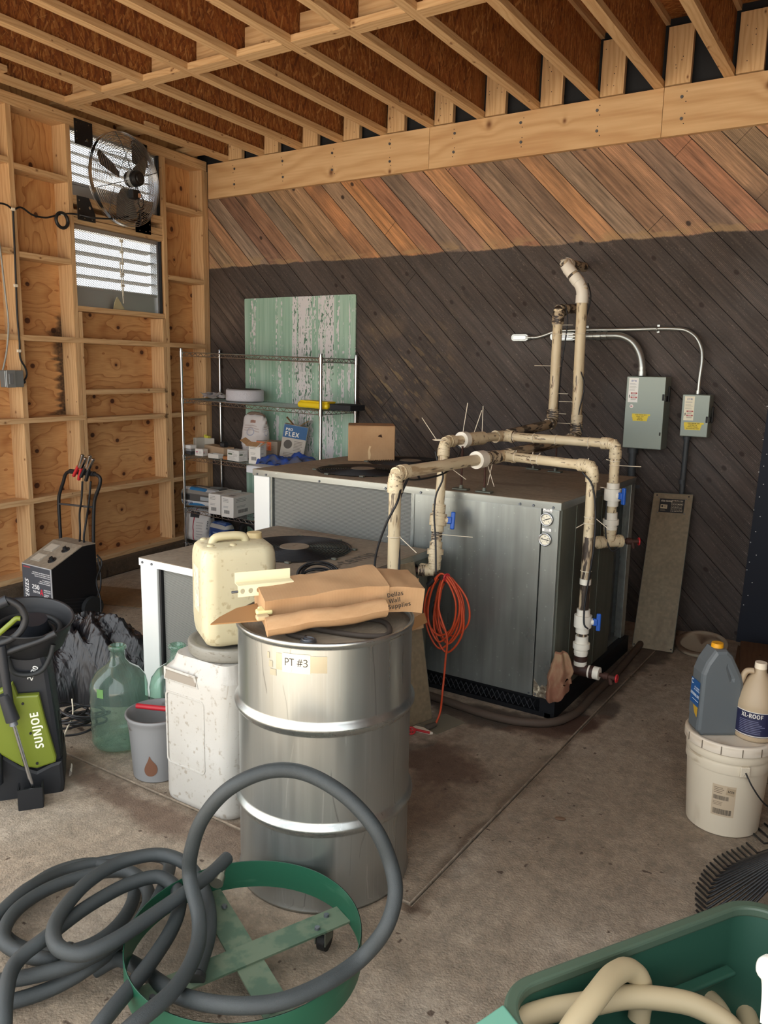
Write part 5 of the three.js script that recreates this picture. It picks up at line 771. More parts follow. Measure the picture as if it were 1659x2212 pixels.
// ---------------------------------------------------------------- steel drum and what lies on it
const depthAt = (px, py, d) => camera.position.clone().addScaledVector(ray(px, py), d);
const DR = { x: 3.912, z: 3.378, r: 0.286, h: 0.89 };
{
  const t = thing('steel_drum', 'shiny dented steel drum with a taped PT #3 label', 'drum', [DR.x, 0, DR.z]), { r, h } = DR;
  const yr = (py) => yOn(4.086, 3.606, py), r1 = yr(1578), r2 = yr(1795), rib = (y) => [[r, y - 0.026], [r + 0.006, y - 0.018], [r + 0.014, y - 0.004], [r + 0.014, y + 0.006], [r + 0.005, y + 0.018], [r, y + 0.026]];
  const scratch = canvasTex(1024, 512, (c, w, h2) => { c.fillStyle = '#acb0ae'; c.fillRect(0, 0, w, h2); for (let i = 0; i < 1400; i++) { c.globalAlpha = rr(0.03, 0.12); c.fillStyle = rnd() < 0.5 ? '#8f928e' : '#dfe2e2'; c.fillRect(rr(0, w), rr(0, h2), rr(1, 3), rr(4, 60)); } c.globalAlpha = 0.55; for (let i = 0; i < 130; i++) { c.strokeStyle = rnd() < 0.6 ? '#5e615e' : '#e6e8e6'; c.lineWidth = rr(0.5, 1.3); let x = rr(0, w), y = rr(0, h2), a = rr(-2.2, -0.6); c.beginPath(); c.moveTo(x, y); for (let k = 0; k < 5; k++) { a += rr(-0.4, 0.4); x += Math.cos(a) * rr(2, 9); y += Math.sin(a) * rr(3, 12); c.lineTo(x, y); } c.stroke(); } c.globalAlpha = 1; });
  const scrR = grey(512, 256, (u, v) => clamp(0.22 + 0.22 * fbm(u * 6, v * 6, 5, 6, 6) + 0.1 * (fbm(u * 120, v * 5, 2, 120, 5) - 0.5)));
  const steel = std(0xffffff, 1, { map: scratch, roughnessMap: scrR, metalness: 0.92 });
  mesh('shell', lathe([[r - 0.02, 0.0], [r + 0.004, 0.002], [r + 0.006, 0.012], [r, 0.024], ...rib(r2), ...rib(r1), [r, h - 0.024], [r + 0.004, h - 0.016]], 96), steel, t);
  mesh('rim', lathe([[r - 0.004, h - 0.022], [r + 0.006, h - 0.016], [r + 0.0065, h - 0.004], [r + 0.002, h], [r - 0.005, h - 0.002], [r - 0.006, h - 0.02]], 96), steel, t);
  mesh('drum_head', lathe([[0, h - 0.020], [r - 0.005, h - 0.020]], 64), M.dust, t);
  const bp = atY(666, 1386, h - 0.01).sub(V(DR.x, 0, DR.z)); mesh('bung_cap', [cyl(0.024, 0.026, 0.016, 24, 0, 0, 0), xf(new THREE.TorusGeometry(0.018, 0.003, 6, 24), { r: [Math.PI / 2, 0, 0], p: [0, 0.009, 0] }), box(0.028, 0.006, 0.007, 0, 0.009, 0)], M.bolt, t, [bp.x, h - 0.011, bp.z]);
  const th = 0.652 - 0.31, seg = (hh, len, rad, c) => new THREE.CylinderGeometry(rad, rad, hh, 16, 1, true, c - len / 2, len);
  mesh('clear_tape', seg(0.052, 0.56, r + 0.0008, th + 0.05), std(0xa8a594, 0.22, { metalness: 0.75 }), t, [0, yr(1437), 0]);
  mesh('paper_label', seg(0.060, 0.31, r + 0.0014, th), std(0xffffff, 0.6, { map: canvasTex(256, 160, (c) => { c.fillStyle = '#ddd0b8'; c.fillRect(0, 0, 256, 160); c.fillStyle = '#141214'; c.font = '86px sans-serif'; c.textAlign = 'center'; c.fillText('PT #3', 128, 102); c.strokeStyle = '#a89878'; c.lineWidth = 2; c.beginPath(); c.moveTo(86, 110); c.lineTo(92, 130); c.lineTo(84, 158); c.stroke(); }) }), t, [0, yr(1437), 0]);
  for (const [da, py, w] of [[-0.30, 1446, 0.05], [-0.27, 1463, 0.08], [-0.33, 1428, 0.03]]) mesh('glue_residue', seg(0.02, w, r + 0.0009, th + da), std(0xa79e86, 0.8), t, [0, yr(py), 0]);
}
{
  // hose end lying on the drum head
  const y = DR.h - 0.008; tag(mesh('hose_offcut', tube([[770, 1338], [800, 1338], [828, 1343], [842, 1358], [834, 1372], [800, 1374], [740, 1368], [690, 1360], [640, 1352], [612, 1356], [628, 1370], [660, 1378]].map(([a, b]) => atY(a, b, y)), 0.0085, { rs: 8, seg: 90 }), std(0x3a322b, 0.8)), 'dusty black hose offcut curled on the drum head', 'hose');
  // flattened cardboard box
  const A = V(3.785, 0, 3.635), B = V(4.145, 0, 3.155), u = B.clone().sub(A).normalize(), t = thing('cardboard_bundle', 'crushed brown cardboard box lying across the drum with scribbled writing', 'cardboard', [(A.x + B.x) / 2, DR.h - 0.0, (A.z + B.z) / 2], Math.atan2(-u.z, u.x));
  const crush = (g, s, a) => { g = mergeVertices(g); const p = g.attributes.position; for (let i = 0; i < p.count; i++) { const x = p.getX(i), y = p.getY(i), z = p.getZ(i); p.setXYZ(i, x, y + (fbm(x * 9 + s, z * 9 + 3, 3) - 0.5) * a, z + (fbm(x * 11 + s, y * 14, 3) - 0.5) * a); } g.computeVertexNormals(); return g; };
  const crinkle = (w, h, d, s) => crush(new THREE.BoxGeometry(w, h, d, 16, 4, 6), s, 0.026);
  mesh('main_panel', uvBox(crinkle(0.40, 0.095, 0.17, 2), 'x'), M.card, t, [-0.045, 0.078, -0.01], [0.12, 0, 0.05]);
  mesh('end_panel', uvBox(crinkle(0.19, 0.085, 0.19, 7), 'z'), M.card, t, [0.185, 0.074, -0.015], [0.1, -0.08, -0.06]);
  const rf = tube([V(-0.25, 0.03, 0.115), V(-0.1, 0.045, 0.12), V(0.04, 0.052, 0.115), V(0.13, 0.056, 0.105)], 0.030, { rs: 10, seg: 24 }); mesh('rolled_flap', crush(rf, 4, 0.014), M.card, t);
  const fl = new THREE.BufferGeometry(); { const s = extrude([[0, 0], [-0.20, 0.055], [-0.16, 0.09], [-0.09, 0.13], [0.0, 0.14]], 0.004); s.rotateX(-Math.PI / 2); mesh('loose_flap', uvBox(s, 'x'), M.cardIn, t, [-0.20, 0.035, 0.07], [0.12, 0.2, 0.02]); }
  for (const [x, z, s, c] of [[-0.245, 0.06, 1, 0xd8cf96], [-0.255, 0.085, 0.8, 0xbfa982], [-0.235, 0.03, 0.9, 0xd9d29c]]) mesh('packing_scrap', crush(rbox(0.05 * s, 0.016, 0.03, 0.006, 3), x * 50, 0.012), std(c, 0.8), t, [x, 0.05 + rr(0, 0.02), z]);
  { const wg = ['Dellas', 'Wall', 'Supplies'].map((w, i) => { const q = text3(w, 0.0135, 0.0006); q.translate(i === 1 ? 0.004 : 0, -i * 0.019, 0); return q; }); mesh('handwriting', merge(wg), std(0x2d241a, 0.8), t, [0.140, 0.086, 0.1005], [-0.1, -0.06, 0.10]); }
  // perforated strip sticking out of the bundle
  const sh = new THREE.Shape(); sh.moveTo(-0.09, -0.018); sh.lineTo(0.09, -0.018); sh.lineTo(0.09, 0.018); sh.lineTo(-0.09, 0.018); sh.closePath(); for (let i = 0; i < 6; i++) { const h = new THREE.Path(); h.absellipse(-0.075 + i * 0.026, 0, 0.0075, 0.0085, 0, Math.PI * 2, true); sh.holes.push(h); }
  const sp = thing('perforated_strip', 'cream slotted metal strip poking out of the cardboard bundle', 'strip', t.position.clone().add(V(-0.150, 0.11, 0.165)), t.rotation.y + 0.06); mesh('punched_face', extrude(sh, 0.002), std(0xe2d9b4, 0.5), sp, [0, 0, 0.0]); mesh('folded_ledge', box(0.18, 0.002, 0.04, 0, 0.018, -0.02), std(0xe2d9b4, 0.5), sp); mesh('upper_face', box(0.18, 0.034, 0.002, 0, 0.034, -0.04), std(0xe2d9b4, 0.5), sp); mesh('screw', xf(cyl(0.004, 0.004, 0.02, 8), { r: [0, 0, Math.PI / 2], p: [-0.1, 0, 0.002] }), M.bolt, sp);
}
// cable, pump and clamp on the small unit
{
  const H = 0.781, c = atY(690, 1262, H + 0.03), g = []; for (let i = 0; i < 6; i++) { const q = new THREE.TorusGeometry(0.075 + rr(-0.012, 0.012), 0.006, 6, 36); q.scale(1, 0.62, 1); q.rotateX(-0.5 + rr(-0.25, 0.25)); q.rotateY(0.5 + rr(-0.2, 0.2)); q.translate(rr(-0.015, 0.015), 0.055 + i * 0.004, rr(-0.02, 0.02)); g.push(q); }
  tag(mesh('cable_coil', merge(g), M.blackPlastic, scene, [c.x, H, c.z]), 'black cable coiled on the small chiller behind the cardboard', 'cable');
  const p = atY(728, 1262, H + 0.03), pm = thing('transformer_block', 'finned black transformer block with red leads beside the coiled cable', 'transformer', [p.x, H, p.z], 0.5); mesh('housing', rbox(0.10, 0.06, 0.07, 0.012, 3), M.black, pm, [0, 0.031, 0]); for (let i = 0; i < 6; i++) mesh('fin', box(0.006, 0.05, 0.074), M.blackPlastic, pm, [-0.04 + i * 0.014, 0.034, 0.0]);
  mesh('red_lead', tube([V(0.05, 0.03, 0), V(0.11, 0.02, 0.02), V(0.19, 0.008, 0.0), V(0.28, 0.006, 0.03)], 0.006, { rs: 6 }), std(0x7d1f24, 0.5), pm);
  const k = atY(645, 1275, H + 0.02), cl = thing('lamp_clamp', 'small chrome and black clamp on the small chiller', 'clamp', [k.x, H, k.z], 0.3); mesh('jaw', [rbox(0.06, 0.02, 0.03, 0.006, 2, 0, 0.03, 0), rbox(0.05, 0.012, 0.03, 0.005, 2, 0, 0.006, 0)], M.chrome, cl); mesh('spring', xf(new THREE.TorusGeometry(0.012, 0.005, 6, 16), { p: [-0.02, 0.03, 0.016] }), M.black, cl); mesh('knob', new THREE.SphereGeometry(0.015, 12, 8).translate(-0.034, 0.032, 0), M.black, cl);
}

// ---------------------------------------------------------------- white tank, lid and jerrycan
function loft(outline, levels, capTop = true, capBottom = true) { // outline [[x,z]...] counter-clockwise, levels [[y, sx, sz]...]
  const n = outline.length, pos = [], idx = []; for (const [y, sx, sz] of levels) for (const [x, z] of outline) pos.push(x * sx, y, z * sz);
  for (let l = 0; l + 1 < levels.length; l++) for (let i = 0; i < n; i++) { const a = l * n + i, b = l * n + (i + 1) % n, c = a + n, d = b + n; idx.push(a, c, b, b, c, d); }
  const cap = (l, up) => { const c = pos.length / 3; pos.push(0, levels[l][0], 0); for (let i = 0; i < n; i++) { const a = l * n + i, b = l * n + (i + 1) % n; up ? idx.push(c, b, a) : idx.push(c, a, b); } };
  if (capBottom) cap(0, false); if (capTop) cap(levels.length - 1, true);
  const g = new THREE.BufferGeometry(); g.setAttribute('position', new THREE.Float32BufferAttribute(pos, 3)); g.setIndex(idx); g.computeVertexNormals(); return g;
}
const outlineOf = (w, d, r, s = 6) => roundRect(w, d, r).getPoints(s).slice(0, -1).map((p) => [p.x, -p.y]);
const dirtyWhite = tex(512, 512, (u, v) => { const a = fbm(u * 4, v * 4, 4, 4, 4), k = sstep(0.60, 0.82, fbm(u * 40, v * 40, 4, 40, 40)), d = vn(u * 220, v * 220, 220, 220) > 0.955 ? 0.35 : 0; return mix3(mix3([192, 189, 182], [176, 171, 162], a), [128, 114, 96], k * 0.5 + d); });
M.tank = std(0xffffff, 0.55, { map: rep(dirtyWhite, 1.5, 1.5) });
{
  const W = 0.375, t = thing('plastic_tank', 'tall white square plastic tank with a recessed grip and panel', 'tank', [3.315, 0, 3.225]), o = outlineOf(W, W, 0.065, 5);
  const yT = yOn(3.465, 3.42, 1492);
  let g = loft(o, [[0.0, 0.93, 0.93], [0.012, 0.985, 0.985], [0.03, 1, 1], [yT - 0.01, 1, 1], [yT + 0.012, 0.985, 0.985], [0.565, 0.86, 0.86], [0.598, 0.80, 0.80]]);
  g = toCreasedNormals(g.toNonIndexed(), 0.7); uvBox(g, 'x'); g = uvBox(g, 'x');
  mesh('tank_body', g, M.tank, t);
  const f = W / 2, yy = (py) => yOn(3.25, 3.41, py);
  // raised rim round the panel, above it a plate coloured with the shade of the grip
  const fr = roundRect(0.205, yy(1500) - yy(1655), 0.02), hole = roundRect(0.195, yy(1500) - yy(1655) - 0.010, 0.017); fr.holes.push(new THREE.Path(hole.getPoints(6))); mesh('panel_bead', extrude(fr, 0.003, 0.001), M.tank, t, [-0.045, (yy(1500) + yy(1655)) / 2, f - 0.001]);
  const gr = shapeOf([[-0.09, -0.024], [0.09, -0.024], [0.075, 0.020], [-0.09, 0.024]]), gi = shapeOf([[-0.082, -0.017], [0.08, -0.017], [0.068, 0.014], [-0.082, 0.017]]); gr.holes.push(new THREE.Path(gi.getPoints())); mesh('grip_rim', extrude(gr, 0.004, 0.0015), M.tank, t, [-0.06, yy(1462), f - 0.002]); mesh('grip_shade_plate', xf(box(0.165, 0.036, 0.002), { r: [-0.35, 0, 0] }), std(0x8d8376, 0.8), t, [-0.06, yy(1462), f + 0.0015]);
  const ld = tag(lathe([[0.0, 0.042], [0.140, 0.044], [0.150, 0.052], [0.166, 0.052], [0.172, 0.046], [0.172, 0.014], [0.164, 0.002], [0.150, 0.0], [0.0, 0.0]], 56), null); const m = mesh('tank_lid', ld, std(0xb9b9b4, 0.5, { map: rep(dirtyWhite, 2, 2) }), scene, [3.335, 0.6005, 3.215]); tag(m, 'round grey plastic lid between the white tank and the jerrycan', 'lid');
  // jerrycan
  const j = thing('jerrycan', 'dusty cream plastic jerrycan standing on the round grey lid', 'jerrycan', [3.355, 0.6545, 3.225], 1.01), w = 0.285, d = 0.245, h = 0.385, oc = outlineOf(w, d, 0.055, 8);
  let jg = loft(oc, [[0, 0.72, 0.70], [0.008, 0.86, 0.84], [0.03, 0.95, 0.94], [0.06, 0.985, 0.98], [0.10, 1, 1], [h - 0.07, 1, 1], [h - 0.04, 0.985, 0.98], [h - 0.018, 0.94, 0.93], [h - 0.005, 0.84, 0.82], [h, 0.6, 0.6]]);
  jg = uvBox(jg.toNonIndexed(), 'x'); mesh('can_body', (() => { let q = mergeVertices(jg.deleteAttribute('uv').deleteAttribute('normal')); q.computeVertexNormals(); return uvBox(q, 'x'); })(), std(0xffffff, 0.5, { map: tex(512, 512, (u, v) => { const a = fbm(u * 4, v * 4, 4, 4, 4), k = sstep(0.6, 0.8, fbm(u * 40, v * 40, 4, 40, 40)); return mix3(mix3([208, 200, 170], [192, 182, 148], a), [150, 132, 98], k * 0.45); }, [1.4, 1.4]) }), j);
  const hd = mesh('carry_handle', tube([V(-0.085, h - 0.01, 0.015), V(-0.075, h + 0.014, 0.015), V(-0.02, h + 0.022, 0.015), V(0.035, h + 0.014, 0.015), V(0.045, h - 0.01, 0.015)], 0.016, { rs: 10 }), std(0xc6bb96, 0.5), j); mesh('screw_cap', cyl(0.028, 0.03, 0.03, 20, 0.09, h + 0.004, -0.03), std(0xcdb98a, 0.5), j);
  for (const [x, z] of [[-0.1, -0.06], [-0.02, 0.075], [-0.1, 0.06]]) mesh('moulded_dimple', new THREE.SphereGeometry(0.014, 12, 8).scale(1, 0.5, 1).translate(x, h - 0.002, z), std(0xc6bb96, 0.5), j);
  const th = canvasTex(128, 256, (c, w2, h2) => { c.fillStyle = '#d8d0b8'; c.fillRect(0, 0, w2, h2); for (let i = 0; i < 26; i++) { c.fillStyle = ['#c9c6c6', '#b9b2a2', '#e8e4dc'][i % 3]; c.fillRect(rr(10, 100), rr(10, 230), rr(8, 30), rr(6, 34)); } c.strokeStyle = '#4a4438'; for (let i = 0; i < 8; i++) { c.beginPath(); c.moveTo(rr(20, 100), rr(20, 200)); c.lineTo(rr(20, 100), rr(40, 240)); c.stroke(); } });
  printPlate(j, 'label_scraps', 0.085, 0.17, th, [-w / 2 - 0.0006, h * 0.55, 0.0], [0, -Math.PI / 2, 0]);
}

// ---------------------------------------------------------------- glass carboys, bucket
M.glass = phys(0xd2ebdf, 0.07, { transmission: 0.9, thickness: 0, ior: 1.5, specularIntensity: 1 });
{
  const prof = [[0, 0.004], [0.10, 0.004], [0.128, 0.016], [0.138, 0.04], [0.134, 0.065], [0.139, 0.09], [0.135, 0.125], [0.140, 0.15], [0.136, 0.19], [0.140, 0.215], [0.136, 0.25], [0.138, 0.275], [0.128, 0.315], [0.100, 0.350], [0.055, 0.378], [0.034, 0.400], [0.030, 0.430], [0.032, 0.444], [0.039, 0.450], [0.039, 0.460], [0.034, 0.466], [0.027, 0.466], [0.025, 0.44]];
  const geo = lathe(prof.map(([r, y]) => [r > 0.05 ? r * 0.905 : r, y]), 56);
  const c1 = atY(262, 1606, 0), c2 = atY(286, 1566, 0);
  const t = thing('glass_carboy', 'ribbed greenish glass carboy with a green sticker on the floor', 'carboy', [c1.x, 0.001, c1.z], 0, 'glass carboys'); mesh('bottle', geo, M.glass, t);
  mesh('sticker', new THREE.CylinderGeometry(0.1265, 0.1265, 0.04, 8, 1, true, 0.10, 0.26), std(0x7fb06a, 0.5), t, [0, 0.285, 0]);
  const u = thing('glass_carboy', 'clear glass carboy half hidden behind the one with the sticker', 'carboy', [2.833, 0.001, 3.048], 0, 'glass carboys'); mesh('bottle', geo, M.glass, u);
  // grey bucket
  const b = thing('grey_bucket', 'grey plastic bucket with a stained side next to the carboy', 'bucket', [2.965, 0.0005, 3.285]), m = std(0xffffff, 0.55, { map: tex(256, 256, (u2, v) => { const k = sstep(0.64, 0.76, fbm(u2 * 9, v * 9, 4, 9, 9)); return mix3([128, 128, 128], [72, 58, 50], k * 0.8); }) });
  mesh('wall', lathe([[0.0, 0.002], [0.098, 0.0], [0.103, 0.006], [0.115, 0.20], [0.1205, 0.235], [0.123, 0.25], [0.130, 0.262], [0.129, 0.272], [0.120, 0.273], [0.112, 0.24], [0.098, 0.012], [0, 0.010]], 52), m, b);
  const es = new THREE.Shape(); es.moveTo(0, 0.075); es.bezierCurveTo(0.004, 0.05, 0.03, 0.045, 0.028, 0.015); es.bezierCurveTo(0.026, -0.02, -0.02, -0.026, -0.026, 0.004); es.bezierCurveTo(-0.03, 0.03, -0.008, 0.045, -0.003, 0.075); const st = new THREE.ShapeGeometry(es, 10), sp = st.attributes.position; for (let i = 0; i < sp.count; i++) { const y = 0.048 + sp.getY(i), rr2 = 0.1045 + y * 0.0585, th = 0.55 + sp.getX(i) / rr2; sp.setXYZ(i, Math.sin(th) * rr2, y, Math.cos(th) * rr2); } st.computeVertexNormals(); mesh('stuck_leaf', st, std(0x6a4632, 0.85), b).userData.label = 'dry brown leaf stuck to the bucket';
  tag(mesh('squeegee_handle', rod(V(2.895, 0.292, 3.33), V(3.11, 0.302, 3.265), 0.011, 12), std(0xa8202c, 0.4)), 'red tool handle lying across the grey bucket', 'handle');
}
// black rubbish bag: a mound of creased plastic
{
  const N = 150, K = 100, pos = [], uvs = [], idx = [], cx = 1.80, cz = 2.90, ux = Math.cos(-0.35), uz = Math.sin(-0.35);
  const ridge = (x, y, o) => { let s = 0, a = 0.5; for (let i = 0; i < o; i++) { s += a * (1 - Math.abs(2 * vn(x, y) - 1)); x *= 2.1; y *= 2.1; a *= 0.5; } return s; };
  for (let j = 0; j <= K; j++) for (let i = 0; i <= N; i++) {
    const ang = (i / N) * Math.PI * 2, f = j / K, wob = 1 + 0.10 * Math.sin(ang * 3 + 1) + 0.07 * Math.sin(ang * 5) + 0.04 * Math.sin(ang * 11);
    const lx = Math.cos(ang) * f * 0.56 * wob, lz = Math.sin(ang) * f * 0.36 * wob, px = cx + lx * ux - lz * uz, pz = cz + lx * uz + lz * ux;
    const fall = Math.pow(1 - Math.pow(f, 2.6), 0.62), fold = ridge(px * 4 + 3 + Math.cos(ang) * 0.6, pz * 3 + ang * 1.4, 4), radial = 0.5 + 0.5 * Math.sin(ang * 17 + fold * 5);
    let y = fall * (0.34 + 0.08 * Math.sin(px * 3.1) + 0.27 * (fold - 0.55)) + (f > 0.25 ? fall * 0.06 * radial * Math.min(1, f * 1.6) : 0); if (j === K) y = 0.0; pos.push(px, Math.max(0.002, y), pz); uvs.push(px, pz);
  }
  for (let j = 0; j < K; j++) for (let i = 0; i < N; i++) { const a = j * (N + 1) + i, b = a + 1, c = a + N + 1, d = c + 1; idx.push(a, b, c, b, d, c); }
  const g = new THREE.BufferGeometry(); g.setAttribute('position', new THREE.Float32BufferAttribute(pos, 3)); g.setAttribute('uv', new THREE.Float32BufferAttribute(uvs, 2)); g.setIndex(idx); g.computeVertexNormals();
  const crease = grey(512, 512, (u, v) => clamp(0.5 * ridge(u * 14, v * 5 + 2 * vn(u * 3, v * 3), 4) + 0.5 * ridge(u * 6 + 9 + v * 3, v * 16, 3)), [1.6, 1.6]);
  const t = thing('rubbish_bag', 'crumpled black plastic sheet heaped on the floor before the charger', 'plastic bag'); mesh('plastic_heap', g, std(0x18181c, 0.34, { bumpMap: crease, bumpScale: 0.02 }), t);
  const ear = new THREE.BufferGeometry(); { const P = [atY(262, 1345, 0.36), atY(225, 1395, 0.24), atY(250, 1470, 0.10), atY(262, 1530, 0.03), atY(272, 1440, 0.08), atY(285, 1372, 0.16)]; ear.setAttribute('position', new THREE.Float32BufferAttribute(P.flatMap((p) => p.toArray()), 3)); ear.setIndex([0, 1, 2, 0, 2, 4, 2, 3, 4, 0, 4, 5]); ear.computeVertexNormals(); } mesh('torn_flap', ear, std(0x1c1c1f, 0.4), t);
}
// coiled black cord and scraps on the floor
{
  const c = atY(165, 1578, 0), g = []; for (let i = 0; i < 9; i++) { const q = new THREE.TorusGeometry(rr(0.07, 0.12), 0.0055, 6, 32); q.scale(1, rr(0.5, 0.9), 1); q.rotateX(-Math.PI / 2 + rr(-0.35, 0.35)); q.rotateY(rr(0, 3)); q.translate(rr(-0.05, 0.05), 0.025 + i * 0.008, rr(-0.04, 0.04)); g.push(q); }
  const t = thing('cord_tangle', 'tangled black cord tied on the floor beside the washer', 'cord', [c.x, 0.012, c.z]); mesh('loops', g, M.blackPlastic, t).userData.kind = 'stuff'; mesh('cord_tie', tube([V(-0.02, 0.14, 0), V(0.02, 0.08, 0.03), V(0.06, 0.03, 0.10), V(0.12, 0.004, 0.16)], 0.0035, { rs: 5 }), M.tie, t);
  const s = atY(150, 1668, 0); tag(mesh('plastic_scrap', xf(new THREE.CylinderGeometry(0.012, 0.012, 0.07, 8, 1, true, 0, 2.6), { r: [Math.PI / 2, 0.9, 0] }), std(0xd9d2c8, 0.5), scene, [s.x, 0.012, s.z]), 'curled white plastic scrap on the floor by the washer', 'scrap');
  const f = atY(250, 1290, 0); tag(mesh('cardboard_sheet', uvBox(rbox(0.75, 0.006, 0.42, 0.002, 1), 'x'), std(0xd8c0a0, 0.85, { map: dustTex }), scene, [f.x + 0.1, 0.0045, f.z - 0.05], [0, 0.35, 0]), 'dusty brown cardboard sheet flat on the floor by the left wall', 'cardboard');
}
// wheeled battery charger
{
  const x0 = 0.66, x1 = 0.97, zf = 2.40, zb = 2.06, t = thing('battery_charger', 'black wheeled battery charger with a grey front panel of amp ratings', 'charger', [(x0 + x1) / 2, 0, zf]), W = x1 - x0, D = zf - zb;
  const P = (n, g, m, p, r) => mesh(n, g, m, t, p, r);
  const pr = extrude([[0, 0.05], [0, 0.385], [-0.235, 0.497], [-D, 0.502], [-D, 0.05]], W - 0.006, 0.002); pr.rotateY(-Math.PI / 2); pr.translate(W / 2 - 0.003, 0, 0);
  P('casing', pr, std(0x0c0d11, 0.5));
  P('sloped_panel', uvBox(box(W, 0.006, 0.262), 'x'), M.dust, [0, 0.4445, -0.117], [0.4425, 0, 0]); P('flat_top', uvBox(box(W, 0.006, D - 0.235), 'x'), M.dust, [0, 0.502, -0.235 - (D - 0.235) / 2]);
  const face = canvasTex(384, 512, (c, w, h) => {
    c.fillStyle = '#4b4e55'; c.fillRect(0, 0, w, h); lines(c, 14, 16, 100, 2, 7, '#c03a44', 4);
    c.fillStyle = '#f2f2f2'; c.textAlign = 'right'; c.font = 'bold 15px sans-serif'; ['High Amperage Battery Charger', 'Manual Control with Engine Start', 'Service Center Performance'].forEach((s, i) => c.fillText(s, 368, 62 + i * 19)); ['Charge Rapide', 'Démarrage Moteur', 'Commande Manuelle'].forEach((s, i) => c.fillText(s, 368, 128 + i * 18));
    c.save(); c.translate(78, 500); c.rotate(-Math.PI / 2); c.textAlign = 'left'; c.font = 'italic bold 68px sans-serif'; c.fillText('PROSERIES', 0, 0, 400); c.restore();
    c.textAlign = 'right'; c.font = 'bold 62px sans-serif'; c.fillText('250', 222, 232); c.font = 'bold 34px sans-serif'; c.fillText('50/10', 222, 272); c.font = 'bold 62px sans-serif'; c.fillText('125', 218, 366); c.font = 'bold 34px sans-serif'; c.fillText('50', 218, 406);
    c.fillStyle = '#dd2b42'; c.font = 'bold 84px sans-serif'; c.textAlign = 'center'; c.fillText('A', 248, 282, 42); c.fillText('A', 246, 416, 42); c.fillStyle = '#f0f0f0'; c.textAlign = 'left'; c.font = 'bold 17px sans-serif'; [[208, 6], [342, 12]].forEach(([y, v]) => { c.fillText('ENGINE START', 278, y + 20, 90); c.fillText(v + '/12 V BOOST', 278, y + 40, 90); c.fillText('CHARGE', 278, y + 66, 90); c.fillText('RAPID', 278, y + 84, 90); }); });
  printPlate(t, 'front_panel', W, 0.335, face, [0, 0.2175, 0.0035]); P('front_trim', [box(0.008, 0.34, 0.006, W / 2, 0.217, 0.003), box(W, 0.006, 0.006, 0, 0.387, 0.001)], std(0xb9babd, 0.4));
  const tl = 0.4425, on = (u, v) => V(u, 0.4445 + 0.005 + Math.sin(tl) * v, -0.117 - Math.cos(tl) * v);
  for (const v of [-0.055, 0.055]) { const m = P('meter_window', rbox(0.095, 0.008, 0.075, 0.003, 2), std(0xa49d90, 0.4), on(-0.07, v), [tl, 0, 0]); mesh('meter_scale', box(0.08, 0.002, 0.055), std(0xb9b2a4, 0.5), m, [0, 0.0045, 0]); }
  for (const v of [-0.055, 0.06]) { const k = P('selector_knob', [cyl(0.028, 0.030, 0.006, 20), cyl(0.012, 0.013, 0.022, 14, 0, 0.012, 0), rbox(0.006, 0.02, 0.028, 0.002, 1, 0, 0.016, 0)], M.blackPlastic, on(0.07, v), [tl, 0, 0]); }
  for (let i = 0; i < 4; i++) P('side_vent', xf(box(0.003, 0.006, 0.17), { r: [-0.18, 0, 0] }), M.blackPlastic, [W / 2 + 0.001, 0.09 + i * 0.022, -0.17]);
  for (const s of [-1, 1]) P('wheel', xf(cyl(0.075, 0.075, 0.035, 24), { r: [0, 0, Math.PI / 2] }), M.rubber, [s * (W / 2 + 0.02), 0.075, -D + 0.06]); P('foot', box(W, 0.05, 0.04, 0, 0.025, -0.03), M.blackPlastic);
  const L = (px, py, z = 2.045) => { const p = atZ(px, py, z); return V(p.x - t.position.x, p.y, z - t.position.z); };
  const loL = L(128, 1165); loL.x = -W / 2 + 0.02; const xl = L(128, 1110).x, xr = L(199, 1110).x;
  P('handle_frame', tube([V(xl, 0.25, 2.045 - zf), V(xl, 0.5, 2.045 - zf), L(127, 1085), L(128, 1070), L(137, 1040), L(142, 1024), L(152, 1018), L(178, 1021), L(204, 1024), L(216, 1032), L(216, 1045), L(205, 1078), L(203, 1095), V(xr, 0.5, 2.045 - zf), V(xr, 0.25, 2.045 - zf)], 0.0115, { rs: 10, seg: 120 }), M.black); P('handle_crossbar', rod(L(128, 1088), L(202, 1096), 0.007, 8), M.bolt); P('handle_grip', rod(L(152, 1018), L(204, 1024), 0.017, 12), M.blackPlastic);
  [[174, 1006, M.red, 'red'], [190, 1008, M.blackPlastic, 'black']].forEach(([px, py, gm, nm]) => { const c = L(px, py, 2.075), k = new THREE.Group(); k.name = 'battery_clamp'; k.userData.label = nm + ' handled battery clamp'; k.position.copy(c); k.rotation.z = -0.55; t.add(k); mesh('jaw', [xf(rbox(0.020, 0.10, 0.024, 0.006, 2), { r: [0, 0, 0.10], p: [-0.012, 0.03, 0] }), xf(rbox(0.020, 0.10, 0.024, 0.006, 2), { r: [0, 0, -0.12], p: [0.014, 0.03, 0] })], M.chrome, k); mesh('grip', [xf(rbox(0.018, 0.10, 0.022, 0.006, 2), { r: [0, 0, -0.12], p: [-0.022, -0.06, 0] }), xf(rbox(0.018, 0.09, 0.022, 0.006, 2), { r: [0, 0, 0.12], p: [0.022, -0.055, 0] })], gm, k); });
  P('clamp_lead', tube([L(178, 1040, 2.07), L(176, 1080, 2.07), L(172, 1110, 2.06), L(173, 1150, 2.06), L(172, 1172, 2.10)], 0.007, { rs: 7 }), M.black); P('clamp_lead', tube([L(196, 1040, 2.07), L(192, 1085, 2.07), L(187, 1120, 2.06), L(181, 1160, 2.08), L(182, 1176, 2.10)], 0.007, { rs: 7 }), M.black);
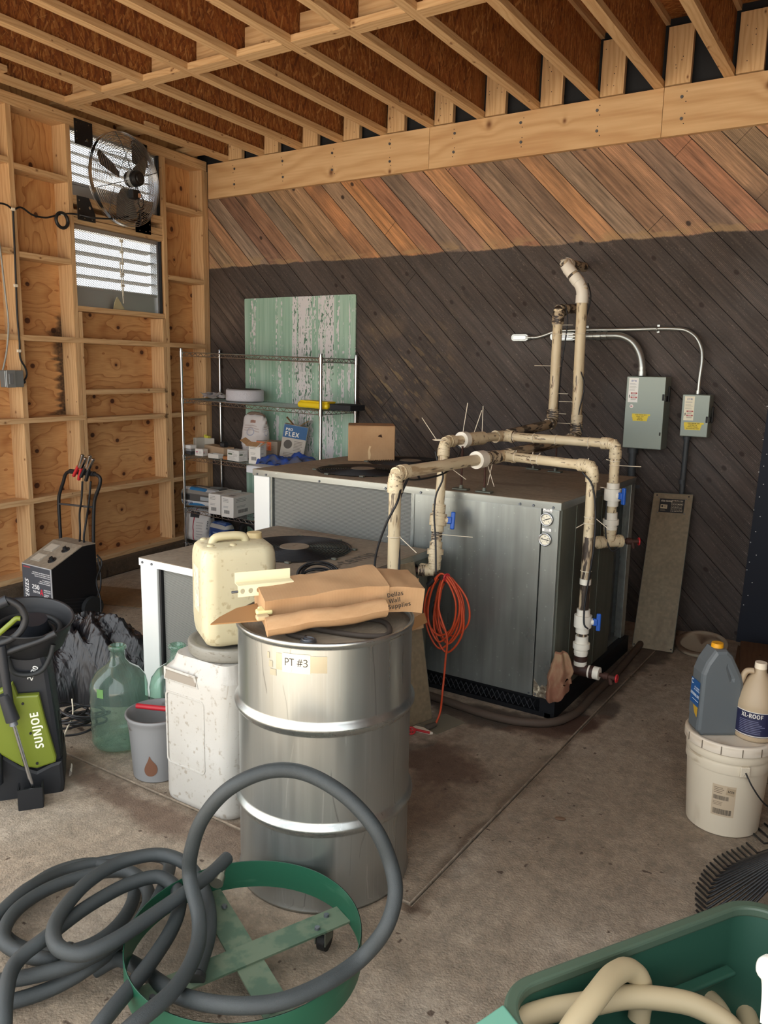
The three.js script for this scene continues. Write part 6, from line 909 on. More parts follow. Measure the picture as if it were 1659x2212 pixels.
  P('power_cord', tube([V(W / 2, 0.42, -D - 0.01), V(W / 2 + 0.06, 0.38, -D), V(W / 2 + 0.02, 0.25, -D + 0.02), V(W / 2 + 0.07, 0.12, -D + 0.03), V(W / 2 + 0.10, 0.012, -D + 0.06)], 0.006, { rs: 6 }), M.black); P('power_cord', tube([V(W / 2, 0.40, -D - 0.01), V(W / 2 + 0.035, 0.33, -D), V(W / 2 + 0.06, 0.22, -D + 0.02), V(W / 2 + 0.02, 0.12, -D + 0.03), V(W / 2 + 0.01, 0.05, -D + 0.05)], 0.006, { rs: 6 }), M.black);
}
// ---------------------------------------------------------------- green pressure washer
{
  const t = thing('pressure_washer', 'lime green and black pressure washer with a hose bowl and upright lance', 'pressure washer', [2.575, 0, 3.70], 0.93), P = (n, g, m, p, r) => mesh(n, g, m, t, p, r);
  const inv = new THREE.Matrix4(); t.updateMatrixWorld(); inv.copy(t.matrixWorld).invert();
  const N = V(Math.sin(0.93), 0, Math.cos(0.93)), on = (px, py, off) => { const d = ray(px, py), o = camera.position, q = t.position.clone().addScaledVector(N, off), k = q.sub(o).dot(N) / d.dot(N); return o.clone().addScaledVector(d, k).applyMatrix4(inv); };
  // outlines measured on the front plane, in the washer's own axes
  const F = 0.145, S = (a, off = F) => a.map(([x, y]) => { const p = on(x, y, off); return [p.x, p.y]; });
  const green = std(0x6a7620, 0.42), dark = std(0x1b1e24, 0.48);
  const bodyS = shapeOf(S([[-50, 1690], [128, 1690], [122, 1640], [108, 1540], [92, 1440], [78, 1400], [10, 1392], [-40, 1420]], 0.10)); const bg = extrude(bodyS, 0.20, 0.02); P('motor_housing', bg, dark, [0, 0, -0.12]);
  const gs = shapeOf(S([[-40, 1520], [24, 1484], [34, 1510], [80, 1507], [92, 1556], [105, 1600], [117, 1640], [116, 1646], [80, 1658], [50, 1655], [22, 1640], [-20, 1615], [-50, 1610]])); const gg = extrude(gs, 0.02, 0.008, 16); P('green_shell', gg, green, [0, 0, F - 0.035]).userData.label = 'lime green front shell';
  for (const [x, y] of [[49, 1521], [66, 1585], [80, 1650]]) { const p = on(x, y, F); P('screw_hole', xf(cyl(0.005, 0.005, 0.004, 10), { r: [Math.PI / 2, 0, 0] }), M.black, [p.x, p.y, F - 0.004]); }
  const base = shapeOf(S([[-60, 1745], [110, 1745], [127, 1728], [132, 1690], [128, 1650], [112, 1655], [80, 1672], [40, 1660], [0, 1635], [-60, 1625]], 0.11)); P('base_housing', extrude(base, 0.24, 0.015), std(0x16181c, 0.55), [0, 0, -0.14]);
  const wl = on(-8, 1690, 0.08); P('wheel', [xf(cyl(0.105, 0.105, 0.05, 32), { r: [0, 0, Math.PI / 2] }), xf(cyl(0.06, 0.06, 0.056, 24), { r: [0, 0, Math.PI / 2] })], M.rubber, [wl.x - 0.02, 0.106, 0.02]); P('wheel', xf(cyl(0.105, 0.105, 0.05, 32), { r: [0, 0, Math.PI / 2] }), M.rubber, [0.15, 0.106, -0.15]);
  P('wheel_arch', xf(new THREE.TorusGeometry(0.135, 0.026, 8, 24, Math.PI), { r: [0, Math.PI / 2, 0], s: 1 }), dark, [wl.x + 0.01, 0.10, 0.03]);
  const lp = on(68, 1735, 0.19); P('lance_foot', [box(0.085, 0.01, 0.06, 0, -0.005, 0), box(0.085, 0.085, 0.006, 0, 0.03, 0.03), box(0.006, 0.085, 0.06, 0.042, 0.03, 0), box(0.006, 0.085, 0.06, -0.042, 0.03, 0), box(0.06, 0.02, 0.10, 0, 0.02, -0.06)], std(0x131519, 0.5), [lp.x, 0.012, 0.185]);
  for (let i = 0; i < 7; i++) { const a = on(98 + i * 4.2, 1500 + i * 22, 0.12); P('side_vent', xf(rbox(0.012, 0.03, 0.12, 0.003, 1), { r: [0.5, 0, 0] }), M.black, [a.x + 0.012, a.y, 0.02]); }
  const edge = [[92, 1480], [105, 1530], [118, 1590], [128, 1640]].map(([x, y]) => on(x, y, 0.06)); P('green_trim', tube(edge.map((p) => V(p.x + 0.012, p.y, 0.05)), 0.004, { rs: 6 }), green);
  // hose bowl
  const bc = on(62, 1345, 0.0), R = 0.165; P('hose_bowl', [lathe([[0.07, -0.14], [0.10, -0.135], [R - 0.03, -0.10], [R - 0.008, -0.03], [R, 0.0], [R + 0.006, 0.006], [R + 0.004, 0.012], [R - 0.006, 0.006], [R - 0.014, -0.03], [R - 0.04, -0.10], [0.07, -0.13]], 48)], M.blackPlastic, [bc.x, bc.y + 0.02, 0.01], [0.20, 0, -0.08]);
  P('bowl_neck', cyl(0.085, 0.10, 0.10, 24), dark, [bc.x - 0.02, bc.y - 0.15, 0.0]); for (let i = 0; i < 4; i++) P('coiled_hose', xf(new THREE.TorusGeometry(R - 0.05 - (i % 2) * 0.022, 0.011, 8, 40), { r: [Math.PI / 2, 0, 0] }), M.rubber, [bc.x, bc.y - 0.02 - i * 0.017, 0.01], [0.20, 0, -0.08]); P('reel_hub', cyl(0.05, 0.055, 0.05, 24), dark, [bc.x + 0.02, bc.y - 0.01, 0.0], [0.3, 0, 0]);
  P('loose_hose', tube([[16, 1420], [30, 1452], [60, 1458], [90, 1448], [108, 1418], [115, 1392]].map(([x, y]) => on(x, y, 0.12)), 0.010, { rs: 8 }), M.rubber);
  // spray gun and lance
  P('gun_grip', tube([[-12, 1392], [6, 1388], [36, 1372], [52, 1350], [54, 1332], [44, 1312], [26, 1300], [12, 1296], [2, 1305], [-12, 1315]].map(([x, y]) => on(x, y, 0.16)), 0.0135, { rs: 10, seg: 70 }), M.blackPlastic); P('gun_head', tube([[-12, 1308], [4, 1302], [16, 1297]].map(([x, y]) => on(x, y, 0.16)), 0.022, { rs: 10 }), dark); P('trigger', tube([[-6, 1372], [8, 1360], [24, 1346], [36, 1336], [44, 1336]].map(([x, y]) => on(x, y, 0.165)), 0.010, { rs: 8 }), green);
  P('holder_arm', tube([[6, 1412], [40, 1400], [90, 1382], [120, 1368]].map(([x, y]) => on(x, y, 0.155)), 0.014, { rs: 8 }), M.blackPlastic); P('lance_barrel', rod(on(2, 1395, 0.17), on(26, 1555, 0.175), 0.017, 14, 0.014), dark); P('lance_grip', rod(on(8, 1500, 0.175), on(28, 1556, 0.18), 0.021, 14, 0.026), dark); P('lance_collar', rod(on(28, 1556, 0.18), on(30, 1566, 0.18), 0.012, 12, 0.016), M.bolt); P('lance_tube', rod(on(29, 1562, 0.18), on(77, 1722, 0.19), 0.0075, 12), M.chrome); P('lance_nozzle', [rod(on(77, 1716, 0.19), on(80, 1732, 0.19), 0.014, 12), rod(on(80, 1732, 0.19), on(82, 1742, 0.19), 0.010, 12)], std(0xa8875c, 0.4, { metalness: 0.7 }));
  // lettering runs upwards along the shell
  const lt = text3('SUNJOE', 0.030, 0.001); lt.rotateZ(-Math.PI / 2 + 0.10 + Math.PI); const q = on(95, 1615, F + 0.004); P('lettering', lt, std(0xe9ecd8, 0.5), [q.x, q.y - 0.004, F - 0.006]);
  const l2 = text3('2030', 0.020, 0.001); l2.rotateZ(1.1); const q2 = on(68, 1475, 0.12); P('lettering', l2, std(0xe0e0dc, 0.5), [q2.x, q2.y, 0.1015]);
}

// ---------------------------------------------------------------- drum dolly and rubber hose
const hp = (list) => list.map(([x, y, h]) => atY(x, y, h));
{
  const c = [4.09, 3.965], R = 0.315, t = thing('drum_dolly', 'round green steel drum dolly with crossed bars on castors', 'dolly', [c[0], 0, c[1]]), P = (n, g, m, p, r) => mesh(n, g, m, t, p, r);
  M.dolly = std(0xffffff, 0.42, { map: tex(256, 256, (u, v) => { const k = sstep(0.6, 0.75, fbm(u * 8, v * 8, 5, 8, 8)); return mix3([27, 80, 58], [44, 90, 68], k); }, [2, 2]) }); M.dollyBar = std(0xffffff, 0.6, { map: tex(256, 256, (u, v) => { const k = sstep(0.5, 0.72, fbm(u * 7, v * 7, 5, 7, 7)); return mix3([92, 106, 86], [70, 92, 74], k); }, [4, 4]) });
  P('ring_band', lathe([[R, 0.085], [R + 0.004, 0.085], [R + 0.004, 0.172], [R, 0.172], [R, 0.085]], 72), M.dolly);
  const a1 = Math.atan2(0.92, 0.39), a2 = Math.atan2(-0.436, 0.9);
  P('cross_bar', uvBox(box(2 * R - 0.004, 0.006, 0.078), 'x'), M.dollyBar, [0, 0.0965, 0], [0, a1, 0]); P('cross_bar', uvBox(box(2 * R - 0.004, 0.006, 0.078), 'x'), M.dollyBar, [0, 0.0902, 0], [0, a2, 0]);
  for (const a of [a1, a1 + Math.PI, a2, a2 + Math.PI]) { const x = Math.cos(a) * (R - 0.075), z = -Math.sin(a) * (R - 0.075), k = new THREE.Group(); k.name = 'castor'; k.position.set(x, 0, z); k.rotation.y = a + 0.6; t.add(k); mesh('wheel', xf(cyl(0.033, 0.033, 0.024, 24), { r: [Math.PI / 2, 0, 0] }), M.black, k, [0.02, 0.0335, 0]); mesh('fork', [box(0.05, 0.045, 0.003, 0.012, 0.055, 0.016), box(0.05, 0.045, 0.003, 0.012, 0.055, -0.016), box(0.05, 0.004, 0.05, 0, 0.084, 0)], M.galvDull, k); for (const d of [-0.03, 0.03]) mesh('bolt_head', cyl(0.008, 0.009, 0.007, 6, d, 0.103, 0), M.bolt, k); }
  const h = thing('rubber_hose', 'thick black rubber hose heaped in loops over the green dolly', 'hose'), r = 0.0205, hm = std(0x303536, 0.48, { bumpMap: rep(speckBump, 40, 4), bumpScale: 0.0006 });
  const strand = (l) => mesh('hose_length', tube(hp(l), r, { rs: 12, seg: l.length * 9 }), hm, h);
  strand([[0, 1975, .03], [47, 1932, .035], [118, 1885, .03], [194, 1866, .03], [270, 1882, .03], [290, 1930, .03], [262, 1990, .03], [200, 2040, .03], [110, 2062, .03], [30, 2040, .03], [-5, 2005, .03], [-30, 1985, .03]]);
  strand([[-70, 2182, .03], [35, 2161, .03], [118, 2132, .035], [194, 2088, .065], [282, 2014, .07], [322, 1938, .07], [280, 1884, .072], [200, 1888, .072], [100, 1922, .075], [30, 1972, .075], [8, 2030, .072], [60, 2064, .072], [120, 2072, .072], [150, 2050, .03]]);
  strand([[-40, 2128, .07], [0, 2120, .07], [70, 2108, .075], [170, 2079, .105], [253, 2032, .11], [329, 1961, .11], [362, 1890, .11], [365, 1862, .10], [330, 1848, .06], [260, 1856, .035], [150, 1880, .035], [60, 1920, .07], [-20, 1990, .06], [-60, 2020, .04]]);
  strand([[6, 2270, .06], [8, 2212, .10], [12, 2150, .125], [35, 2079, .13], [106, 2020, .145], [194, 1955, .15], [282, 1908, .15], [341, 1894, .15], [376, 1914, .15], [388, 1949, .15], [376, 1996, .15], [329, 2073, .15], [218, 2212, .14], [170, 2280, .10]]);
  strand([[491, 1853, .21], [459, 1884, .21], [353, 1961, .195], [235, 2038, .19], [176, 2061, .185], [129, 2049, .185], [115, 2014, .185], [135, 1967, .185], [194, 1902, .19], [265, 1861, .19], [341, 1846, .19], [394, 1861, .19], [420, 1885, .16], [446, 1938, .13], [452, 2014, .12], [432, 2085, .12], [426, 2106, .118]]);
  strand([[205, 2096, .022], [253, 2072, .05], [300, 2090, .07], [340, 2120, .10], [400, 2155, .16], [500, 2172, .192], [600, 2165, .194], [700, 2125, .20], [780, 2070, .22], [835, 2000, .30], [854, 1930, .36], [845, 1870, .41], [810, 1790, .50], [740, 1715, .57], [650, 1668, .60], [580, 1666, .60], [500, 1700, .56], [440, 1765, .46], [415, 1830, .36], [409, 1890, .27], [430, 1985, .21], [423, 2055, .20], [376, 2137, .20], [276, 2225, .19], [200, 2300, .15]]);
  const e = atY(472, 1893, 0.19); mesh('hose_fitting', [rod(e, e.clone().add(V(0.012, -0.006, 0.022)), 0.021, 16, 0.021), rod(atY(480, 1862, 0.205), e, 0.017, 12)], std(0x8f8a7a, 0.35, { metalness: 0.8 }), h); const e2 = atY(426, 2106, 0.118), e3 = atY(424, 2116, 0.114); mesh('hose_mouth', rod(e2, e3, 0.0235, 16), std(0x2a2c2c, 0.5), h);
}
// ---------------------------------------------------------------- green tub with a pale hose
{
  const P0 = V(4.885, 0, 4.075), P1 = V(5.262, 0, 3.455), u = P1.clone().sub(P0).normalize(), v = V(-u.z, 0, u.x), Lg = 0.76, Wd = 0.52, c = P0.clone().add(P1).multiplyScalar(0.5).addScaledVector(v, Wd / 2);
  const t = thing('garden_tub', 'dark green plastic tub with a rolled rim holding a beige hose', 'tub', [c.x, 0, c.z], Math.atan2(-u.z, u.x)), o = outlineOf(Lg, Wd, 0.10, 8), oi = outlineOf(Lg - 0.022, Wd - 0.022, 0.09, 8), H = 0.455;
  const gm = std(0x24483a, 0.45), shell = merge([loft(o, [[0.0, 0.80, 0.78], [0.02, 0.82, 0.80], [H - 0.03, 0.985, 0.98]], false, true), loft(oi, [[0.02, 0.82, 0.80], [0.15, 0.88, 0.86], [H - 0.002, 1, 1]].map(([a, b, d]) => [a, b, d]), false, true)]);
  mesh('tub_wall', shell, gm, t); const rs = roundRect(Lg + 0.008, Wd + 0.008, 0.10), hs = roundRect(Lg - 0.022, Wd - 0.022, 0.09); rs.holes.push(new THREE.Path(hs.getPoints(8))); const rim = extrude(rs, 0.014, 0.006, 10); rim.rotateX(-Math.PI / 2); mesh('rolled_rim', rim, std(0x48594a, 0.42), t, [0, H - 0.018, 0]);
  mesh('lip_handle', xf(rbox(0.095, 0.012, 0.19, 0.005, 3), { r: [0, 0, 0.30] }), std(0x5f8f7c, 0.4), t, [-Lg / 2 - 0.040, H - 0.012, -0.125]); mesh('moulded_step', rbox(0.30, 0.012, 0.03, 0.006, 3), gm, t, [0.10, H - 0.12, -Wd / 2 + 0.055]);
  const h = thing('beige_hose', 'thick beige hose coiled inside the green tub', 'hose'), m = std(0xa89878, 0.6), s = (l) => mesh('hose_length', tube(hp(l), 0.0235, { rs: 14, seg: l.length * 10 }), m, h);
  s([[1190, 2300, .42], [1242, 2212, .455], [1288, 2152, .47], [1326, 2106, .465], [1356, 2094, .45], [1380, 2112, .42], [1386, 2150, .37], [1380, 2200, .32]]); s([[1040, 2290, .36], [1106, 2216, .40], [1182, 2184, .405], [1272, 2168, .41], [1352, 2154, .405], [1428, 2157, .40], [1504, 2173, .39], [1572, 2214, .37], [1630, 2290, .34]]); s([[1380, 2140, .22], [1447, 2124, .24], [1504, 2142, .25], [1549, 2178, .25], [1575, 2240, .24]]); s([[1480, 2140, .16], [1560, 2150, .19], [1606, 2182, .20], [1626, 2240, .20]]); s([[1250, 2212, .20], [1330, 2195, .20], [1420, 2205, .20], [1450, 2260, .20]]);
  tag(mesh('white_pole', tube([[1662, 2075, .60], [1650, 2082, .60], [1648, 2098, .59], [1657, 2110, .58], [1660, 2140, .55], [1656, 2212, .50]].map(([x, y, q]) => atY(x, y, q)), 0.012, { rs: 10 }), std(0xf0efe4, 0.35)), 'white rounded pole end standing in the green tub', 'pole');
}
// ---------------------------------------------------------------- leaf rake
{
  const t = thing('leaf_rake', 'black plastic leaf rake with hooked tines resting on the floor', 'rake'), hub = atY(1775, 1800, 0.34), tips = [[1668, 1768], [1652, 1779], [1639, 1790], [1627, 1800], [1613, 1821], [1603, 1828], [1593, 1832], [1581, 1836], [1571, 1840], [1561, 1845], [1551, 1850], [1543, 1856], [1535, 1864], [1527, 1871], [1521, 1880], [1516, 1888], [1512, 1897], [1508, 1907], [1505, 1917], [1503, 1930], [1503, 1941], [1504, 1954], [1505, 1967], [1507, 1980], [1510, 1993], [1514, 2006], [1520, 2018]];
  tips.forEach(([x, y]) => { const T = atY(x, y, 0.005), d = hub.clone().sub(T); const B = atY(x + 24, y + 22, 0.05), B2 = B.clone().lerp(hub, 0.10); mesh('tine', tube([T, T.clone().lerp(B, 0.8), B, B2, B.clone().lerp(hub, 0.5), hub], 0.0042, { rs: 5, seg: 22 }), M.black, t); });
  mesh('socket', rod(hub.clone().lerp(atY(1560, 1880, 0.05), 0.12), hub.clone().add(V(0.10, 0.07, -0.02)), 0.03, 14, 0.017), M.black, t); mesh('handle', rod(hub.clone().add(V(0.08, 0.055, -0.016)), hub.clone().add(V(1.25, 0.95, -0.25)), 0.0135, 12), std(0x8d6a42, 0.6), t);
}
// ---------------------------------------------------------------- white bucket with jugs
const BK = [5.012, 2.300];
{
  const t = thing('white_bucket', 'dirty white plastic bucket with a torn shipping label', 'bucket', [BK[0], 0, BK[1]]), m = std(0xffffff, 0.5, { map: tex(256, 256, (u, v) => { const k = sstep(0.62, 0.8, fbm(u * 10, v * 10, 4, 10, 10)); return mix3([208, 196, 174], [160, 142, 116], k * 0.6); }) });
  mesh('wall', lathe([[0, 0.0], [0.122, 0.0], [0.130, 0.006], [0.1445, 0.255], [0.150, 0.258], [0.150, 0.288], [0.1475, 0.29], [0.1475, 0.300], [0.152, 0.302], [0.152, 0.322], [0.149, 0.324], [0.149, 0.345]], 64), m, t);
  const lid = tag(mesh('bucket_lid', merge([lathe([[0, 0.018], [0.138, 0.018], [0.143, 0.026], [0.156, 0.026], [0.160, 0.020], [0.160, -0.010], [0.154, -0.014], [0.152, -0.008], [0.152, 0.012]], 64)]), std(0xffffff, 0.5, { map: tex(256, 256, (u, v) => { const k = sstep(0.5, 0.75, fbm(u * 6, v * 6, 4, 6, 6)); return mix3([214, 202, 184], [176, 156, 128], k * 0.6); }) }), scene, [BK[0], 0.3455, BK[1]]), 'round white snap lid on the white bucket', 'lid');
  for (let i = 0; i < 14; i++) { const a = i * 0.449; mesh('pull_tab_slot', box(0.003, 0.030, 0.003), std(0x6a5f50, 0.8), lid, [Math.sin(a) * 0.1605, 0.006, Math.cos(a) * 0.1605], [0, a, 0]); }
  const sg = (hh, len, rb, c2, rt = rb) => new THREE.CylinderGeometry(rt, rb, hh, 14, 1, true, c2 - len / 2, len), th = 0.14;
  const lb = canvasTex(192, 256, (c, w, h) => { c.fillStyle = '#b9a68c'; c.fillRect(0, 0, w, h); lines(c, 14, 22, 90, 4, 14, '#5d5040', 4); c.fillStyle = '#a89478'; c.save(); c.translate(120, 10); c.rotate(0.15); c.fillRect(0, 0, 70, 60); c.fillStyle = '#1e1a16'; c.font = 'bold 24px sans-serif'; c.translate(62, 20); c.rotate(Math.PI); c.fillText('0221', 0, 0); c.restore(); for (let i = 0; i < 40; i++) { c.fillStyle = '#3a342c'; c.fillRect(12 + i * 3.2, 88, rr(0.8, 2.4), 34); } lines(c, 12, 140, 100, 3, 12, '#5d5040', 3); for (let i = 0; i < 46; i++) { c.fillStyle = '#2d2822'; c.fillRect(14 + i * 3.4, 198, rr(0.8, 2.6), 44); } });
  mesh('shipping_label', sg(0.125, 0.58, 0.1350, th, 0.1421), std(0xffffff, 0.7, { map: lb }), t, [0, 0.148, 0]); mesh('small_label', sg(0.06, 0.20, 0.1401, th - 1.17, 0.1437), std(0xffffff, 0.6, { map: paperText('#b9bcc4', (c) => { c.fillStyle = '#3c4c78'; c.fillRect(10, 8, 90, 12); lines(c, 12, 36, 90, 7, 12, '#77809a', 4); c.fillStyle = '#222'; c.fillRect(60, 20, 30, 10); }) }), t, [0, 0.222, 0]);
  const ea = th + 0.42; mesh('bail_ear', rbox(0.036, 0.040, 0.012, 0.004, 2), m, t, [Math.sin(ea) * 0.152, 0.278, Math.cos(ea) * 0.152], [0, ea, 0]); const w0 = V(Math.sin(ea) * 0.158, 0.278, Math.cos(ea) * 0.158); mesh('bail_wire', tube([w0, w0.clone().add(V(0.03, -0.045, 0.008)), w0.clone().add(V(0.075, -0.105, -0.01)), w0.clone().add(V(0.115, -0.14, -0.07)), V(0.19, 0.16, -0.02), V(0.13, 0.27, -0.09)], 0.0028, { rs: 6, seg: 30 }), M.black, t);
  // grey coolant jug
  const y0 = 0.364, j = thing('coolant_jug', 'grey plastic jug with a yellow cap and blue label on the bucket', 'jug', [4.955, y0, 2.335], 0.62), gm = std(0x5b6164, 0.42);
  const s = new THREE.Shape(); [[-0.055, 0], [0.060, 0], [0.068, 0.01], [0.068, 0.19], [0.060, 0.215], [0.020, 0.290], [0.004, 0.305], [-0.026, 0.305], [-0.034, 0.292], [-0.052, 0.262], [-0.064, 0.225], [-0.066, 0.012]].forEach(([x, y], i) => (i ? s.lineTo(x, y) : s.moveTo(x, y))); s.closePath(); const hl = new THREE.Path(); [[0.010, 0.272], [0.044, 0.212], [0.042, 0.196], [0.026, 0.196], [0.006, 0.250]].forEach(([x, y], i) => (i ? hl.lineTo(x, y) : hl.moveTo(x, y))); hl.closePath(); s.holes.push(hl);
  const bg = extrude(s, 0.064, 0.014); mesh('jug_body', bg, gm, j, [0, 0.004 + 0.010, -0.032]); mesh('screw_cap', [cyl(0.0215, 0.023, 0.030, 24), cyl(0.0205, 0.0205, 0.006, 24, 0, 0.016, 0)], std(0xd89a1c, 0.4), j, [-0.012, 0.330, 0]).userData.label = 'yellow screw cap';
  printPlate(j, 'label', 0.074, 0.14, canvasTex(160, 304, (c, w, h) => { c.fillStyle = '#5b6164'; c.fillRect(0, 0, w, h); c.fillStyle = '#1f4f86'; c.fillRect(0, 0, w, 208); c.fillStyle = '#d8dde0'; c.beginPath(); c.arc(24, 30, 18, 0.6, 5.6); c.lineWidth = 7; c.strokeStyle = '#d8dde0'; c.stroke(); c.font = 'bold 17px sans-serif'; c.fillText('ALL MAKES', 64, 70); c.fillText('ALL MODELS', 58, 90); c.fillStyle = '#e8ecec'; c.font = 'bold 32px sans-serif'; c.fillText('EXTENDED LIFE', 4, 140, 152); c.fillRect(40, 168, 110, 4); c.fillStyle = '#b9922c'; c.beginPath(); c.moveTo(64, 216); c.lineTo(150, 216); c.lineTo(146, 300); c.lineTo(100, 276); c.fill(); }), [-0.0805, 0.135, 0.0], [0, -Math.PI / 2, 0]);
  // translucent gallon jug
  const k = thing('gallon_jug', 'translucent gallon jug with a dark blue label behind the grey jug', 'jug', [5.092, y0, 2.290], 0.2), pm = phys(0xcbb493, 0.5, { transmission: 0.35, thickness: 0 });
  mesh('jug_body', lathe([[0, 0.0], [0.062, 0.0], [0.073, 0.010], [0.074, 0.13], [0.073, 0.145], [0.062, 0.185], [0.040, 0.228], [0.022, 0.252], [0.019, 0.272]], 44), pm, k); mesh('handle', tube([V(-0.022, 0.256, 0.01), V(-0.046, 0.252, 0.012), V(-0.060, 0.22, 0.014), V(-0.070, 0.18, 0.014), V(-0.066, 0.15, 0.014)], 0.011, { rs: 10 }), pm, k); mesh('screw_cap', cyl(0.0205, 0.0215, 0.022, 22, 0, 0.278, 0), std(0xe2d4bc, 0.45), k); mesh('label', new THREE.CylinderGeometry(0.0748, 0.0748, 0.095, 24, 1, true, -1.1, 3.2), std(0xffffff, 0.5, { map: canvasTex(384, 128, (c, w, h) => { c.fillStyle = '#1d1f3e'; c.fillRect(0, 0, w, h); c.fillStyle = '#d8d2c4'; c.fillRect(0, 0, w, 4); c.font = 'bold 30px sans-serif'; c.fillText('XL-ROOF', 40, 32); for (let i = 0; i < 8; i++) lines(c, 30, 46 + i * 9, 150, 1, 9, '#6b6c86', 3); for (let i = 0; i < 7; i++) lines(c, 210, 50 + i * 9, 110, 1, 9, '#5d5e78', 3); c.fillStyle = '#d8d2c4'; c.fillRect(0, 122, w, 4); }) }), k, [0, 0.073, 0]); mesh('liquid', lathe([[0, 0.004], [0.06, 0.004], [0.0715, 0.012], [0.0725, 0.035], [0, 0.035]], 32), phys(0xb9826a, 0.3, { transmission: 0.3, thickness: 0 }), k);
}
// white lid, boards and post in the right corner
{
  tag(mesh('pail_lid', lathe([[0, 0.006], [0.120, 0.006], [0.128, 0.022], [0.150, 0.024], [0.154, 0.016], [0.154, 0.0], [0.146, -0.004], [0.12, 0.0], [0, 0.0]], 52), std(0xffffff, 0.6, { map: tex(256, 256, (u, v) => { const k = sstep(0.45, 0.7, fbm(u * 4, v * 3, 4, 4, 3)); return mix3([158, 146, 126], [96, 76, 60], k); }) }), scene, [4.515, 0.034, 0.325], [0.20, 0, 0.02]), 'dirty white pail lid propped on the floor below the switch boxes', 'lid');
  const bm = std(0x6b5a4a, 0.85, { map: pineTex }); const rows = [['lower brown board on the floor below the dark sheet', 4.93, 0.026, 0.82, 0.30, 0.034, 1.25, 0.12], ['upper brown board lying on another board below the dark sheet', 4.95, 0.066, 0.80, 0.27, 0.034, 1.18, 0.16]]; for (const [lb, x, y, z, w, h, l, a] of rows) tag(mesh('board', lumber(w, h, l), bm, scene, [x, y, z], [0, a, 0]), lb, 'board');
  const g = thing('steel_channel', 'grey galvanised steel channel leaning beyond the bucket', 'channel', [5.145, 0.0, 1.55]); mesh('web', rbox(0.10, 0.8, 0.006, 0.002, 1, 0, 0.4, 0), M.galvDull, g, [0, 0, 0], [-0.35, 0, -0.18]); mesh('flange', box(0.006, 0.8, 0.04, 0.05, 0.4, -0.02), M.galvDull, g, [0, 0, 0], [-0.35, 0, -0.18]); mesh('flange', box(0.006, 0.8, 0.04, -0.05, 0.4, -0.02), M.galvDull, g, [0, 0, 0], [-0.35, 0, -0.18]);
}
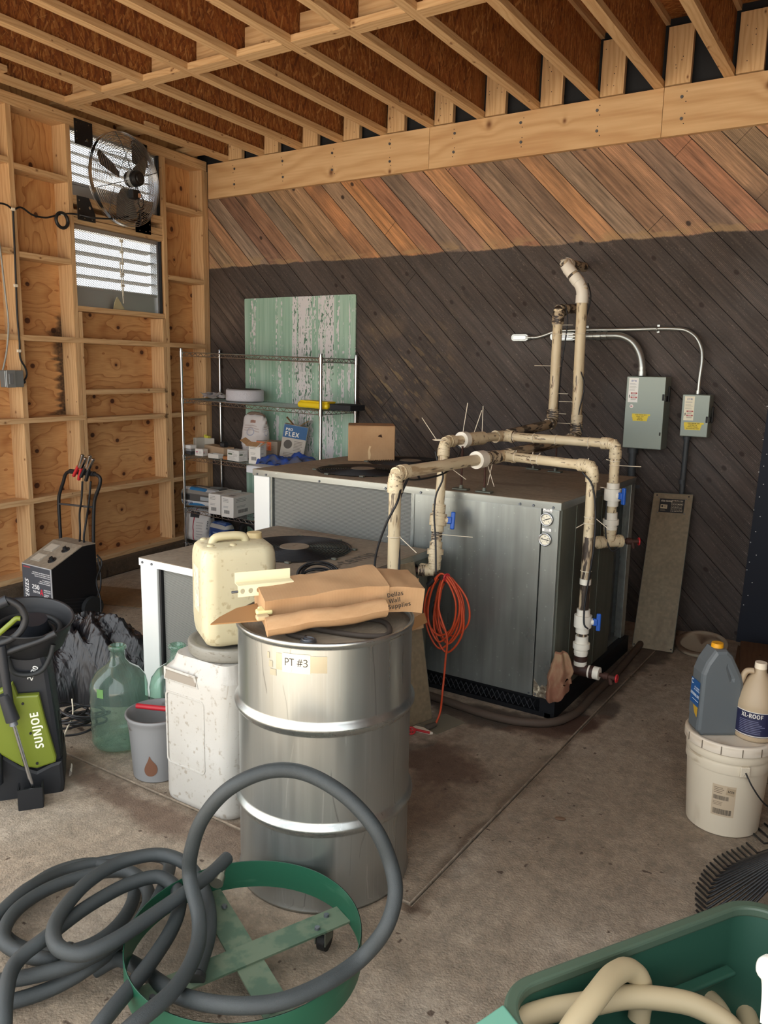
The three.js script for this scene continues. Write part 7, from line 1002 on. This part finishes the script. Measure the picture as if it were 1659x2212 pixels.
// ---------------------------------------------------------------- around the large unit's foot
{
  const pts = [[3.42, 1.955], [3.6, 1.975], [3.87, 2.005], [4.03, 1.985], [4.16, 1.90], [4.215, 1.75], [4.215, 1.45], [4.215, 1.1], [4.20, 0.75], [4.18, 0.42], [4.15, 0.25]]; tag(mesh('floor_hose', tube(pts.map(([x, z]) => V(x, 0.0215, z)), 0.0205, { rs: 12, seg: 100 }), std(0x4a3d33, 0.75)), 'dirty black hose lying round the foot of the large chiller', 'hose');
  // orange extension cord hanging from the tap
  const top = V(3.640, 0.688, 2.045), pts2 = [], n = 8; for (let k = 0; k < n; k++) { const f = k / n, w = 0.055 + 0.035 * Math.sin(k * 2.3), sh = 0.03 * Math.sin(k * 1.7), bot = 0.345 + 0.045 * Math.sin(k * 1.3), z = 2.005 + f * 0.055; pts2.push(V(top.x + sh * 0.5 - 0.01, top.y + 0.004 * k - 0.005, z + 0.012), V(top.x - 0.055 - w * 0.4 + sh, lerp(top.y, bot, 0.35), z), V(top.x - 0.05 - w * 0.5 + sh, lerp(top.y, bot, 0.75), z), V(top.x - 0.01 + sh, bot, z + 0.004), V(top.x + 0.05 + w * 0.4 + sh, lerp(top.y, bot, 0.72), z + 0.008), V(top.x + 0.055 + w * 0.35 + sh * 0.5, lerp(top.y, bot, 0.3), z + 0.012)); }
  const e = atY(941, 1565, 0.02), end = V(e.x, 0.022, e.z); pts2.push(V(top.x, top.y, 2.07), V(top.x - 0.02, 0.55, 2.085), V(top.x + 0.035, 0.40, 2.09), V(top.x + 0.03, 0.28, 2.09), V(lerp(top.x, end.x, 0.5), 0.14, 2.12), end.clone().add(V(0.01, 0.05, -0.02)), end);
  const t = thing('extension_cord', 'orange extension cord looped over the tap with its plug on the floor', 'cord'); mesh('flex', tube(pts2, 0.0052, { rs: 8, seg: 620 }), std(0xc24a26, 0.5), t); mesh('plug', [rod(end, end.clone().add(V(-0.012, -0.004, 0.03)), 0.011, 10, 0.014), rod(end.clone().add(V(-0.012, -0.004, 0.03)), end.clone().add(V(-0.022, -0.006, 0.052)), 0.015, 10)], std(0x4a443c, 0.6), t); mesh('socket_end', [rod(V(3.575, 0.672, 2.055), V(3.545, 0.64, 2.065), 0.015, 10, 0.012)], M.black, t);
  // panels leaning by the drum
  const lp = thing('cover_plate', 'narrow dusty metal cover plate leaning against the small chiller', 'panel', [3.622, 0.001, 2.245], -0.35); const g = new THREE.Group(); g.name = 'plate_sheet'; g.rotation.set(0.04, 0, 0.17); lp.add(g); mesh('sheet', uvBox(rbox(0.006, 0.78, 0.16, 0.002, 1), 'y'), std(0xf4f0e0, 0.55, { metalness: 0.2, map: dustTex }), g, [0, 0.39, 0]); mesh('folded_edge', box(0.02, 0.78, 0.004, -0.008, 0.39, -0.08), M.galvDull, g);
  const cb = thing('cardboard_flap', 'bent brown cardboard flap hung over the leaning metal plate', 'cardboard', [3.525, 0.42, 2.25], -0.35); mesh('front_leaf', uvBox(box(0.004, 0.24, 0.17), 'y'), M.card, cb, [0.045, 0.17, 0.02], [0, 0, 0.20]); mesh('paper_patch', box(0.002, 0.11, 0.07), std(0xb9ad95, 0.8), cb, [0.050, 0.15, 0.05], [0, 0, 0.20]); mesh('crossing_leaf', uvBox(box(0.004, 0.05, 0.22), 'z'), M.cardIn, cb, [0.068, 0.075, 0.03], [0.25, 0, 0.2]);
  const fp = atY(932, 1572, 0.0); tag(mesh('floor_plate', uvBox(rbox(0.13, 0.004, 0.20, 0.001, 1), 'x'), std(0x7d7868, 0.6, { metalness: 0.3 }), scene, [fp.x + 0.02, 0.003, fp.z - 0.06], [0, -0.25, 0]), 'small metal plate flat on the floor under the orange plug', 'plate');
  const kp = atY(908, 1580, 0.0), kn = thing('scraper_tool', 'small red and white plastic scraper on the floor by the drum', 'scraper', [kp.x, 0.003, kp.z], 0.35); const ks = extrude([[-0.05, 0.0], [-0.03, 0.028], [0.01, 0.022], [0.06, -0.018], [0.045, -0.024]], 0.008, 0.002); ks.rotateX(-Math.PI / 2); mesh('white_body', ks, std(0xd9cfbd, 0.45), kn); mesh('red_edge', rod(V(-0.03, 0.007, 0.006), V(0.05, 0.007, 0.024), 0.006, 8), M.red, kn);
  const vp = atY(888, 1580, 0.02); const rv = thing('red_tap_wheel', 'loose red tap hand wheel on the floor beside the drum', 'tap wheel', [vp.x, 0.024, vp.z]); mesh('wheel', [new THREE.TorusGeometry(0.018, 0.005, 6, 18), rod(V(-0.017, 0, 0), V(0.017, 0, 0), 0.004, 6), rod(V(0, -0.017, 0), V(0, 0.017, 0), 0.004, 6)], M.red, rv, [0, 0, 0], [0.2, 0.5, 0]); mesh('stem', rod(V(-0.05, 0, -0.02), V(0, 0, 0), 0.006, 8), M.red, rv);
  // work glove hanging on the lower valve
  const gg = bagMesh(0.105, 0.25, 0.05, 21, 0, 0.5); { const p = gg.attributes.position; for (let i = 0; i < p.count; i++) { const x = p.getX(i), y = p.getY(i), z = p.getZ(i), f = y / 0.25; p.setXYZ(i, x * (0.6 + 0.5 * sstep(1, 0.5, f)) + 0.03 * (fbm(y * 16, 2, 2) - 0.5), y - 0.045 * sstep(-0.01, 0.03, x) * (f < 0.35 ? -1 : 0), z + 0.012 * Math.sin(x * 95 + y * 12)); } gg.computeVertexNormals(); gg.translate(0, -0.125, 0); }
  tag(mesh('hanging_rag', gg, std(0xffffff, 0.9, { map: tex(128, 128, (u, v) => { const n = fbm(u * 8, v * 8, 4, 8, 8); return mix3([128, 86, 66], [152, 128, 98], clamp(v * 1.2 - 0.3 + (n - 0.5))); }) }), scene, [4.175, 0.245, 1.865], [0, 0.62, 0.06]), 'dirty pink cloth rag hanging at the corner of the large chiller', 'rag');
  tag(mesh('fallen_leaf', xf(new THREE.SphereGeometry(0.022, 10, 6), { s: [1, 0.22, 0.55] }), std(0x6b5340, 0.9), scene, [atY(1210, 1771, 0).x, 0.0055, atY(1210, 1771, 0).z], [0, 0.4, 0]), 'small dry brown leaf alone on the open floor', 'leaf');
}

renderer.render(scene, camera);
